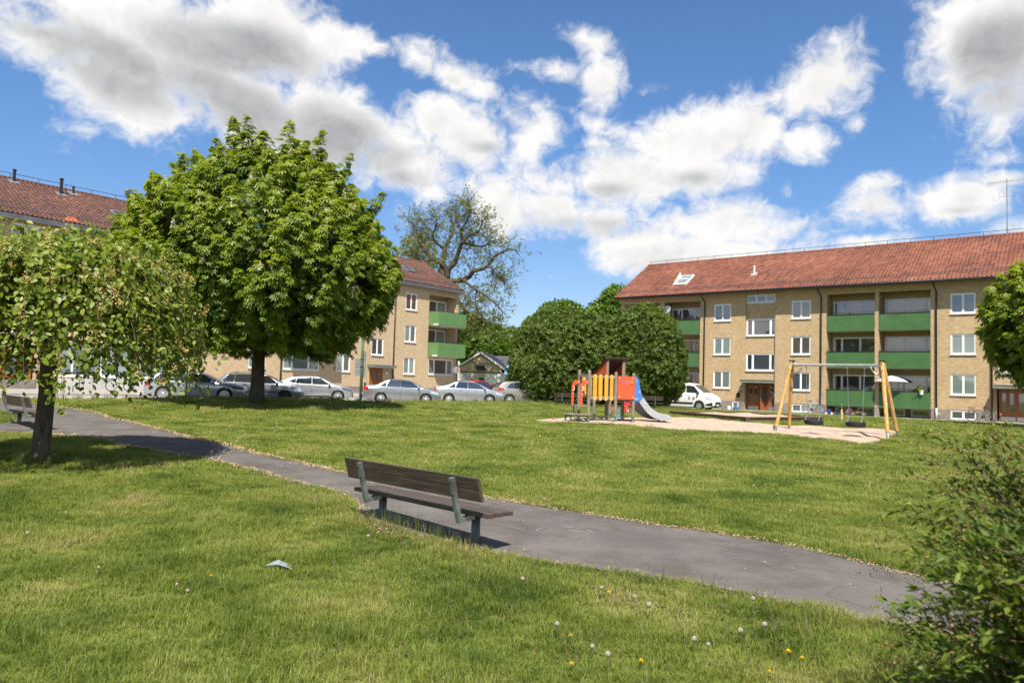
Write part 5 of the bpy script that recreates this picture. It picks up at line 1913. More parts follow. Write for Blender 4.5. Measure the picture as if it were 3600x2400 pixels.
class CarShape:
    def __init__(s, L, W, H, top, belt, wx, wr, sill=0.20, tumble=0.24, plan=0.20, nose=1.05, tailr=0.9):
        s.L, s.W, s.H, s.wx, s.wr, s.sill, s.tumble = L, W, H, wx, wr, sill, tumble
        t = smooth_line(top, 160)
        o = np.argsort(t[:, 0])
        s.tx, s.tz_ = t[o, 0], t[o, 1]
        s.bx, s.bz = np.array(belt).T
        s.plan, s.nose, s.tailr = plan, nose, tailr

    def top(s, x):
        return float(np.interp(x, s.tx, s.tz_))

    def belt(s, x):
        return float(np.interp(x, s.bx, s.bz))

    def pf(s, x):
        h = s.L / 2
        a = max(0, x - (h - s.nose)) / s.nose
        b = max(0, -x - (h - s.tailr)) / s.tailr
        return 1 - s.plan * (a ** 2.3) - s.plan * 0.75 * (b ** 2.5)

    def Y(s, x, z):
        zb = s.belt(x)
        w = s.W / 2 * s.pf(x)
        if z <= zb:
            t = (z - s.sill) / (zb - s.sill)
            return w * (1 - 0.075 * (1 - t) ** 2 - 0.035 * max(0, (t - 0.6) / 0.4) ** 2)
        t = (z - zb) / max(0.05, s.H - zb)
        return w * (0.965 - s.tumble * t ** 1.15 - 0.02)

    def zs(s, x):
        z = s.sill + 0.10 * max(0, abs(x) - s.L / 2 + 0.35) / 0.35
        for c in s.wx:
            R = s.wr + 0.055
            if abs(x - c) < R:
                z = max(z, s.wr + math.sqrt(R * R - (x - c) ** 2))
        return z

    def section(s, x):
        zt = s.top(x)
        zb = min(s.belt(x), zt - 0.06)
        z0 = min(s.zs(x), zb - 0.1)
        rc = min(0.10, max(0.03, (zt - zb) * 0.5))
        zl = list(z0 + (zb - z0) * np.array([0, .12, .3, .5, .68, .84, 1.0])) + list(zb + (zt - rc - zb) * np.array([.25, .6, 1.0]))
        pts = [(s.Y(x, z), z) for z in zl]
        y = pts[-1][0]
        for f, g in ((.975, .55), (.92, .25), (.82, .13), (.6, .05), (.3, .01), (0, 0)):
            pts.append((y * f, zt - rc * g))
        return pts

    def body(s):
        xs = list(np.linspace(-s.L / 2, s.L / 2, 58))
        for c in s.wx:
            xs += list(c + (s.wr + 0.0549) * np.cos(np.linspace(0, PI, 15)))
        xs = sorted(set(round(float(x), 4) for x in xs))
        mb = MB()
        for x in xs:
            p = s.section(x)
            full = [(y, z) for y, z in p] + [(-y, z) for y, z in p[-2::-1]]
            mb.v += [(x, y, z) for y, z in full]
        n = len(full)
        for i in range(len(xs) - 1):
            for k in range(n - 1):
                mb.f.append((i * n + k, (i + 1) * n + k, (i + 1) * n + k + 1, i * n + k + 1))
            mb.mi += [0] * (n - 1)
        mb.f.append(tuple(range(n)))
        mb.f.append(tuple(range((len(xs) - 1) * n + n - 1, (len(xs) - 1) * n - 1, -1)))
        mb.mi += [0, 0]
        return mb

    def side(s, mb, poly, off=0.008, nx=8, nz=4, mi=0, sides=(1, -1)):
        """patch lying on the flank; poly = 4 corners (x, z): bottom-left, bottom-right, top-right, top-left"""
        (a, b, c, d) = poly
        for sg in sides:
            vs = []
            for j in range(nz + 1):
                for i in range(nx + 1):
                    u, v = i / nx, j / nz
                    x = (a[0] * (1 - u) + b[0] * u) * (1 - v) + (d[0] * (1 - u) + c[0] * u) * v
                    z = (a[1] * (1 - u) + b[1] * u) * (1 - v) + (d[1] * (1 - u) + c[1] * u) * v
                    vs.append((x, sg * (s.Y(x, z) + off), z))
            fs = []
            for j in range(nz):
                for i in range(nx):
                    q_ = (j * (nx + 1) + i, j * (nx + 1) + i + 1, (j + 1) * (nx + 1) + i + 1, (j + 1) * (nx + 1) + i)
                    fs.append(q_ if sg < 0 else q_[::-1])
            mb.add(vs, fs, mi)
        return mb

    def over(s, mb, x0, x1, f0, f1, off=0.008, nx=8, ny=10, mi=0):
        """patch lying on the top surface between two stations; f0, f1 = share of the width used"""
        vs = []
        for i in range(nx + 1):
            x = x0 + (x1 - x0) * i / nx
            f = f0 + (f1 - f0) * i / nx
            sec = s.section(x)
            yy = np.array([p[0] for p in sec[9:]])[::-1]
            zz = np.array([p[1] for p in sec[9:]])[::-1]
            dz = (s.top(x + .02) - s.top(x - .02)) / .04
            nrm = Vector((-dz, 0, 1)).normalized() * off
            for j in range(ny + 1):
                y = (j / ny * 2 - 1) * f * sec[9][0]
                vs.append((x + nrm.x, y, float(np.interp(abs(y), yy, zz)) + nrm.z))
        fs = [(i * (ny + 1) + j, (i + 1) * (ny + 1) + j, (i + 1) * (ny + 1) + j + 1, i * (ny + 1) + j + 1) for i in range(nx) for j in range(ny)]
        return mb.add(vs, fs, mi)


def wheel_parts(t, x, y, r, w, rim_r, spokes, style, sg, dark=False):
    """tyre (part) with its rim (sub-part), outer face on the sg side"""
    M = Matrix.Translation((x, y, r)) @ Matrix.Rotation(-sg * PI / 2, 4, 'X')
    mb = MB()
    mb.lathe([(rim_r, -w / 2), (r * .96, -w / 2), (r, -w * .3), (r, w * .3), (r * .96, w / 2), (rim_r, w / 2 + .002), (rim_r - .012, w / 2 - .03), (rim_r - .012, w / 2 - .06)], 24, M=M)
    wh = mb.build('wheel', M_rubber, t, smooth=False)
    mb = MB()
    z = w / 2 - 0.012
    mb.lathe([(rim_r, z - .02), (rim_r, z + .008), (rim_r - .022, z + .008), (rim_r - .024, z - .02)], 24, M=M)
    mb.lathe([(0.055, z - .03), (0.055, z + .004), (0.04, z + .012)], 12, M=M)
    for k in range(spokes):
        a = 2 * PI * k / spokes
        wd = {'thin': .018, 'star': .045, 'cover': .036}[style]
        K = M @ Matrix.Rotation(a, 4, 'Z')
        mb.add([K @ Vector(p) for p in ((.04, -wd * .9, z), (rim_r - .015, -wd * .6, z - .004), (rim_r - .015, wd * .6, z - .004), (.04, wd * .9, z), (.04, -wd * .9, z - .03), (rim_r - .015, -wd * .6, z - .03), (rim_r - .015, wd * .6, z - .03), (.04, wd * .9, z - .03))],
               ((0, 1, 2, 3), (0, 4, 5, 1), (3, 2, 6, 7)))
    mb.build('rim', M_hub if dark else M_rim, wh)
    mb = MB()
    mb.lathe([(0.01, -w * .2), (rim_r - .01, -w * .2), (rim_r - .01, -w * .15), (.01, -w * .15)], 20, M=M)
    mb.build('brake_disc', M_hub, wh)
    return wh


def car(name, label, cs, pm, loc, rot, wins, shield, rear, group='cars parked along the lawn', spokes=10, style='thin', rim_r=0.22, doors=(), rails=False,
        lamp=None, tail=None, lampm=None, plate=None, mirror_x=None, handles=(), trim=None, darkrim=False, tint=None):
    t = thing(name, label, 'van' if 'van' in name else 'car', loc, rot, group)
    cs.body().build('body', pm, t, smooth=True)
    gm = tint or M_carglass
    # flank glass, one pane per opening and side, each in a thin dark surround
    for poly in wins:
        for sg in (1, -1):
            c = np.mean(poly, 0)
            big = [tuple(c + (np.array(p) - c) * np.array([1 + .05 / max(.2, abs(p[0] - c[0])) * .6, 1 + .028 / max(.1, abs(p[1] - c[1]))])) for p in poly]
            s1 = cs.side(MB(), big, 0.004, sides=(sg,)).build('window_surround', M_trim, t, smooth=True)
            cs.side(MB(), poly, 0.009, sides=(sg,)).build('side_window', gm, s1, smooth=True)
    cs.over(MB(), *shield, off=0.010).build('windscreen', gm, t, smooth=True)
    if rear:
        cs.over(MB(), *rear, off=0.010).build('rear_window', gm, t, smooth=True)
    # underbody fills the arches
    mb = MB()
    mb.box(-cs.L / 2 + .25, cs.L / 2 - .25, -cs.W * .40, cs.W * .40, cs.sill - .02, .62)
    mb.build('underbody', M_trim, t)
    for x in cs.wx:
        for sg in (1, -1):
            wheel_parts(t, x, sg * (cs.W / 2 - .115), cs.wr, .205, rim_r, spokes, style, sg, darkrim)
    mb = MB()
    for x, z0, z1, sl in doors:
        cs.side(mb, [(x - .006, z0), (x + .006, z0), (x + .006 + sl, z1), (x - .006 + sl, z1)], .003, 1, 6)
    if doors:
        mb.build('door_seams', M_seam, t)['kind'] = 'stuff'
    for x, z in handles:
        for sg in (1, -1):
            y = cs.Y(x, z)
            m = MB()
            m.box(x - .10, x + .10, sg * (y + .012) - .014, sg * (y + .012) + .014, z - .016, z + .016)
            m.build('door_handle', pm, t, bevel=.006)
    if mirror_x:
        for sg in (1, -1):
            x, z = mirror_x
            y = cs.Y(x, z)
            m = MB()
            M = Matrix.Translation((x, sg * (y + .13), z + .03)) @ Matrix.Rotation(sg * .15, 4, 'Z') @ Matrix.Diagonal((.075, .115, .075, 1))
            m.lathe([(.3, -1), (.75, -.8), (1, -.2), (1, .3), (.7, .85), (.2, 1)], 10, M=M)
            m.box(x - .02, x + .05, sg * y - .06, sg * y + .06, z - .02, z + .02)
            m.build('mirror', pm if 'van' not in name else M_trim, t, smooth=True)
    if lamp:
        for sg in (1, -1):
            cs.side(MB(), lamp, .012, 8, 4, sides=(sg,)).build('headlight', lampm or M_lamp, t, smooth=True)
    if tail:
        for sg in (1, -1):
            cs.side(MB(), tail, .012, 8, 4, sides=(sg,)).build('tail_light', M_tail, t, smooth=True)
    hx = cs.L / 2
    yf = cs.Y(hx - .01, .5)
    zt = cs.top(hx)
    m = MB()
    m.box(hx - .02, hx + .012, -yf * .62, yf * .62, zt - .20, zt - .05)
    for k in range(4):
        m.box(hx + .012, hx + .02, -yf * .6, yf * .6, zt - .19 + k * .035, zt - .178 + k * .035)
    m.build('grille', M_trim, t)
    m = MB()
    m.box(hx - .02, hx + .014, -yf * .85, yf * .85, cs.sill + .06, cs.sill + .17)
    m.build('bumper_intake', M_trim, t)
    for sx, zz in ((1, .40), (-1, plate or .55)):
        m = MB()
        m.box(sx * hx - .02, sx * hx + .024 * sx if sx > 0 else sx * hx + .02, -.26, .26, zz - .055, zz + .055) if sx > 0 else m.box(-hx - .024, -hx + .02, -.26, .26, zz - .055, zz + .055)
        m.build('number_plate', M_plate, t)
    if trim:
        m = MB()
        for p in trim:
            cs.side(m, p, .010, 10, 2)
        m.build('sill_trim', M_trim, t)['kind'] = 'stuff'
    if rails:
        for sg in (1, -1):
            m = MB()
            pts = []
            for x in np.linspace(rails[0], rails[1], 12):
                zt = cs.top(x)
                e = .055 * min(1, (x - rails[0]) / .2, (rails[1] - x) / .2)
                pts.append((x, sg * cs.section(x)[9][0] * .93, zt - .02 + e))
            m.tube(pts, .016, 6)
            m.build('roof_rail', M_trim if rails[2] else M_chrome, t, smooth=True)
    m = MB()
    xr = -cs.L / 2 + 1.0
    m.tube([(xr, 0, cs.top(xr) - .01), (xr - .12, 0, cs.top(xr) + .18)], .006, 4)
    m.build('aerial', M_trim, t)
    return t


HD = R_(13)
# V1 large estate
est = CarShape(4.76, 1.85, 1.44, [(-2.38, .72), (-2.34, .98), (-2.16, 1.16), (-1.72, 1.395), (-1.0, 1.435), (-.2, 1.44), (.35, 1.39), (.75, 1.22), (1.22, .985), (1.7, .93), (2.15, .83), (2.33, .72), (2.38, .60)],
               [(-2.38, .90), (-1.5, .95), (0, .92), (1.2, .90), (2.38, .70)], (-1.47, 1.40), .335, tumble=.23)
car('parked_estate_car', 'bright silver estate car with black roof rails nearest the weeping tree', est, M_silver2, (-15.95, 37.9, .17), HD,
    [[(-1.95, 1.0), (-1.42, .985), (-1.35, 1.33), (-1.66, 1.31)], [(-1.36, .985), (-.42, .965), (-.42, 1.36), (-1.29, 1.335)], [(-.34, .965), (.92, .95), (.36, 1.30), (-.34, 1.36)]],
    (.42, 1.18, .93, .98), (-2.26, -1.78, .84, .88), spokes=10, style='thin', rim_r=.245,
    doors=((-.38, .24, .95, .0), (.86, .30, .93, .06), (-1.28, .62, .96, .12)), rails=(-1.7, .2, True), lamp=[(1.78, .66), (2.30, .60), (2.24, .70), (1.72, .79)], tail=[(-2.34, .70), (-2.10, .72), (-1.98, 1.02), (-2.28, .94)],
    lampm=M_lampd, mirror_x=(.80, .95), handles=((-.95, .82), (.10, .80)), trim=[[(-1.1, .21), (1.02, .21), (1.02, .27), (-1.1, .27)]])
# V2 older estate behind the trunk
est2 = CarShape(4.47, 1.71, 1.50, [(-2.23, .70), (-2.2, .98), (-2.05, 1.18), (-1.72, 1.43), (-1.0, 1.49), (-.1, 1.50), (.38, 1.42), (.8, 1.20), (1.22, 1.0), (1.7, .90), (2.05, .78), (2.2, .66), (2.23, .56)],
                [(-2.23, .92), (-1.4, .96), (0, .93), (1.2, .92), (2.23, .66)], (-1.30, 1.30), .31, tumble=.2)
car('parked_estate_car', 'older silver estate car half hidden by the chestnut trunk', est2, M_silver, (-13.7, 40.8, .17), HD,
    [[(-1.95, 1.02), (-1.38, 1.0), (-1.32, 1.40), (-1.62, 1.38)], [(-1.32, 1.0), (-.40, .98), (-.38, 1.43), (-1.26, 1.41)], [(-.33, .98), (.92, .97), (.42, 1.34), (-.31, 1.43)]],
    (.46, 1.16, .92, .98), (-2.14, -1.76, .84, .88), spokes=14, style='thin', rim_r=.20, doors=((-.37, .24, .97, .02), (.90, .3, .93, .04), (-1.2, .6, .97, .1)), rails=(-1.6, .1, True),
    lamp=[(1.80, .60), (2.16, .56), (2.10, .70), (1.72, .78)], tail=[(-2.2, .75), (-2.02, .75), (-1.98, 1.05), (-2.16, 1.05)], mirror_x=(.86, .97), handles=((-.9, .84), (.12, .82)), darkrim=True, trim=[[(-.95, .50), (.95, .48), (.95, .53), (-.95, .55)]])
# V3 hatchback
hat = CarShape(4.36, 1.81, 1.45, [(-2.18, .70), (-2.16, .95), (-2.02, 1.08), (-1.62, 1.30), (-1.1, 1.41), (-.3, 1.45), (.22, 1.42), (.72, 1.21), (1.16, 1.00), (1.62, .92), (1.98, .80), (2.14, .68), (2.18, .56)],
               [(-2.18, .93), (-1.4, .99), (0, .93), (1.1, .91), (2.18, .66)], (-1.36, 1.31), .325, tumble=.22)
car('parked_hatchback', 'silver hatchback with dark headlights between the chestnut trunk and the green post', hat, M_silver2, (-11.55, 43.9, .17), HD,
    [[(-1.55, 1.05), (-1.12, 1.02), (-1.08, 1.28), (-1.28, 1.22)], [(-1.08, 1.01), (-.22, .98), (-.22, 1.36), (-1.0, 1.29)], [(-.15, .98), (.88, .96), (.30, 1.31), (-.15, 1.365)]],
    (.30, 1.10, .92, .98), (-2.06, -1.60, .80, .86), spokes=10, style='thin', rim_r=.235, doors=((-.19, .24, .97, .0), (.86, .3, .94, .05), (-1.05, .6, .99, .1)),
    lamp=[(1.60, .70), (2.12, .60), (2.06, .72), (1.52, .86)], tail=[(-2.15, .82), (-1.85, .86), (-1.84, .98), (-2.10, .98)], lampm=M_lampd, mirror_x=(.80, .99), handles=((-.82, .86), (.22, .84)), trim=[[(-.95, .24), (.95, .24), (.80, .34), (-.80, .30)]])
# V4 saloon with boot spoiler
sal = CarShape(4.52, 1.70, 1.44, [(-2.26, .66), (-2.24, .90), (-2.12, 1.02), (-1.62, 1.04), (-1.38, 1.12), (-.92, 1.36), (-.4, 1.43), (.05, 1.435), (.42, 1.36), (.86, 1.16), (1.26, .98), (1.75, .88), (2.1, .74), (2.24, .60), (2.26, .50)],
               [(-2.26, .88), (-1.4, .94), (0, .91), (1.2, .90), (2.26, .62)], (-1.24, 1.36), .305, tumble=.23)
t4 = car('parked_saloon_car', 'silver saloon car with a boot spoiler parked beside the green post', sal, M_silver, (-6.45, 43.9, .17), HD,
         [[(-1.30, .99), (-.98, .97), (-.96, 1.22), (-1.10, 1.15)], [(-.94, .97), (-.16, .955), (-.16, 1.365), (-.70, 1.34)], [(-.10, .955), (1.00, .95), (.44, 1.30), (-.10, 1.37)]],
         (.48, 1.18, .92, .98), (-1.44, -.96, .92, .88), spokes=5, style='star', rim_r=.215, doors=((-.13, .24, .94, .0), (.98, .3, .92, .02), (-.92, .62, .95, .0)),
         lamp=[(1.66, .64), (2.16, .56), (2.10, .68), (1.60, .80)], tail=[(-2.22, .76), (-1.92, .78), (-1.98, .94), (-2.2, .98)], mirror_x=(.92, .95), handles=((-.62, .82), (.34, .80)))
mb = MB()
mb.box(-2.22, -2.0, -.62, .62, 1.13, 1.155).box(-2.18, -2.1, -.5, -.46, 1.0, 1.13).box(-2.18, -2.1, .46, .5, 1.0, 1.13)
mb.build('boot_spoiler', M_trim, t4)
# V5 rounder saloon
sal2 = CarShape(4.55, 1.78, 1.46, [(-2.27, .70), (-2.25, .96), (-2.12, 1.07), (-1.72, 1.10), (-1.36, 1.20), (-.92, 1.38), (-.4, 1.455), (.05, 1.46), (.48, 1.38), (.95, 1.15), (1.32, .98), (1.80, .88), (2.1, .76), (2.25, .62), (2.27, .52)],
                [(-2.27, .92), (-1.4, .96), (0, .92), (1.2, .90), (2.27, .64)], (-1.28, 1.30), .315, tumble=.24)
car('parked_saloon_car', 'silver saloon car with rounded roof parked in front of the red hatchback', sal2, M_silver2, (-2.75, 47.4, .17), HD - R_(1),
    [[(-1.28, 1.03), (-.92, 1.01), (-.90, 1.27), (-1.0, 1.22)], [(-.88, 1.01), (-.14, .98), (-.14, 1.385), (-.66, 1.36)], [(-.07, .98), (1.05, .96), (.48, 1.31), (-.07, 1.39)]],
    (.54, 1.24, .92, .98), (-1.42, -.96, .92, .88), spokes=9, style='cover', rim_r=.205, doors=((-.10, .24, .96, .0), (1.0, .3, .92, .02), (-.86, .62, .98, .0)),
    lamp=[(1.70, .64), (2.18, .58), (2.12, .74), (1.66, .80)], tail=[(-2.24, .84), (-2.02, .86), (-2.0, 1.0), (-2.2, 1.02)], mirror_x=(.98, .97), handles=((-.55, .84), (.40, .82)))
# V6 compact people carrier seen from behind, mostly hidden by the bush
mpv = CarShape(4.35, 1.80, 1.56, [(-2.17, .74), (-2.16, 1.0), (-2.08, 1.16), (-1.72, 1.46), (-1.0, 1.545), (-.3, 1.56), (.25, 1.50), (.8, 1.28), (1.3, 1.04), (1.75, .94), (2.03, .80), (2.15, .66), (2.17, .55)],
               [(-2.17, .95), (-1.4, 1.0), (0, .95), (1.2, .93), (2.17, .66)], (-1.36, 1.31), .325, tumble=.2)
car('parked_hatchback', 'grey-beige tall hatchback with red tail lights half hidden by the hawthorn bush', mpv, M_greige, (1.0, 50.3, .17), HD + R_(4),
    [[(-1.55, 1.10), (-1.12, 1.06), (-1.08, 1.40), (-1.26, 1.36)], [(-1.08, 1.05), (-.22, 1.02), (-.22, 1.46), (-1.0, 1.42)], [(-.15, 1.02), (.95, 1.0), (.32, 1.40), (-.15, 1.47)]],
    (.36, 1.22, .92, .98), (-2.11, -1.74, .84, .88), spokes=11, style='thin', rim_r=.225, doors=((-.19, .24, 1.0, 0), (.9, .3, .96, .04)),
    lamp=[(1.6, .70), (2.1, .62), (2.05, .74), (1.55, .86)], tail=[(-2.14, .86), (-1.72, .92), (-1.74, 1.06), (-2.10, 1.10)], mirror_x=(.86, 1.02), handles=((-.82, .90), (.22, .88)), plate=.8)
# red and dark hatchbacks across the street, tails this way
car('parked_hatchback', 'red hatchback standing behind the silver saloon near the brick corner', mpv, M_red, (-2.6, 58.6, .17), R_(38),
    [[(-1.55, 1.10), (-1.12, 1.06), (-1.08, 1.40), (-1.26, 1.36)], [(-1.08, 1.05), (-.22, 1.02), (-.22, 1.46), (-1.0, 1.42)], [(-.15, 1.02), (.95, 1.0), (.32, 1.40), (-.15, 1.47)]],
    (.36, 1.22, .92, .98), (-2.11, -1.74, .84, .88), spokes=10, rim_r=.225, doors=((-.19, .24, 1.0, 0),), tail=[(-2.14, .86), (-1.85, .9), (-1.85, 1.06), (-2.10, 1.10)], mirror_x=(.86, 1.02), plate=.8)
car('parked_hatchback', 'dark blue hatchback parked between the red and grey-beige cars', hat, M_dark, (0.35, 57.2, .17), R_(40),
    [[(-1.55, 1.05), (-1.12, 1.02), (-1.08, 1.28), (-1.28, 1.22)], [(-1.08, 1.01), (-.22, .98), (-.22, 1.36), (-1.0, 1.29)], [(-.15, .98), (.88, .96), (.30, 1.31), (-.15, 1.365)]],
    (.30, 1.10, .92, .98), (-2.06, -1.60, .80, .86), spokes=10, rim_r=.225, tail=[(-2.15, .84), (-1.80, .88), (-1.80, .98), (-2.10, 1.0)], mirror_x=(.80, .99), plate=.75)
# white van by the right building
van = CarShape(4.97, 1.99, 1.97, [(-2.48, .80), (-2.47, 1.6), (-2.42, 1.86), (-2.25, 1.95), (-1.0, 1.97), (.5, 1.96), (.95, 1.86), (1.35, 1.60), (1.78, 1.26), (2.05, 1.14), (2.32, 1.0), (2.45, .82), (2.48, .66)],
               [(-2.48, 1.12), (0, 1.15), (1.4, 1.16), (2.48, .86)], (-1.50, 1.46), .335, sill=.24, tumble=.13, plan=.17, nose=.95, tailr=.4)
tv = car('parked_van', 'white delivery van partly hidden by the hawthorn bush beside the brick block', van, M_vanw, (12.95, 55.0, .05), R_(-35),
         [[(.50, 1.20), (1.50, 1.18), (1.02, 1.70), (.50, 1.76)], [(-.75, 1.22), (.36, 1.20), (.36, 1.74), (-.75, 1.76)]],
         (1.0, 1.76, .93, .98), None, group='cars parked along the lawn', spokes=9, style='cover', rim_r=.205, doors=((.43, .3, 1.9, 0), (1.50, .4, 1.15, 0), (-.82, .3, 1.9, 0)),
         lamp=[(1.95, .86), (2.36, .74), (2.28, .98), (1.80, 1.10)], tail=[(-2.46, .8), (-2.36, .8), (-2.36, 1.5), (-2.46, 1.5)], mirror_x=(1.38, 1.2), handles=((.66, 1.02),), trim=[[(-1.05, .42), (1.0, .42), (1.0, .56), (-1.05, .56)], [(1.98, .34), (2.42, .34), (2.40, .60), (1.90, .44)]])
text(tv, 'G', .26, mat('teal_print', (0.02, 0.20, 0.20), .5), (.72, -van.Y(.72, .9) - .012, .86), (PI / 2, 0, 0), 'van_lettering')
mb = MB()
yv = -van.Y(1.05, .86) - .012
mb.tube([(1.05 + .085 * math.cos(a), yv, .86 + .085 * math.sin(a)) for a in np.linspace(0, 2 * PI, 17)[:-1]], .016, 4, closed=True)
mb.box(1.0, 1.10, yv - .004, yv + .004, .85, .87)
mb.build('round_emblem', mat('red_print', (0.35, 0.03, 0.05), .5), tv)

# ================================================================ PLAYGROUND AND STREET FURNITURE
M_wood_b = mat('brown_bench_wood', (0.066, 0.047, 0.036), 0.65, var=(4, 0.45), stretch=(0.6, 8, 8), bump=(20, 0.7, 0.005), dirt=(3, (0.13, 0.10, 0.078), 0.6))
M_wood_g = mat('grey_weathered_wood', (0.22, 0.185, 0.145), 0.85, var=(5, 0.35), stretch=(6, 6, 0.6), bump=(18, 0.6, 0.006), dirt=(3, (0.11, 0.09, 0.07), 0.7))
M_wood_d = mat('grey_deck_wood', (0.25, 0.205, 0.155), 0.85, var=(5, 0.3), stretch=(0.8, 7, 7), bump=(18, 0.5, 0.005))
M_wood_y = mat('yellowed_post_wood', (0.48, 0.27, 0.075), 0.65, var=(4, 0.3), stretch=(6, 6, 0.5), dirt=(2.2, (0.50, 0.44, 0.36), 0.9))
M_galv = mat('galvanised_steel', (0.29, 0.33, 0.33), 0.42, metal=0.75, var=(7, 0.25), dirt=(5, (0.22, 0.26, 0.25), 0.5))
M_legsteel = mat('dark_leg_steel', (0.10, 0.115, 0.115), 0.5, metal=0.5, var=(5, 0.2))
M_pred = mat('red_play_panel', (0.56, 0.085, 0.026), 0.5, var=(3, 0.14), dirt=(7, (0.46, 0.13, 0.07), 0.6))
M_pyel = mat('yellow_play_panel', (0.62, 0.32, 0.03), 0.5, var=(3, 0.12), dirt=(6, (0.52, 0.33, 0.10), 0.6))
M_pblue = mat('blue_play_panel', (0.05, 0.19, 0.50), 0.42, var=(2, 0.08))
M_pgrey = mat('grey_slide_laminate', (0.36, 0.38, 0.40), 0.38, var=(2, 0.06))
M_pdark = mat('dark_roof_panel', (0.060, 0.028, 0.022), 0.6, var=(3, 0.2))
M_bolt = mat('white_bolt_cap', (0.72, 0.72, 0.70), 0.35)
M_rope = mat('white_plastic_grip', (0.75, 0.73, 0.70), 0.5)
M_rider = mat('red_rider_panel', (0.55, 0.03, 0.045), 0.4)
M_spring = mat('light_blue_spring', (0.12, 0.42, 0.55), 0.4, metal=0.2)


def plank(mb_args, name, mt, parent, bevel=0.006):
    mb = MB()
    mb.box(*mb_args)
    return mb.build(name, mt, parent, bevel=bevel)


def bench(label, x, y, z, rot, L=2.72, group=None, dark=1.0):
    """park bench: local x along, y from the back (0) to the front; three seat planks, two back boards, two legs with curved steel supports"""
    t = thing('park_bench', label, 'bench', (x, y, z), rot, group)
    for k in range(3):
        y0 = 0.0 + k * 0.150
        plank((-L / 2, L / 2, y0, y0 + .138, .400, .452), 'seat_plank', M_wood_b, t)
    # back boards lean backwards
    for k, (z0, z1) in enumerate(((.600, .737), (.744, .880))):
        mb = MB()
        lean = lambda zz: -.06 - (zz - .45) * .30
        vs = []
        for zz in (z0, z1):
            for yy in (0, .048):
                for xx in (-L / 2, L / 2):
                    vs.append((xx, lean(zz) + yy, zz))
        mb.add(vs, ((0, 1, 5, 4), (2, 6, 7, 3), (0, 4, 6, 2), (1, 3, 7, 5), (4, 5, 7, 6), (0, 2, 3, 1)))
        mb.build('back_board', M_wood_b, t, bevel=.006)
    for s in (-.95, .95):
        # square tube: up behind the boards, bent under the seat
        mb = MB()
        lean = lambda zz: -.06 - (zz - .45) * .30 - .034
        w = .030
        path_ = [(.30, .368), (.03, .345), (lean(.40) - .0, .325), (lean(.44), .40), (lean(.85), .85)]
        vs, fs = [], []
        for i, (yy, zz) in enumerate(path_):
            a = Vector(path_[min(i + 1, 4)]) - Vector(path_[max(i - 1, 0)])
            a.normalize()
            n_ = Vector((-a.y, a.x)) * w
            for sx_ in (-w, w):
                for sg in (-1, 1):
                    vs.append((s + sx_, yy + n_.x * sg, zz + n_.y * sg))
        for i in range(4):
            b = i * 4
            for q_ in ((0, 1, 3, 2),):
                pass
            fs += [(b, b + 1, b + 5, b + 4), (b + 2, b + 6, b + 7, b + 3), (b, b + 4, b + 6, b + 2), (b + 1, b + 3, b + 7, b + 5)]
        fs += [(0, 2, 3, 1), (16, 17, 19, 18)]
        mb.add(vs, fs)
        sup = mb.build('back_support', M_galv, t)
        mb = MB()
        for zz in (.64, .79):
            yy = lean(zz) - w
            mb.lathe([(.012, 0), (.012, .006), (.004, .010)], 8, M=Matrix.Translation((s, yy - .006, zz)) @ Matrix.Rotation(PI / 2, 4, 'X'))
        mb.build('bolt', M_black, sup)
        mb = MB()
        mb.tube([(s, .21, -.25), (s, .21, .395)], .055, 14)
        mb.build('leg', M_legsteel, t, smooth=True)
        mb = MB()
        mb.box(s - .03, s + .03, .05, .42, .375, .3995)
        mb.build('seat_bracket', M_legsteel, t)
        for k in range(3):
            mb = MB()
            mb.lathe([(.012, 0), (.012, .004), (.003, .008)], 8, M=Matrix.Translation((s, .07 + k * .15, .452)))
            mb.build('bolt', M_galv, t)
    return t


bench('brown slatted bench with green-grey steel supports at the middle of the path', -1.203, 9.695, -.48, R_(-43.96))
bench('small looking brown bench half behind the weeping tree trunk', -13.75, 20.9, -.135, R_(-43), group=None)
bench('dark bench below the hawthorn bushes left of the playhouse steps', 4.25, 47.2, .18, R_(-6), L=2.9, group='benches under the hawthorn bushes')
bench('dark bench below the hawthorn bushes behind the grey slide', 8.15, 46.7, .16, R_(-6), L=2.9, group='benches under the hawthorn bushes')

# ---- playhouse with slide; local x along the front, y to the back
PH = thing('playhouse', 'wooden playhouse with yellow slats, orange panel, dark roof and grey slide', 'playhouse', (3.18, 30.0, .05), R_(24))


def post(x, y, z0, z1, r=.068, steel=True):
    mb = MB()
    zz = z0 + (.26 if steel else 0)
    mb.lathe([(r * .9, zz), (r, zz + .015), (r, z1 - .05), (r * .82, z1 - .012), (r * .45, z1)], 12, M=Matrix.Translation((x, y, 0)))
    p = mb.build('post', M_wood_g, PH, smooth=False)
    if steel:
        mb = MB()
        mb.box(x - r * .85, x - r * .1, y - .03, y + .03, z0 - .3, zz + .05)
        mb.box(x + r * .25, x + r * .8, y - .03, y + .03, z0 - .3, zz + .05)
        mb.build('steel_foot', M_galv, p)
    return p


for a in ((0, 0, 0, 2.12), (1.26, 0, 0, 2.09), (2.12, 0, 0, 2.07), (0.0, .82, 0, 2.14), (1.42, .95, 0, 2.72), (2.22, .95, 0, 2.70), (1.40, 1.95, 0, 1.15), (2.2, 1.95, 0, 2.1)):
    post(*a)


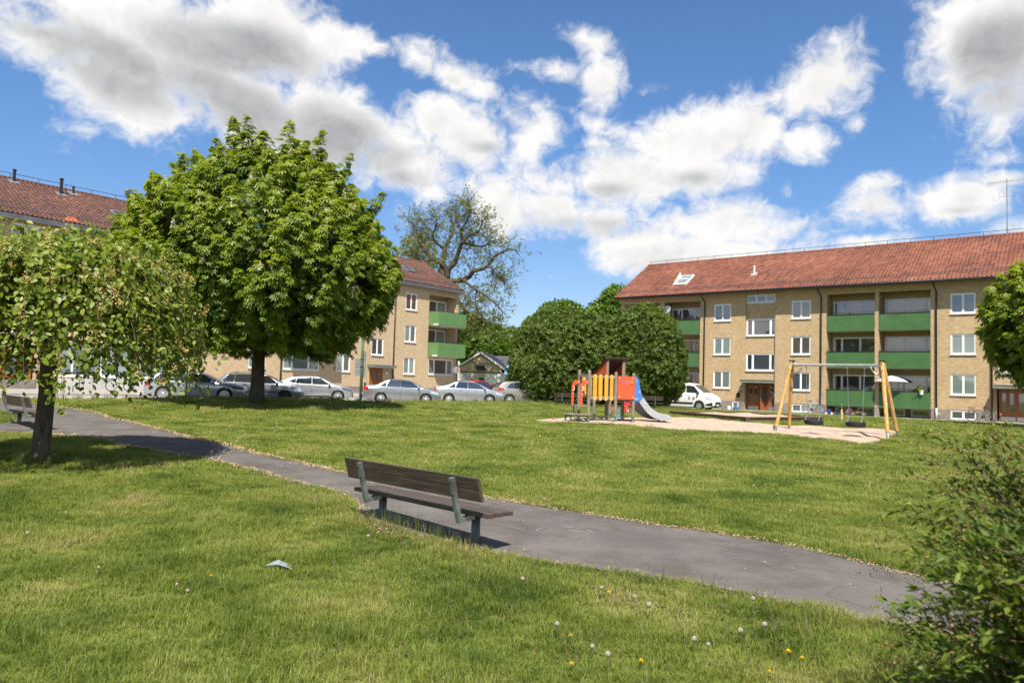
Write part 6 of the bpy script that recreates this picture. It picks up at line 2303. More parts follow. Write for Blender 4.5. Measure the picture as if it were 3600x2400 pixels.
def rail(p0, p1, w=.075, h=.10, name='rail', mt=M_wood_g):
    p0, p1 = Vector(p0), Vector(p1)
    d = p1 - p0
    M = Matrix.Translation(p0) @ d.to_track_quat('X', 'Z').to_matrix().to_4x4()
    mb = MB()
    mb.box(0, d.length, -w / 2, w / 2, -h / 2, h / 2, M=M)
    return mb.build(name, mt, PH, bevel=.008)


rail((0.06, 0, 1.0), (1.2, 0, 1.0), h=.12)
rail((0.06, 0, 1.87), (1.2, 0, 1.87), h=.11)
rail((1.32, 0, .98), (2.06, 0, .98), h=.12)
rail((0.06, .82, 1.0), (1.36, .9, 1.0), h=.12)
rail((0.0, .06, 1.90), (0.0, .76, 1.90), h=.11)
rail((0.06, .82, 1.87), (1.36, .9, 1.87), h=.11)
rail((1.42, .95, .98), (2.2, .95, .98), h=.12)
rail((2.18, .06, .98), (2.2, .9, .98), h=.12)
for k in range(6):
    plank((.02, 2.2, .03 + k * .135, .155 + k * .135, 1.04, 1.075), 'deck_plank', M_wood_d, PH)


def slat(x, y, z0, z1, w, mt, name='slat', th=.022):
    mb = MB()
    r = w / 2
    poly = [(x + r * math.cos(a), z0 + r + r * math.sin(a)) for a in np.linspace(PI, 2 * PI, 9)] + [(x + r * math.cos(a), z1 - r + r * math.sin(a)) for a in np.linspace(0, PI, 9)]
    mb.prism(poly, y, y + th)
    o = mb.build(name, mt, PH)
    mb = MB()
    for zz in (z0 + r, z1 - r):
        mb.lathe([(.022, 0), (.02, .010), (.008, .016)], 10, M=Matrix.Translation((x, y, zz)) @ Matrix.Rotation(PI / 2, 4, 'X'))
    mb.build('bolt_cap', M_bolt, o)
    return o


for k in range(4):
    slat(.24 + k * .262, -.066, .90, 1.97, .155, M_pyel)
for k in range(4):
    slat(.20 + k * .262, .76, 1.06, 1.86, .20, M_pyel)


def rounded(x0, x1, z0, z1, r, n=5):
    P = []
    for cx, cz, a0 in ((x1 - r, z0 + r, -PI / 2), (x1 - r, z1 - r, 0), (x0 + r, z1 - r, PI / 2), (x0 + r, z0 + r, PI)):
        P += [(cx + r * math.cos(a0 + i * PI / 2 / n), cz + r * math.sin(a0 + i * PI / 2 / n)) for i in range(n + 1)]
    return P


mb = MB()
mb.prism(rounded(1.30, 2.12, .98, 1.93, .03), -.092, -.07)
pan = mb.build('front_panel', M_pred, PH)
mb = MB()
for x in (1.39, 2.03):
    for z in (1.07, 1.84):
        mb.lathe([(.024, 0), (.022, .01), (.008, .017)], 10, M=Matrix.Translation((x, -.092, z)) @ Matrix.Rotation(PI / 2, 4, 'X'))
mb.build('bolt_cap', M_bolt, pan)
mb = MB()
wx_ = np.linspace(1.46, 1.93, 25)
up_ = [(x, 1.70 + .022 * math.sin((x - 1.46) * 40) - .03 * (x - 1.46)) for x in wx_]
for (a, b), (c, d) in zip(up_, up_[1:]):
    mb.quad((a, -.0935, b - .014), (c, -.0935, d - .014), (c, -.0935, d + .016), (a, -.0935, b + .016))
mb.build('wavy_slot', M_pblue, pan)
mb = MB()
mb.prism([(1.93, 1.64), (2.02, 1.64), (2.01, 1.70), (1.975, 1.76), (1.94, 1.70)], -.12, -.094)
mb.build('sliding_knob', M_pyel, pan)
# roofed tower at the back
mb = MB()
mb.prism([(.80, 2.71), (2.06, 1.98), (2.06, 1.95), (.80, 2.675)], 1.30, 2.42, axis='x')
mb.build('roof', M_pdark, PH)
for x in (1.36, 2.27):
    mb = MB()
    mb.prism([(.90, 1.98), (.90, 2.62), (2.0, 1.98)], x, x + .02, axis='x')
    mb.build('side_panel', M_pred, PH)
mb = MB()
mb.box(1.40, 2.22, 1.93, 1.95, 1.05, 1.97)
mb.build('back_panel', M_pdark, PH)
mb = MB()
mb.box(2.26, 2.28, 1.0, 1.9, 1.05, 1.95)
mb.build('side_panel', M_pred, PH)
# steps with curved red side rails
for z, x0, x1, y0, y1 in ((.34, -.92, -.04, -.12, .62), (.68, -.52, -.04, -.02, .66)):
    n = 5
    for k in range(n):
        a, b = y0 + (y1 - y0) * k / n, y0 + (y1 - y0) * (k + 1) / n
        mb = MB()
        mb.box(x0 + .05 * abs(k - 2) / 2, x1, a + .004, b - .004, z - .03, z + .012)
        mb.build('step_plank', M_wood_d, PH, bevel=.004)
rail((-.75, .05, .29), (-.05, .05, .29), .06, .06)
rail((-.75, .5, .29), (-.05, .5, .29), .06, .06)
mb = MB()
mb.tube([(-.78, .05, -.2), (-.78, .05, .29)], .032, 8)
mb.tube([(-.78, .5, -.2), (-.78, .5, .29)], .032, 8)
mb.build('step_leg', M_galv, PH, smooth=True)
mb = MB()
mb.tube([(-.42, .5, .3), (-.42, .5, .66)], .026, 8)
mb.build('step_brace', M_pblue, PH, smooth=True)
for y in (.0, .74):
    mb = MB()
    o = [(-.40, .70), (-.295, .70), (-.285, 1.42), (-.25, 1.48), (-.20, 1.53), (-.10, 1.54), (-.05, 1.59), (-.05, 1.66), (-.10, 1.71), (-.20, 1.71), (-.30, 1.66), (-.37, 1.58), (-.40, 1.45)]
    mb.prism(o, y - .012, y + .012)
    h = mb.build('step_rail', M_pred, PH)
    mb = MB()
    for x, z in ((-.10, 1.63), (-.33, 1.15), (-.33, 1.30)):
        mb.lathe([(.022, 0), (.02, .01), (.008, .016)], 10, M=Matrix.Translation((x, y - .012, z)) @ Matrix.Rotation(PI / 2, 4, 'X'))
    mb.build('bolt_cap', M_bolt, h)
    mb = MB()
    mb.tube([(-.33, y - .02, 1.25), (-.30, y - .06, 1.30), (-.30, y - .07, 1.38), (-.33, y - .02, 1.45)], .014, 6)
    mb.build('hand_grip', M_rope, h, smooth=True)
# slide: curved bed, side boards, blue entry sides
SL = [(2.16, 1.08), (2.30, 1.06), (2.48, .93), (2.70, .68), (2.95, .44), (3.25, .27), (3.60, .185), (3.95, .165), (4.12, .17)]
sl = smooth_line(SL, 30)
mb = MB()
for x, z in sl:
    mb.v += [(x, .10, z), (x, .84, z), (x, .10, z - .03), (x, .84, z - .03)]
for i in range(29):
    b = i * 4
    mb.f += [(b, b + 4, b + 5, b + 1), (b + 2, b + 3, b + 7, b + 6)]
mb.f += [(0, 1, 3, 2), (116, 118, 119, 117)]
bed = mb.build('slide_bed', M_steel, PH)
for y in (.06, .84):
    mb = MB()
    up_, dn = [], []
    for i, (x, z) in enumerate(sl):
        tg = sl[min(i + 1, 29)] - sl[max(i - 1, 0)]
        tg /= np.linalg.norm(tg)
        nn = np.array([-tg[1], tg[0]])
        e = 1.0 if i < 24 else math.sqrt(max(.05, 1 - ((i - 24) / 5.2) ** 2))
        up_.append((x + nn[0] * .23 * e, z + nn[1] * .23 * e))
        dn.append((x - nn[0] * .05, z - nn[1] * .05))
    mb.prism(up_[4:] + dn[::-1][:-4], y, y + .035)
    s_ = mb.build('slide_side', M_pgrey, PH)
    mb = MB()
    for i in (6, 8, 27):
        c = (np.array(up_[i]) * .75 + np.array(dn[i]) * .25)
        mb.lathe([(.022, 0), (.02, .01), (.008, .016)], 10, M=Matrix.Translation((c[0], y, c[1])) @ Matrix.Rotation(PI / 2, 4, 'X'))
    mb.build('bolt_cap', M_bolt, s_)
    mb = MB()
    mb.prism([(2.17, .90), (2.42, .90), (2.62, 1.08), (2.52, 1.30), (2.44, 1.62), (2.40, 1.82), (2.32, 1.93), (2.17, 1.96)], y - .03, y - .005)
    e_ = mb.build('entry_side', M_pblue, PH)
    mb = MB()
    for x, z in ((2.27, 1.75), (2.24, 1.0), (2.33, 1.0)):
        mb.lathe([(.022, 0), (.02, .01), (.008, .016)], 10, M=Matrix.Translation((x, y - .03, z)) @ Matrix.Rotation(PI / 2, 4, 'X'))
    mb.build('bolt_cap', M_bolt, e_)
    mb = MB()
    mb.tube([(2.47, y - .04, 1.16), (2.44, y - .05, 1.24), (2.46, y - .04, 1.34)], .02, 6)
    mb.build('hand_grip', M_pyel, e_, smooth=True)
mb = MB()
for x in (3.72, 4.02):
    mb.tube([(x, .45, -.2), (x, .45, .17)], .03, 8)
mb.build('slide_foot', M_black, PH)

# ---- swing frame with two tyre swings
SW = thing('swing_frame', 'wooden A-frame swing stand with steel top bar on the sand', 'swing frame', (12.30, 28.05, .05), R_(-38))
HB = 2.56
for sx in (-1, 1):
    for sy in (-1, 1):
        mb = MB()
        b = Vector((sx * 1.95, sy * .78, .14 if sx < 0 else .18))
        tp = Vector((sx * 1.62, sy * .055, HB + .14))
        mb.tube([b, b.lerp(tp, .5), tp - (tp - b).normalized() * .02, tp], [.068, .072, .072, .058], 8)
        lg = mb.build('leg', M_wood_y, SW, smooth=False)
        mb = MB()
        d = (b - tp).normalized()
        mb.tube([b + d * .35, b - d * .10], .05, 8)
        mb.build('steel_foot', M_galv, lg)
        mb = MB()
        for f in (.86, .97):
            p = b.lerp(tp, f)
            mb.lathe([(.024, 0), (.022, .012), (.006, .018)], 8, M=Matrix.Translation((p.x, p.y - sy * 0, p.z)) @ Matrix.Rotation(PI / 2, 4, 'X') @ Matrix.Translation((0, 0, .072)))
        mb.build('bolt', M_black, lg)
    mb = MB()
    mb.box(sx * 1.62 - .08, sx * 1.62 + .08, -.13, .13, HB + .125, HB + .175)
    mb.build('top_cap', M_black, SW)
mb = MB()
mb.tube([(-1.62, 0, HB), (-1.50, 0, HB), (-1.36, 0, HB), (1.36, 0, HB), (1.50, 0, HB), (1.62, 0, HB)], [.085, .08, .055, .055, .08, .085], 12)
mb.build('top_bar', mat('worn_top_bar', (0.42, 0.42, 0.42), .4, metal=.6, var=(3, .2), dirt=(3, (.30, .23, .16), .6)), SW, smooth=True)
for sx in (-1, 1):
    mb = MB()
    pts = [(sx * 1.22, 0, HB - .03), (sx * 1.24, 0, HB - .14), (sx * 1.36, 0, HB - .29), (sx * 1.50, 0, HB - .345), (sx * 1.69, 0, HB - .36)]
    mb.tube(pts, [.04, .03, .026, .026, .03], 8)
    mb.build('brace', M_galv, SW, smooth=True)


def tyre_swing(label, xc):
    ox, oy = 12.30 + xc * math.cos(R_(-38)), 28.05 + xc * math.sin(R_(-38))
    z0 = .42
    t = thing('tyre_swing', label, 'swing', (ox, oy, z0), R_(-38), 'tyre swings on the frame')
    mb = MB()
    n = 28
    prof = [(.20, -.07), (.30, -.10), (.335, -.085), (.345, -.04), (.345, .04), (.335, .085), (.30, .10), (.20, .075), (.19, .05), (.27, .06), (.27, -.06), (.19, -.05)]
    vs, fs = [], []
    for r, z in prof:
        for j in range(n):
            a = 2 * PI * j / n
            vs.append((r * math.cos(a), r * math.sin(a), z))
    k = len(prof)
    for i in range(k):
        for j in range(n):
            fs.append((i * n + j, i * n + (j + 1) % n, ((i + 1) % k) * n + (j + 1) % n, ((i + 1) % k) * n + j))
    mb.add(vs, fs)
    ty = mb.build('tyre', M_rubber, t, smooth=True)
    mb = MB()
    for z in (-.05, 0, .05):
        mb.tube([(.347 * math.cos(a), .347 * math.sin(a), z) for a in np.linspace(0, 2 * PI, 29)[:-1]], .006, 4, closed=True)
    mb.build('tread', M_black, ty)
    top = HB + .05 - z0 - .03
    mb = MB()
    for sx in (-1, 1):
        # chain links as small bent loops, Y-split near the tyre
        a0, a1 = Vector((sx * .30, 0, top - .10)), Vector((sx * .24, 0, .30))
        legs = [(a0, a1), (a1, Vector((sx * .24, .22, .08))), (a1, Vector((sx * .24, -.22, .08)))]
        for p, q_ in legs:
            L_ = (q_ - p).length
            m_ = max(4, int(L_ / .055))
            d = (q_ - p).normalized()
            for i in range(m_):
                c = p.lerp(q_, (i + .5) / m_)
                s1 = d.orthogonal().normalized()
                if i % 2:
                    s1 = d.cross(s1)
                h = L_ / m_ * .62
                ring = [c + d * h, c + d * h * .5 + s1 * .016, c - d * h * .5 + s1 * .016, c - d * h, c - d * h * .5 - s1 * .016, c + d * h * .5 - s1 * .016]
                mb.tube(ring, .0058, 4, closed=True)
    ch = mb.build('chains', M_galv, t)
    ch['kind'] = 'stuff'
    mb = MB()
    for sx in (-1, 1):
        mb.box(sx * .30 - .03, sx * .30 + .03, -.025, .025, top - .10, top + .0)
        mb.tube([(sx * .30, 0, top - .02), (sx * .30, 0, top + .03)], .022, 6)
        for sy in (-.22, .22):
            mb.box(sx * .24 - .035, sx * .24 + .035, sy - .02, sy + .02, .075, .105)
    mb.build('hanger', M_galv, t)
    return t


tyre_swing('black tyre swing hanging nearer the left legs of the frame', -.78)
tyre_swing('black tyre swing hanging nearer the right legs of the frame', .72)

# ---- spring rider behind the playhouse
SR = thing('spring_rider', 'red animal-shaped spring rider on a light blue spring behind the playhouse', 'spring rider', (4.95, 34.0, .12), R_(4))
SR.scale = (.88, .88, .64)
for y in (-.10, .10):
    mb = MB()
    head = [(.10, .62), (.22, .58), (.30, .50), (.42, .44), (.52, .48), (.56, .58), (.54, .70), (.48, .78), (.52, .90), (.66, .94), (.68, 1.10), (.55, 1.14), (.30, 1.16), (.24, 1.08), (.30, .98), (.26, .82), (.20, .72), (.10, .72)]
    mb.prism(head, y - .012, y + .012)
    mb.build('head_panel', M_rider, SR)
    mb = MB()
    tail_ = [(-.10, .72), (-.28, .74), (-.42, .72), (-.50, .62), (-.48, .50), (-.38, .48), (-.32, .56), (-.26, .62), (-.10, .62)]
    mb.prism(tail_, y - .011, y + .011)
    mb.build('tail_panel', M_rider, SR)
    mb = MB()
    for x, z in ((-.30, .68), (.42, .66)):
        mb.lathe([(.028, 0), (.024, .012), (.008, .018)], 10, M=Matrix.Translation((x, y - .012, z)) @ Matrix.Rotation(PI / 2, 4, 'X'))
    mb.lathe([(.045, 0), (.045, .004)], 12, M=Matrix.Translation((.50, y - .013, .54)) @ Matrix.Rotation(PI / 2, 4, 'X'))
    mb.build('bolt_cap', M_bolt, SR)
mb = MB()
mb.box(-.2, .22, -.14, .14, .70, .73)
mb.build('seat', M_wood_g, SR)
mb = MB()
mb.tube([(.11 * math.cos(a), .11 * math.sin(a), .04 + a / (2 * PI * 7) * .62) for a in np.linspace(0, 14 * PI, 110)], .016, 6)
mb.box(-.12, .12, -.12, .12, .64, .70)
mb.box(-.13, .13, -.13, .13, -.05, .04)
mb.build('spring', M_spring, SR)
mb = MB()
mb.tube([(.36, -.26, .86), (.36, .26, .86)], .016, 8)
mb.build('hand_grip', M_rope, SR)

# ---- timber edge of the sandbox, with its sand
SB = thing('sandbox', 'low timber-edged sandbox on the grass right of the slide', 'sandbox', (0, 0, 0))
q_ = [(8.62, 39.6), (10.85, 33.9), (15.6, 37.2), (13.2, 42.4)]
for i in range(4):
    a, b = Vector(q_[i]), Vector(q_[(i + 1) % 4])
    d = b - a
    M = Matrix.Translation((a.x, a.y, .02)) @ Matrix.Rotation(math.atan2(d.y, d.x), 4, 'Z')
    for k, (z0, z1, w) in enumerate(((-.05, .14, .06), (.145, .29, .06), (.292, .33, .11))):
        mb = MB()
        mb.box(-.05 - .003 * k, d.length + .05, -w, w, z0, z1, M=M)
        mb.build('top_board' if k == 2 else 'edge_board', mat('brown_edge_timber', (0.135, 0.085, 0.055), .85, var=(4, .3), stretch=(.6, 5, 8), dirt=(2, (.24, .19, .14), .6)), SB)
for x, y in q_:
    mb = MB()
    mb.box(x - .09, x + .09, y - .09, y + .09, -.05, .34)
    mb.build('corner_post', M_wood_b, SB)
mb = MB()
c = np.mean(q_, 0)
NG = 16
for j in range(NG + 1):
    for i in range(NG + 1):
        u, v = i / NG, j / NG
        p = (np.array(q_[0]) * (1 - u) + np.array(q_[1]) * u) * (1 - v) + (np.array(q_[3]) * (1 - u) + np.array(q_[2]) * u) * v
        mb.v.append((p[0], p[1], .27 + .06 * math.sin(i * .9) * math.cos(j * .8) + .05 * math.sin(PI * u) * math.sin(PI * v)))
mb.f = [(j * (NG + 1) + i, j * (NG + 1) + i + 1, (j + 1) * (NG + 1) + i + 1, (j + 1) * (NG + 1) + i) for j in range(NG) for i in range(NG)]
mb.build('sand_fill', M_sand, SB, smooth=True)['kind'] = 'stuff'

# ---- small things lying about
mb = MB()
mb.lathe([(.06 * math.sin(a), -.06 * math.cos(a)) for a in np.linspace(.15, PI - .15, 11)], 16)
o = mb.build('ball', mat('red_ball', (0.50, 0.08, 0.06), .4, var=(12, .4)), loc=(1.8, 30.25, .13), smooth=True)
tag(o, 'small reddish ball lying at the left tip of the sand', 'ball')
mb = MB()
for (x, y, z) in ():
    pass
pl = [(-.20, -.04), (-.06, .16), (.16, .10), (.24, -.10), (.20, -.22), (.02, -.12)]
mb.v = [(x * .7, y * .7, .05 + .035 * math.sin(i * 1.7)) for i, (x, y) in enumerate(pl)] + [(0.02, 0, .075)]
mb.f = [(i, (i + 1) % 6, 6) for i in range(6)]
o = mb.build('plastic_scrap', mat('pale_plastic_film', (0.26, 0.30, 0.31), .35), loc=(-2.42, 8.05, -.56), smooth=False)
tag(o, 'crumpled pale plastic scrap lying on the near grass', 'litter')
mb = MB()
mb.tube([(0, 0, -.2), (0.0, 0, .72)], .05, 8)
mb.tube([(0, 0, .72), (0.0, 0, .76)], [.05, .03], 8)
o = mb.build('short_post', mat('painted_stump', (0.50, 0.36, 0.15), .7, var=(6, .5)), loc=(16.1, 36.0, .03))
tag(o, 'short painted wooden post standing in grass behind the tyre swings', 'post')
mb = MB()
mb.lathe([(.13, 0), (.16, .27), (.17, .28), (.165, .29)], 16)
o = mb.build('bucket', M_white, loc=(*R2W(.85, .55), .03))
tag(o, 'white plastic bucket by the open entrance door', 'bucket')
mb = MB()
mb.box(-.2, .2, -.14, .14, 0, .17).box(-.21, .21, -.15, .15, .17, .2)
o = mb.build('crate', mat('blue_crate', (0.05, 0.13, 0.40), .5), loc=(*R2W(1.4, .5), .03), rot=.4)
tag(o, 'small blue box on the slabs beside the white bucket', 'box')

# ---- bicycles
def bicycle(label, x, y, z, rot, col, r=.34, basket=False, lying=False, rimc=None, group='bicycles by the brick walls'):
    t = thing('bicycle', label, 'bicycle', (x, y, z), rot, group)
    wb = r * 3.05
    fm = mat('bike_' + col[0], col[1], .4, metal=.2)
    for sx in (-wb / 2, wb / 2):
        mb = MB()
        mb.tube([(sx + r * .95 * math.cos(a), 0, r + r * .95 * math.sin(a)) for a in np.linspace(0, 2 * PI, 25)[:-1]], .020, 6, closed=True)
        w = mb.build('wheel', M_rubber, t)
        mb = MB()
        mb.tube([(sx + r * .87 * math.cos(a), 0, r + r * .87 * math.sin(a)) for a in np.linspace(0, 2 * PI, 21)[:-1]], .010, 5, closed=True)
        for a in np.linspace(0, 2 * PI, 13)[:-1]:
            mb.tube([(sx, 0, r), (sx + r * .87 * math.cos(a), 0, r + r * .87 * math.sin(a))], .003, 3, caps=False)
        mb.tube([(sx, -.04, r), (sx, .04, r)], .018, 8)
        mb.build('rim', M_rim, w)
    f = r / .34
    bb, st_, hd, hb, rx, fx = (-.08 * f, .29 * f), (-.20 * f, .80 * f), (.36 * f, .82 * f), (.40 * f, .64 * f), (-wb / 2, r), (wb / 2, r)
    mb = MB()
    for a, b in ((bb, st_), (bb, hb), (st_, (hd[0], hd[1] - .12 * f)), (hd, hb), (rx, bb), (rx, (st_[0], st_[1] - .1 * f)), (hb, fx)):
        mb.tube([(a[0], 0, a[1]), (b[0], 0, b[1])], .017, 6)
    mb.build('frame', fm, t)
    mb = MB()
    mb.tube([(hd[0], 0, hd[1]), (hd[0] - .02, 0, hd[1] + .13 * f)], .014, 6)
    mb.tube([(hd[0] - .14, -.27 * f, hd[1] + .17 * f), (hd[0], -.15 * f, hd[1] + .14 * f), (hd[0], .15 * f, hd[1] + .14 * f), (hd[0] - .14, .27 * f, hd[1] + .17 * f)], .013, 6)
    mb.build('handlebar', M_black if col[0] != 'black' else M_galv, t)
    mb = MB()
    mb.tube([(st_[0], 0, st_[1]), (st_[0] - .03, 0, st_[1] + .10 * f)], .013, 6)
    mb.prism([(st_[0] - .17 * f, -.07), (st_[0] - .15 * f, .07), (st_[0] + .02, .05), (st_[0] + .12 * f, .015), (st_[0] + .12 * f, -.015), (st_[0] + .02, -.05)], st_[1] + .10 * f, st_[1] + .145 * f, axis='z')
    mb.build('saddle', M_black, t)
    mb = MB()
    mb.lathe([(.085, -.006), (.085, .006)], 16, M=Matrix.Translation((bb[0], -.05, bb[1])) @ Matrix.Rotation(PI / 2, 4, 'X'))
    mb.tube([(bb[0], -.07, bb[1]), (bb[0] + .12, -.07, bb[1] - .10)], .012, 5)
    mb.tube([(bb[0], .07, bb[1]), (bb[0] - .12, .07, bb[1] + .10)], .012, 5)
    mb.box(bb[0] + .08, bb[0] + .16, -.15, -.07, bb[1] - .11, bb[1] - .09).box(bb[0] - .16, bb[0] - .08, .07, .15, bb[1] + .09, bb[1] + .11)
    mb.build('crank', M_black, t)
    if basket:
        mb = MB()
        bx = hd[0] + .20 * f
        for k in range(6):
            zz = hd[1] - .06 + k * .04
            mb.tube([(bx - .13, -.15, zz), (bx + .13, -.15, zz), (bx + .13, .15, zz), (bx - .13, .15, zz)], .006, 4, closed=True)
        for a in np.linspace(-.13, .13, 6):
            for yy in (-.15, .15):
                mb.tube([(bx + a, yy, hd[1] - .06), (bx + a, yy, hd[1] + .14)], .005, 4)
        mb.build('basket', M_twig, t)
    if lying:
        t.rotation_euler = (R_(68), 0, rot)
    return t


B1 = R2W(7.45, .75)
bicycle('light blue bicycle leaning by the black downpipe behind the tyre swings', B1[0], B1[1], .03, ROT_R + R_(3), ('pale_blue', (.25, .42, .55)))
B2 = R2W(18.1, .95)
bicycle('black bicycle with a wire front basket under the leaves near the far right door', B2[0], B2[1], .03, ROT_R + PI, ('black', (.015, .015, .016)), basket=True)
B3 = R2W(-2.0, 1.4)
bicycle('dark bicycle standing just in front of the white van nose', B3[0], B3[1], .03, ROT_R, ('dark', (.03, .03, .03)))
B4 = R2W(10.6, .5)
bicycle('small yellow child bicycle lying under the green balcony', B4[0], B4[1], .10, ROT_R, ('yellow', (.60, .32, .02)), r=.24, lying=True)
B5 = R2W(9.9, .5)
bicycle('small pink child bicycle parked under the green balcony', B5[0], B5[1], .03, ROT_R + R_(65), ('pink', (.55, .10, .25)), r=.20)
B6 = L2W(-5.2, 3.4)
bicycle('purple child bicycle with a front basket behind the green post', B6[0], B6[1], .27, ROT_L + PI + R_(5), ('purple', (.35, .22, .45)), r=.26, basket=True)
B7 = L2W(-8.0, 4.2)
bicycle('white bicycle seen end-on behind the silver hatchback nose', B7[0], B7[1], .25, ROT_L + R_(80), ('white', (.7, .7, .7)), r=.28)
B8 = L2W(-25.4, 1.6)
bicycle('white bicycle standing by the pale shop front behind the weeping tree', B8[0], B8[1], .32, ROT_L, ('whitish', (.72, .72, .72)))

# kick scooter under the balcony
t = thing('kick_scooter', 'light blue and red kick scooter lying under the green balcony', 'scooter', (*R2W(9.2, .45), .04), ROT_R)
mb = MB()
mb.box(-.30, .22, -.06, .06, .06, .09)
mb.build('deck', M_pblue, t)
mb = MB()
mb.tube([(.24, 0, .10), (.17, 0, .78)], .015, 6)
mb.tube([(.17, -.17, .78), (.17, .17, .78)], .014, 6)
mb.build('handlebar', mat('lime_tube', (.25, .5, .08), .4), t)
for x in (-.32, .26):
    mb = MB()
    mb.lathe([(.06, -.02), (.07, -.01), (.07, .01), (.06, .02)], 12, M=Matrix.Translation((x, 0, .07)) @ Matrix.Rotation(PI / 2, 4, 'X'))
    mb.build('wheel', M_pred, t)
t = thing('toy_car', 'small dark ride-on toy with silver trim under the green balcony', 'toy', (*R2W(8.55, .5), .02), ROT_R)
mb = MB()
mb.box(-.3, .3, -.16, .16, .08, .2).prism([(-.2, .2), (.15, .2), (.05, .4), (-.18, .4)], -.14, .14)
mb.build('body', mat('navy_plastic', (.03, .05, .13), .4), t)
for x in (-.2, .2):
    for y in (-.17, .17):
        mb = MB()
        mb.lathe([(.05, -.02), (.08, -.01), (.08, .01), (.05, .02)], 10, M=Matrix.Translation((x, y, .08)) @ Matrix.Rotation(PI / 2, 4, 'X'))
        mb.build('wheel', M_bolt, t)

# parasol and flower pot on the lowest right balcony
pt = R2W(12.55, -.15)
t = thing('parasol', 'pale lilac-grey parasol opened over the lowest green balcony', 'parasol', (*pt, .8), ROT_R)
mb = MB()
n = 8
for i, (r, z) in enumerate(((.03, 2.16), (.45, 2.06), (.85, 1.88), (1.10, 1.72))):
    for k in range(n):
        a = 2 * PI * k / n + .2
        mb.v.append((r * math.cos(a), r * math.sin(a), z))
for i in range(3):
    mb.f += [(i * n + k, (i + 1) * n + k, (i + 1) * n + (k + 1) % n, i * n + (k + 1) % n) for k in range(n)]
mb.mi = [0] * len(mb.f)
mb.build('canopy', mat('lilac_grey_cloth', (.42, .40, .44), .8), t)
mb = MB()
mb.tube([(0, 0, 0.02), (0, 0, 2.2)], .018, 8)
mb.build('pole', M_galv, t)
t = thing('flower_pot', 'pale hanging flower pot on the rail of the lowest right balcony', 'flower pot', (*R2W(14.5, .12), 1.66), ROT_R)
mb = MB()
mb.lathe([(.10, 0), (.15, .26), (.17, .27), (.17, .31), (.14, .31)], 14)
mb.build('pot', M_white, t)
rng = np.random.default_rng(2)
P_ = rng.normal(0, 1, (60, 3)) * np.array([.13, .13, .10]) + np.array([0, 0, .42])
mass('plant', SPR_V, SPR_F, frames(P_, rdir(60), rng.random(60) * 6, np.full(60, .10)), rng.random(60), M_lf_chest, t, 'stuff')
t = thing('satellite_dish', 'grey satellite dish mounted between the top balconies near the bush', 'satellite dish', (*R2W(-4.85, .35), 8.25), ROT_R + R_(-18))
mb = MB()
mb.lathe([(.02, 0), (.2, .02), (.36, .07), (.42, .11), (.43, .115), (.36, .085), (.02, .02)], 22, M=Matrix.Rotation(R_(75), 4, 'X'))
mb.build('reflector', mat('dish_grey', (.5, .51, .53), .4), t, smooth=True)
mb = MB()
mb.tube([(0, .05, 0), (0, .35, -.1), (0, .35, -.8)], .02, 6)
mb.tube([(0, -.05, -.38), (0, -.45, -.1)], .012, 5)
mb.build('bracket', M_galv, t)

# ---- posts and signs along the street
t = thing('green_lamp_post', 'slim weathered green post with grey sign boxes rising into the chestnut crown', 'lamp post', (-8.75, 43.4, .25))
mb = MB()
mb.tube([(0, 0, -.3), (0, 0, 3.2), (.03, 0, 5.6)], [.095, .085, .07], 10)
mb.tube([(.03, 0, 5.6), (.05, .05, 6.6), (.35, .3, 7.0)], [.06, .05, .04], 8)
mb.build('pole', mat('weathered_green_paint', (.11, .20, .10), .6, var=(5, .25), dirt=(4, (.25, .20, .14), .6)), t, smooth=True)
for z0, z1, x in ((1.45, 1.98, -.21), (2.05, 2.42, -.21)):
    mb = MB()
    mb.box(x - .19, x + .19, -.05, .05, z0, z1)
    mb.build('sign_box', M_zinc, t)
    mb = MB()
    mb.tube([(x - .16, .0, z1 + .02), (.09, 0, z1 + .02)], .022, 6)
    mb.tube([(0, 0, z1 - .01), (0, 0, z1 + .05)], .105, 10)
    mb.build('clamp', M_black, t)
mb = MB()
mb.box(.10, .20, -.06, .06, 1.35, 2.9)
mb.build('sign_back', M_zinc, t)
t = thing('black_post', 'thin black metal post in front of the bright silver estate car', 'post', (-16.0, 36.6, .28))
mb = MB()
mb.tube([(0, 0, -.3), (0.02, 0, 2.0), (.06, 0, 3.4)], .035, 8)
mb.tube([(.02, 0, 1.95), (.02, 0, 2.2)], .06, 8)
mb.build('pole', M_black, t, smooth=True)

SX, SY = (1786 - 1800) / 2600 * 64, 64
t = thing('parking_sign', 'blue parking sign on a grey pole beside the broad bush', 'road sign', (SX, SY, .17))
mb = MB()
mb.tube([(0, 0, 0), (0, 0, 3.0)], .03, 8)
mb.build('pole', M_galv, t)
mb = MB()
mb.box(-.22, .22, -.05, -.035, 2.45, 3.05)
pn = mb.build('sign_plate', mat('road_sign_blue', (.03, .14, .42), .4), t)
text(pn, 'P', .42, M_white, (0, -.054, 2.78), (PI / 2, 0, 0), 'lettering')
mb = MB()
mb.box(-.22, .22, -.05, -.035, 2.14, 2.42)
mb.build('sub_plate', mat('road_sign_pale_blue', (.18, .38, .55), .4), t)
SX, SY = (1612 - 1800) / 2600 * 66, 66
t = thing('traffic_sign', 'round traffic sign seen from behind on a pole at the brick corner', 'road sign', (SX, SY, .17))
mb = MB()
mb.tube([(0, 0, 0), (0, 0, 2.9)], .03, 8)
mb.build('pole', M_galv, t)
mb = MB()
mb.lathe([(.30, -.01), (.30, .01)], 20, M=Matrix.Translation((-.10, .04, 2.45)) @ Matrix.Rotation(PI / 2 + .0, 4, 'X'))
mb.build('sign_disc', M_zinc, t)
mb = MB()
mb.box(.10, .22, -.03, .03, 2.2, 2.72)
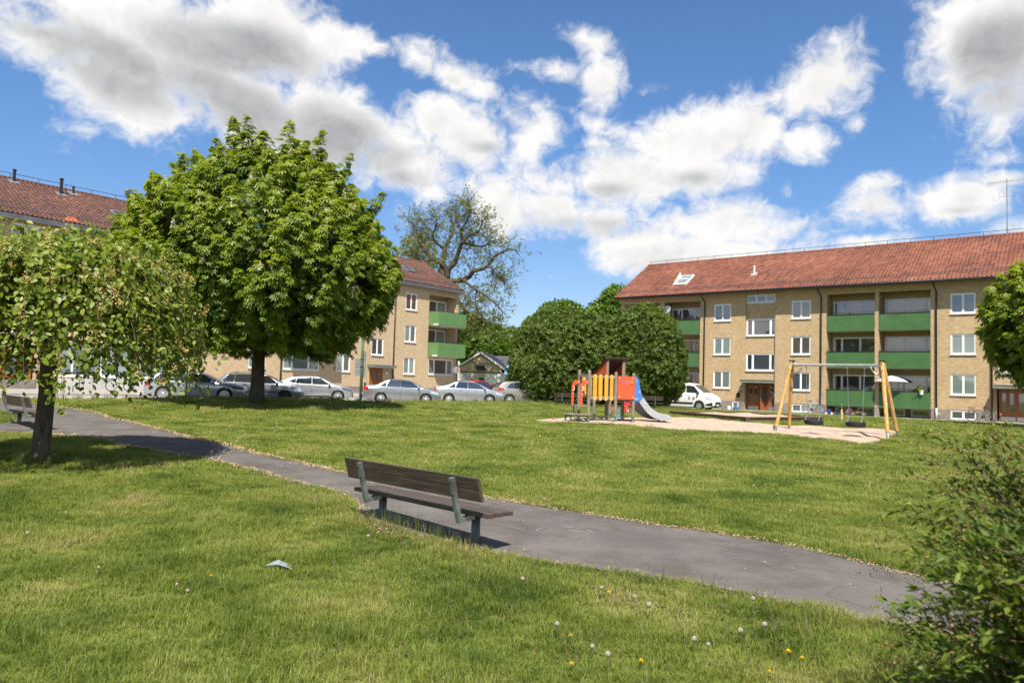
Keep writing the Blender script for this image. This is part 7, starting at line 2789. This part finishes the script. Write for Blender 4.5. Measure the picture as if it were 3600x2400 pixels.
mb.build('lamp_strip', mat('red_yellow_marker', (.55, .16, .05), .5), t)

# ---- low house with wood gable beyond the street
DH = 88.0
hx = lambda px: (px - 1800) / 2600 * DH
hz = lambda px, py: 1.5 + (1350.4 + .0312 * (px - 1800) - py) / 2600 * DH
t = thing('low_house', 'low pale house with beige boarded gable and black tiled roof beyond the street', 'building', (hx(1692), DH, .1), R_(-8))
gw, ze, za = 2.95, 1.95 + 1.35, 5.0
mb = MB()
mb.prism([(-2.6, -.3), (2.5, -.3), (2.5, 2.75), (-2.6, 2.75)], 0, 9)
mb.build('wall', mat('pale_wall_boards', (.62, .62, .60), .7, var=(2, .06)), t)
mb = MB()
nb = 26
for k in range(nb):
    a, b = -2.6 + 5.2 * k / nb, -2.6 + 5.2 * (k + 1) / nb
    zt_ = lambda x: 3.3 + (1 - abs(x) / 2.75) * 1.72 - .22
    mb.add([(a + .012, -.03, 2.78), (b - .012, -.03, 2.78), (b - .012, -.03, zt_(b)), (a + .012, -.03, zt_(a))], ((0, 1, 2, 3),))
mb.box(-2.6, 2.6, -.015, 0, 2.72, 3.0)
mb.build('gable_boards', mat('beige_gable_boards', (.50, .41, .28), .7, var=(3, .08)), t)['kind'] = 'stuff'
mb = MB()
mb.prism([(-3.15, 2.95), (0, 5.0), (3.15, 2.95), (3.15, 3.10), (0, 5.18), (-3.15, 3.10)], -.18, 9.2)
mb.build('roof', mat('black_roof_tiles', (.035, .035, .04), .55, var=(6, .3), bump=(8, .6, .03)), t)
mb = MB()
mb.prism([(-3.18, 2.86), (0, 4.92), (3.18, 2.86), (3.18, 3.12), (0, 5.2), (-3.18, 3.12)], -.24, -.185)
mb.build('barge_board', M_white, t)
mb = MB()
mb.box(-2.45, 2.4, -.05, -.01, 2.66, 2.74)
mb.build('gable_beam', M_black, t)
mb = MB()
mb.add([(-.6, -.02, 3.5), (.5, -.02, 3.5), (.9, -1.1, 2.95), (-.2, -1.1, 2.95), (-.6, -.02, 3.46), (.5, -.02, 3.46), (.9, -1.1, 2.91), (-.2, -1.1, 2.91)], ((0, 3, 2, 1), (4, 5, 6, 7), (0, 1, 5, 4), (3, 7, 6, 2), (0, 4, 7, 3), (1, 2, 6, 5)))
mb.build('awning', M_black, t)
mb = MB()
mb.box(-.15, .45, -.06, -.005, 0, 2.1)
mb.build('door', M_curt, t)
mb = MB()
mb.box(-1.1, -.75, -.04, -.005, 1.45, 1.85)
mb.build('notice_board', M_copper, t)
mb = MB()
mb.box(.6, 2.4, -.04, -.005, 0, 2.4)
for z in np.arange(.2, 2.4, .22):
    mb.box(.62, 2.38, -.05, -.041, z, z + .02)
mb.build('garage_door', M_white, t)
t = thing('low_wing', 'long low white building with a dark grey tiled roof behind the parking sign', 'building', (hx(1790), 93, .1), R_(-6))
mb = MB()
mb.box(-2.5, 9, 0, 7, -.2, 2.8)
mb.build('wall', mat('white_wall_render', (.66, .66, .64), .7, var=(2, .05)), t)
mb = MB()
mb.prism([(-.6, 2.75), (3.5, 4.9), (7.6, 2.75), (7.6, 2.88), (3.5, 5.04), (-.6, 2.88)], -3.4, 9.3, axis='x')
rf = mb.build('roof', mat('dark_grey_tiles', (.075, .075, .085), .6, var=(5, .2)), t)
mb = MB()
for k in range(9):
    f0, f1 = k / 9, (k + 1) / 9
    mb.box(-3.38, 9.28, 0, .02, 0, .001) if False else mb.add([(-3.38, -.6 + 4.1 * f0, 2.91 + 2.15 * f0), (9.28, -.6 + 4.1 * f0, 2.91 + 2.15 * f0), (9.28, -.6 + 4.1 * f1, 2.885 + 2.15 * f1), (-3.38, -.6 + 4.1 * f1, 2.885 + 2.15 * f1)], ((0, 1, 2, 3),))
mb.build('tile_courses', MATS['dark_grey_tiles'], rf)['kind'] = 'stuff'
for x in (-1.2, .6, 2.4):
    mb = MB()
    mb.box(x, x + .5, -.04, 0, .5, 2.2)
    mb.build('window', M_glass, t)

# ---- person by the low house: dark clothes and dark hair, seen from behind
P = thing('person', 'person in dark clothes with dark hair standing behind the red car', 'person', (hx(1690) + .1, 84.5, .12), .3)
sk_v = [(0, 0, .95), (0, 0, 1.15), (0, 0, 1.38), (0, 0, 1.50), (0, -.01, 1.60), (0, -.02, 1.70), (.10, 0, .90), (.11, .01, .50), (.11, 0, .09), (.12, -.14, .04), (-.10, 0, .90), (-.11, .02, .50), (-.11, 0, .09), (-.12, -.14, .04), (.19, 0, 1.40), (.25, .02, 1.12), (.24, -.06, .87), (.24, -.09, .78), (-.19, 0, 1.40), (-.25, .02, 1.12), (-.24, -.06, .87), (-.24, -.09, .78)]
sk_e = [(0, 1), (1, 2), (2, 3), (3, 4), (4, 5), (0, 6), (6, 7), (7, 8), (8, 9), (0, 10), (10, 11), (11, 12), (12, 13), (2, 14), (14, 15), (15, 16), (16, 17), (2, 18), (18, 19), (19, 20), (20, 21)]
sk_r = [.15, .14, .15, .06, .085, .075, .09, .065, .045, .04, .09, .065, .045, .04, .065, .05, .038, .03, .065, .05, .038, .03]
me = bpy.data.meshes.new('body')
me.from_pydata(sk_v, sk_e, [])
o = bpy.data.objects.new('body', me)
COL.objects.link(o)
o.parent = P
md = o.modifiers.new('skin', 'SKIN')
for i, r in enumerate(sk_r):
    me.skin_vertices[0].data[i].radius = (r, r * .8)
me.skin_vertices[0].data[0].use_root = True
o.modifiers.new('sub', 'SUBSURF').levels = 1
me.materials.append(mat('dark_clothes', (.02, .02, .025), .8))
mb = MB()
mb.lathe([(.03, -.12), (.10, -.08), (.115, .02), (.09, .10), (.03, .13)], 12, M=Matrix.Translation((0, .02, 1.67)))
mb.build('hair', mat('dark_hair', (.015, .011, .009), .6), P, smooth=True)

# orange barrier netting glimpsed through the bush
t = thing('barrier_net', 'orange plastic barrier netting behind the broad hawthorn bush', 'netting', (2.2, 54.6, .15))
mb = MB()
for k in range(9):
    mb.tube([(-2.6, .05 * math.sin(k), .15 + k * .13), (2.6, 0, .15 + k * .13)], .02, 4)
for k in range(40):
    x = -2.6 + k * .133
    mb.tube([(x, 0, .12), (x, 0, 1.25)], .014, 4)
mb.build('mesh', mat('orange_plastic', (.62, .10, .02), .5), t)['kind'] = 'stuff'
for x in (-2.6, 0, 2.6):
    mb = MB()
    mb.tube([(x, .05, -.2), (x, .05, 1.35)], .03, 6)
    mb.build('stake', M_galv, t)

# ================================================================ GRASS, WEEDS, PATH EDGES
M_grass = leaf_mat('grass_blade', [(0.0, (0.050, 0.095, 0.014)), (0.25, (0.120, 0.175, 0.026)), (0.5, (0.212, 0.265, 0.047)), (0.72, (0.290, 0.318, 0.080)), (0.88, (0.35, 0.325, 0.12)), (1.0, (0.46, 0.37, 0.20))], 0.38, 0.5, patch=0.75)
M_tall = leaf_mat('tall_grass_blade', [(0.0, (0.07, 0.11, 0.02)), (0.5, (0.14, 0.18, 0.04)), (1.0, (0.32, 0.29, 0.13))], 0.3, 0.5)
M_stalk = leaf_mat('weed_stalk', [(0.0, (0.14, 0.15, 0.06)), (0.6, (0.24, 0.17, 0.09)), (1.0, (0.34, 0.25, 0.16))], 0.15, 0.6)
M_fluff = leaf_mat('seed_fluff', [(0.0, (0.42, 0.41, 0.36)), (1.0, (0.66, 0.65, 0.60))], 0.5, 0.7)
M_yel = leaf_mat('yellow_petal', [(0.0, (0.78, 0.55, 0.008)), (1.0, (0.86, 0.68, 0.02))], 0.2, 0.6)


def tuft(name, n, rad, h0, h1, wd, seed, m, lean=0.5, clover=0):
    r = np.random.default_rng(seed)
    me = bpy.data.meshes.new(name)
    V, F, C = [], [], []
    for i in range(n):
        a, q = r.random() * 2 * PI, rad * math.sqrt(r.random())
        b = np.array([q * math.cos(a), q * math.sin(a), -.005])
        d = r.random() * 2 * PI
        dv = np.array([math.cos(d), math.sin(d), 0])
        w = np.array([-math.sin(d), math.cos(d), 0]) * wd * r.uniform(.6, 1.3)
        h = r.uniform(h0, h1)
        l = lean * r.uniform(.1, 1.0) * h
        m1 = b + dv * l * .35 + np.array([0, 0, h * .62])
        tp = b + dv * l * 1.1 + np.array([0, 0, h * r.uniform(.82, 1.0)])
        o = len(V)
        V += [b - w, b + w, m1 + w * .8, m1 - w * .8, tp]
        F += [(o, o + 1, o + 2, o + 3), (o + 3, o + 2, o + 4)]
        C += [float(np.clip(r.normal(.5, .22), 0, 1))] * 5
    for i in range(clover):
        a, q = r.random() * 2 * PI, rad * math.sqrt(r.random())
        c = np.array([q * math.cos(a), q * math.sin(a), r.uniform(.3, .6) * h1])
        s = wd * 5
        o = len(V)
        t = r.random() * 3
        for k in range(4):
            V.append(c + np.array([math.cos(t + k * PI / 2), math.sin(t + k * PI / 2), .2 * r.normal()]) * s)
        F.append((o, o + 1, o + 2, o + 3))
        C += [float(r.uniform(.0, .4))] * 4
    me.from_pydata([tuple(p) for p in V], [], F)
    at = me.attributes.new('rnd', 'FLOAT', 'POINT')
    at.data.foreach_set('value', C)
    me.materials.append(m)
    me.update()
    return bpy.data.objects.new(name, me)


def scatter_group(src):
    g = bpy.data.node_groups.new('scatter', 'GeometryNodeTree')
    g.interface.new_socket(name='Geometry', in_out='INPUT', socket_type='NodeSocketGeometry')
    g.interface.new_socket(name='Geometry', in_out='OUTPUT', socket_type='NodeSocketGeometry')
    gi, go = g.nodes.new('NodeGroupInput'), g.nodes.new('NodeGroupOutput')
    ip = g.nodes.new('GeometryNodeInstanceOnPoints')
    oi = g.nodes.new('GeometryNodeObjectInfo')
    oi.inputs['Object'].default_value = src
    oi.inputs['As Instance'].default_value = True
    g.links.new(gi.outputs[0], ip.inputs['Points'])
    g.links.new(oi.outputs['Geometry'], ip.inputs['Instance'])
    for nm, inp, ty in (('rot', 'Rotation', 'FLOAT_VECTOR'), ('scl', 'Scale', 'FLOAT_VECTOR')):
        a = g.nodes.new('GeometryNodeInputNamedAttribute')
        a.data_type = ty
        a.inputs['Name'].default_value = nm
        g.links.new(a.outputs['Attribute'], ip.inputs[inp])
    g.links.new(ip.outputs[0], go.inputs[0])
    return g


def scatter(name, src, x, y, z, smin, smax, tall=None):
    n = len(x)
    me = bpy.data.meshes.new(name)
    me.vertices.add(n)
    me.vertices.foreach_set('co', np.stack([x, y, z], 1).astype(np.float32).ravel())
    r = np.zeros((n, 3), np.float32)
    r[:, 2] = rng.random(n) * 2 * PI
    r[:, :2] = rng.normal(0, .08, (n, 2))
    s = rng.uniform(smin, smax, n)
    sc = np.stack([s, s, s * (tall if tall is not None else 1)], 1).astype(np.float32)
    for nm, d in (('rot', r), ('scl', sc)):
        a = me.attributes.new(nm, 'FLOAT_VECTOR', 'POINT')
        a.data.foreach_set('vector', d.ravel())
    me.update()
    o = bpy.data.objects.new(name, me)
    COL.objects.link(o)
    md = o.modifiers.new('scatter', 'NODES')
    md.node_group = scatter_group(src)
    o['kind'] = 'stuff'
    return o


rng = np.random.default_rng(77)


def lawn_points(d0, d1, dens, half=1.0):
    """ground points between two distances from where the path bench stands, wider than the view"""
    A_ = half * (d1 ** 2 - d0 ** 2)
    n = int(A_ * dens)
    y = np.sqrt(rng.uniform(d0 ** 2, d1 ** 2, n))
    x = rng.uniform(-half, half, n) * y
    k = lawn_ok(x, y)
    x, y = x[k], y[k]
    z = tz(x, y)
    k = inside(x, y, ISLAND)
    z = z + np.where(k, .05, 0)
    return x, y, z


def island_points(dens):
    a = np.array(ISLAND)
    lo, hi = a.min(0), a.max(0)
    n = int((hi[0] - lo[0]) * (hi[1] - lo[1]) * dens)
    x, y = rng.uniform(lo[0], hi[0], n), rng.uniform(lo[1], hi[1], n)
    k = inside(x, y, ISLAND)
    return x[k], y[k], tz(x[k], y[k]) + .05


near = [tuft('grass_tuft', 36, .075, .04, h, .0023, s, M_grass, 1.0, clover=c) for s, c, h in ((1, 0, .095), (2, 7, .07), (3, 0, .12))]
mid = [tuft('grass_tuft', 42, .17, .04, .085, .0040, s, M_grass, .9) for s in (4, 5)]
far = [tuft('grass_tuft', 46, .36, .05, .10, .0085, s, M_grass, .8) for s in (6, 7)]
for i, src in enumerate(near):
    x, y, z = lawn_points(3.2, 13.5, 90)
    n_ = np.sin(x * 1.7 + 2 * np.sin(y * 1.1)) * np.sin(y * 1.9 + x * .4)
    n_ = n_ + .6 * np.sin(x * 4.1 + y * 2.2) * np.sin(y * 5.3 - x * 1.4)
    scatter('grass', src, x, y, z, .6, 1.25, tall=np.clip(1 + .42 * n_, .45, 1.8))
for i, src in enumerate(mid):
    x, y, z = lawn_points(12.5, 30, 21, 1.0)
    scatter('grass', src, x, y, z, .7, 1.15)
    x, y, z = island_points(18)
    scatter('grass', src, x, y, z, .7, 1.1)
for i, src in enumerate(far):
    x, y, z = lawn_points(28, 62, 4.2, .95)
    scatter('grass', src, x, y, z, .75, 1.15)

# taller grass where the mower does not reach
tallt = [tuft('tall_grass_tuft', 26, .10, .12, .30, .0045, s, M_tall, .7) for s in (8, 9)]
X_, Y_2 = [], []


def band(pts, n, sp):
    l = smooth_line(pts, n)
    l = l + rng.normal(0, sp, l.shape)
    X_.append(l[:, 0])
    Y_2.append(l[:, 1])


xs = np.linspace(7, -24, 60)
ys = [P0L[1] + ((x - P0L[0]) * NL_[0] - float(edge_t(x)) - .35) / -NL_[1] for x in xs]
band(list(zip(xs, ys)), 330, .18)
band([(0.4, 49.2), (4, 48.2), (8, 47.8), (12, 48.3)], 420, .5)
band([(-8.75, 43.2), (-8.2, 42.9)], 26, .25)
for cx, cy, r_, n_ in ((-10.66, 31.0, .42, 46), (-9.27, 14.75, .30, 40), (27.9, 35.6, .4, 20), (2.4, 2.9, .7, 90)):
    a = rng.random(n_) * 6.28
    X_.append(cx + np.cos(a) * r_ * rng.uniform(.7, 1.3, n_))
    Y_2.append(cy + np.sin(a) * r_ * rng.uniform(.7, 1.3, n_))
x, y = np.concatenate(X_), np.concatenate(Y_2)
k = rng.random(len(x)) < .5
for src, kk in ((tallt[0], k), (tallt[1], ~k)):
    scatter('tall_grass', src, x[kk], y[kk], tz(x[kk], y[kk]), .6, 1.15)
# thin flowering grass through and behind the bench, and its dusty worn strip
sp_ = tuft('seed_grass_tuft', 9, .05, .16, .36, .0016, 12, M_tall, .45)
t_ = rng.uniform(-1.15, 1.2, 60)
bu, bv = np.array([math.cos(R_(-43.96)), math.sin(R_(-43.96))]), np.array([-math.sin(R_(-43.96)), math.cos(R_(-43.96))])
pb = np.array([-1.203, 9.695]) + np.outer(t_, bu) + np.outer(rng.normal(-.02, .12, 60) - .08 * (t_ > .5), bv)
scatter('seed_grass', sp_, pb[:, 0], pb[:, 1], tz(pb[:, 0], pb[:, 1]) + .01, .7, 1.15)

# dry straw along both edges of the path
for line, off, n, w in ((PATH_UP, -.03, 15000, .040), (PATH_LO, .02, 6000, .035)):
    l = smooth_line(line, 900)
    l = l[(l[:, 1] > 5) & (l[:, 0] > -21)]
    i = rng.integers(2, len(l) - 2, n)
    tg = unit(l[i + 1] - l[i - 1])
    nn = np.stack([-tg[:, 1], tg[:, 0]], 1)
    wob = .05 * np.sin(i * .11) + .03 * np.sin(i * .37)
    p = l[i] + nn * (rng.normal(0, w, n) + off + wob)[:, None]
    P3 = np.column_stack([p, tz(p[:, 0], p[:, 1]) + rng.uniform(.018, .05, n)])
    N3 = unit(np.column_stack([rng.normal(0, .5, (n, 2)), np.ones(n)]))
    mass('dry_grass_edge', LANCE_V, LANCE_F, frames(P3, N3, rng.random(n) * 6.28, rng.uniform(.016, .046, n) * np.clip(np.linalg.norm(p, axis=1) / 11, .6, 1.7)), rng.random(n), M_straw, None, 'stuff')
# worn dusty soil under the bench back
n = 900
p = np.array([-1.203, 9.695]) + np.outer(rng.uniform(-1.1, 1.35, n), bu) + np.outer(rng.normal(-.12, .10, n), bv)
mass('dry_grass_edge', LANCE_V, LANCE_F, frames(np.column_stack([p, tz(p[:, 0], p[:, 1]) + rng.uniform(.012, .035, n)]), unit(np.column_stack([rng.normal(0, .4, (n, 2)), np.ones(n)])), rng.random(n) * 6.28, rng.uniform(.02, .06, n)), rng.random(n), M_straw, None, 'stuff')

# dandelions: seed heads and yellow flowers
def clock_proto():
    t = thing('dandelion_clock', 'white fluffy dandelion seed head standing in the mown grass', 'dandelion', (0, 0, -50), 0, 'dandelion seed heads in the lawn')
    mb = MB()
    mb.tube([(0, 0, -.02), (.008, 0, .07), (0, .004, .135)], [.0030, .0026, .0024], 5)
    mb.build('stem', M_stalk, t)
    r = np.random.default_rng(1)
    d = unit(r.normal(size=(90, 3)))
    mass('seed_head', [(0, 0, 0), (-.42, 0, .62), (0, -.42, .66), (.42, 0, .62), (0, .42, .66)], [(1, 2, 3, 4), (0, 1, 3)], frames(np.tile([[0, 0, .152]], (90, 1)), d, r.random(90) * 6, np.full(90, .031)), r.random(90), M_fluff, t)
    return t


def flower_proto():
    t = thing('dandelion_flower', 'yellow dandelion flower open in the mown grass', 'dandelion', (0, 0, -50), 0, 'yellow dandelions in the lawn')
    mb = MB()
    mb.tube([(0, 0, -.02), (.006, 0, .05), (0, 0, .085)], .0028, 5)
    mb.build('stem', M_stalk, t)
    n = 46
    a = np.arange(n) * 2.399
    el_ = np.linspace(.1, 1.2, n)
    d = np.stack([np.cos(a) * np.cos(el_), np.sin(a) * np.cos(el_), np.sin(el_)], 1)
    T = np.zeros((n, 4, 3))
    y = d
    x = unit(np.cross(np.array([0, 0, 1.0]), d))
    T[:, 0], T[:, 1], T[:, 2] = x * .016, y * .021, np.cross(x, y) * .02
    T[:, 3] = [0, 0, .085]
    mass('petals', [(-.2, 0, 0), (.2, 0, 0), (.25, 1, .05), (-.25, 1, .05)], [(0, 1, 2, 3)], T, np.random.default_rng(3).random(n), M_yel, t)
    return t


cp, fp_ = clock_proto(), flower_proto()
placed = {'c': 0, 'f': 0}


def plant_at(kind, x, y, s):
    src = cp if kind == 'c' else fp_
    loc = (x, y, float(tz(x, y)) + .0)
    if placed[kind] == 0:
        src.location = loc
        src.scale = (s,) * 3
    else:
        dup(src, loc, rng.random() * 6, scale=s)
    placed[kind] += 1


CLK = [(.70, 5.88), (.79, 5.66), (1.52, 6.0), (1.62, 5.95), (.95, 7.35), (1.22, 7.05), (1.30, 6.75), (.18, 7.5), (.45, 6.3), (1.95, 6.2), (2.2, 6.35), (-2.9, 6.9)]
FLW = [(.52, 5.66), (1.05, 5.72), (1.98, 5.6), (2.32, 5.85), (1.02, 7.35), (2.25, 5.95)]
for x, y in CLK:
    plant_at('c', x, y, rng.uniform(.75, 1.1))
for x, y in FLW:
    plant_at('f', x, y, rng.uniform(.75, 1.0))
c_ = 0
while c_ < 46:
    y = math.sqrt(rng.uniform(5.5 ** 2, 19 ** 2))
    x = rng.uniform(-.66, .66) * y
    dn = (.25 + .35 * (math.sin(x * .5 + 1) * math.sin(y * .45) > 0)) + (.4 if x > -.5 else 0)
    if lawn_ok(np.array([x]), np.array([y]))[0] and rng.random() < dn:
        plant_at('c' if rng.random() < .84 else 'f', x, y, rng.uniform(.65, .95))
        c_ += 1
# further off they are dots in the turf
for nm, m, k, sz in (('dandelion_dots', M_fluff, 420, .030), ('dandelion_dots', M_yel, 150, .028)):
    y = np.sqrt(rng.uniform(17 ** 2, 50 ** 2, k * 3))
    x = rng.uniform(-.7, .7, k * 3) * y
    ok = lawn_ok(x, y) & (rng.random(k * 3) < .35 + .65 * (np.sin(x * .35 + 2) * np.sin(y * .3) > 0))
    x, y = x[ok][:k], y[ok][:k]
    P3 = np.column_stack([x, y, tz(x, y) + rng.uniform(.08, .14, len(x))])
    P3 = np.repeat(P3, 4, 0)
    mass(nm, OVAL_V, OVAL_F, frames(P3, rdir(len(P3)), rng.random(len(P3)) * 6, np.full(len(P3), sz)), rng.random(len(P3)), m, None, 'stuff')
# bare brown stalks of faded dandelions along the path
n = 420
l = smooth_line(PATH_LO, 400)
l = l[(l[:, 1] > 5.5) & (l[:, 1] < 14)]
p = l[rng.integers(0, len(l), n)] + rng.normal(0, .35, (n, 2)) - np.array([.25, .3])
p = np.vstack([p, np.column_stack([rng.uniform(-2, 3, 200), rng.uniform(5.0, 8.5, 200)])])
p = p[lawn_ok(p[:, 0], p[:, 1])]
mb = MB()
for x, y in p:
    z = float(tz(x, y))
    h = rng.uniform(.08, .19)
    a = rng.normal(0, .035, 2)
    mb.tube([(x, y, z), (x + a[0] * .4, y + a[1] * .4, z + h * .6), (x + a[0], y + a[1], z + h)], [.0024, .0022, .002], 4)
    mb.tube([(x + a[0], y + a[1], z + h), (x + a[0], y + a[1], z + h + .012)], [.004, .006], 5)
stuff(mb.build('faded_stalks', mat('faded_stalk', (.20, .14, .085), .8, var=(3, .4))))
# chips of bark, dry bits and chalk marks on the asphalt
n = 170
i = rng.integers(0, 170, n)
f = rng.uniform(.08, .92, n)[:, None]
p = A[i] * (1 - f) + B[i] * f
p = p[(p[:, 1] < 26) & (p[:, 1] > 5)]
mass('path_litter', OVAL_V, OVAL_F, frames(np.column_stack([p, tz(p[:, 0], p[:, 1]) + .045]), unit(np.column_stack([rng.normal(0, .2, (len(p), 2)), np.ones(len(p))])), rng.random(len(p)) * 6, rng.uniform(.012, .035, len(p)) * np.clip(np.linalg.norm(p, axis=1) / 9, .8, 2)), rng.random(len(p)), M_straw, None, 'stuff')
mb = MB()
def chalk(c, pts, w=.012):
    for (a, b), (d, e) in zip(pts, pts[1:]):
        v = Vector((d - a, e - b, 0))
        nn = Vector((-v.y, v.x, 0)).normalized() * w
        z0 = lambda x, y: float(tz(x, y)) + .018 + .0165 + .003
        q4 = [(c[0] + a + nn.x, c[1] + b + nn.y), (c[0] + d + nn.x, c[1] + e + nn.y), (c[0] + d - nn.x, c[1] + e - nn.y), (c[0] + a - nn.x, c[1] + b - nn.y)]
        mb.add([(x, y, z0(x, y)) for x, y in q4], ((3, 2, 1, 0),))
for cx, cy, r0, r1, k in ((.75, 10.1, .42, .30, 13), (1.05, 10.2, .30, .30, 9), (-7.2, 18.2, .35, .2, 20), (-4.2, 15.2, .5, .3, 22), (-9.6, 20.2, .3, .3, 18)):
    chalk((cx, cy), [((r0 + (r1 - r0) * t / k) * math.cos(t * .33), (r0 + (r1 - r0) * t / k) * .8 * math.sin(t * .33)) for t in range(k)])
o = mb.build('chalk_marks', mat('pale_chalk', (.17, .17, .168), .95, var=(40, .5)))
stuff(o)
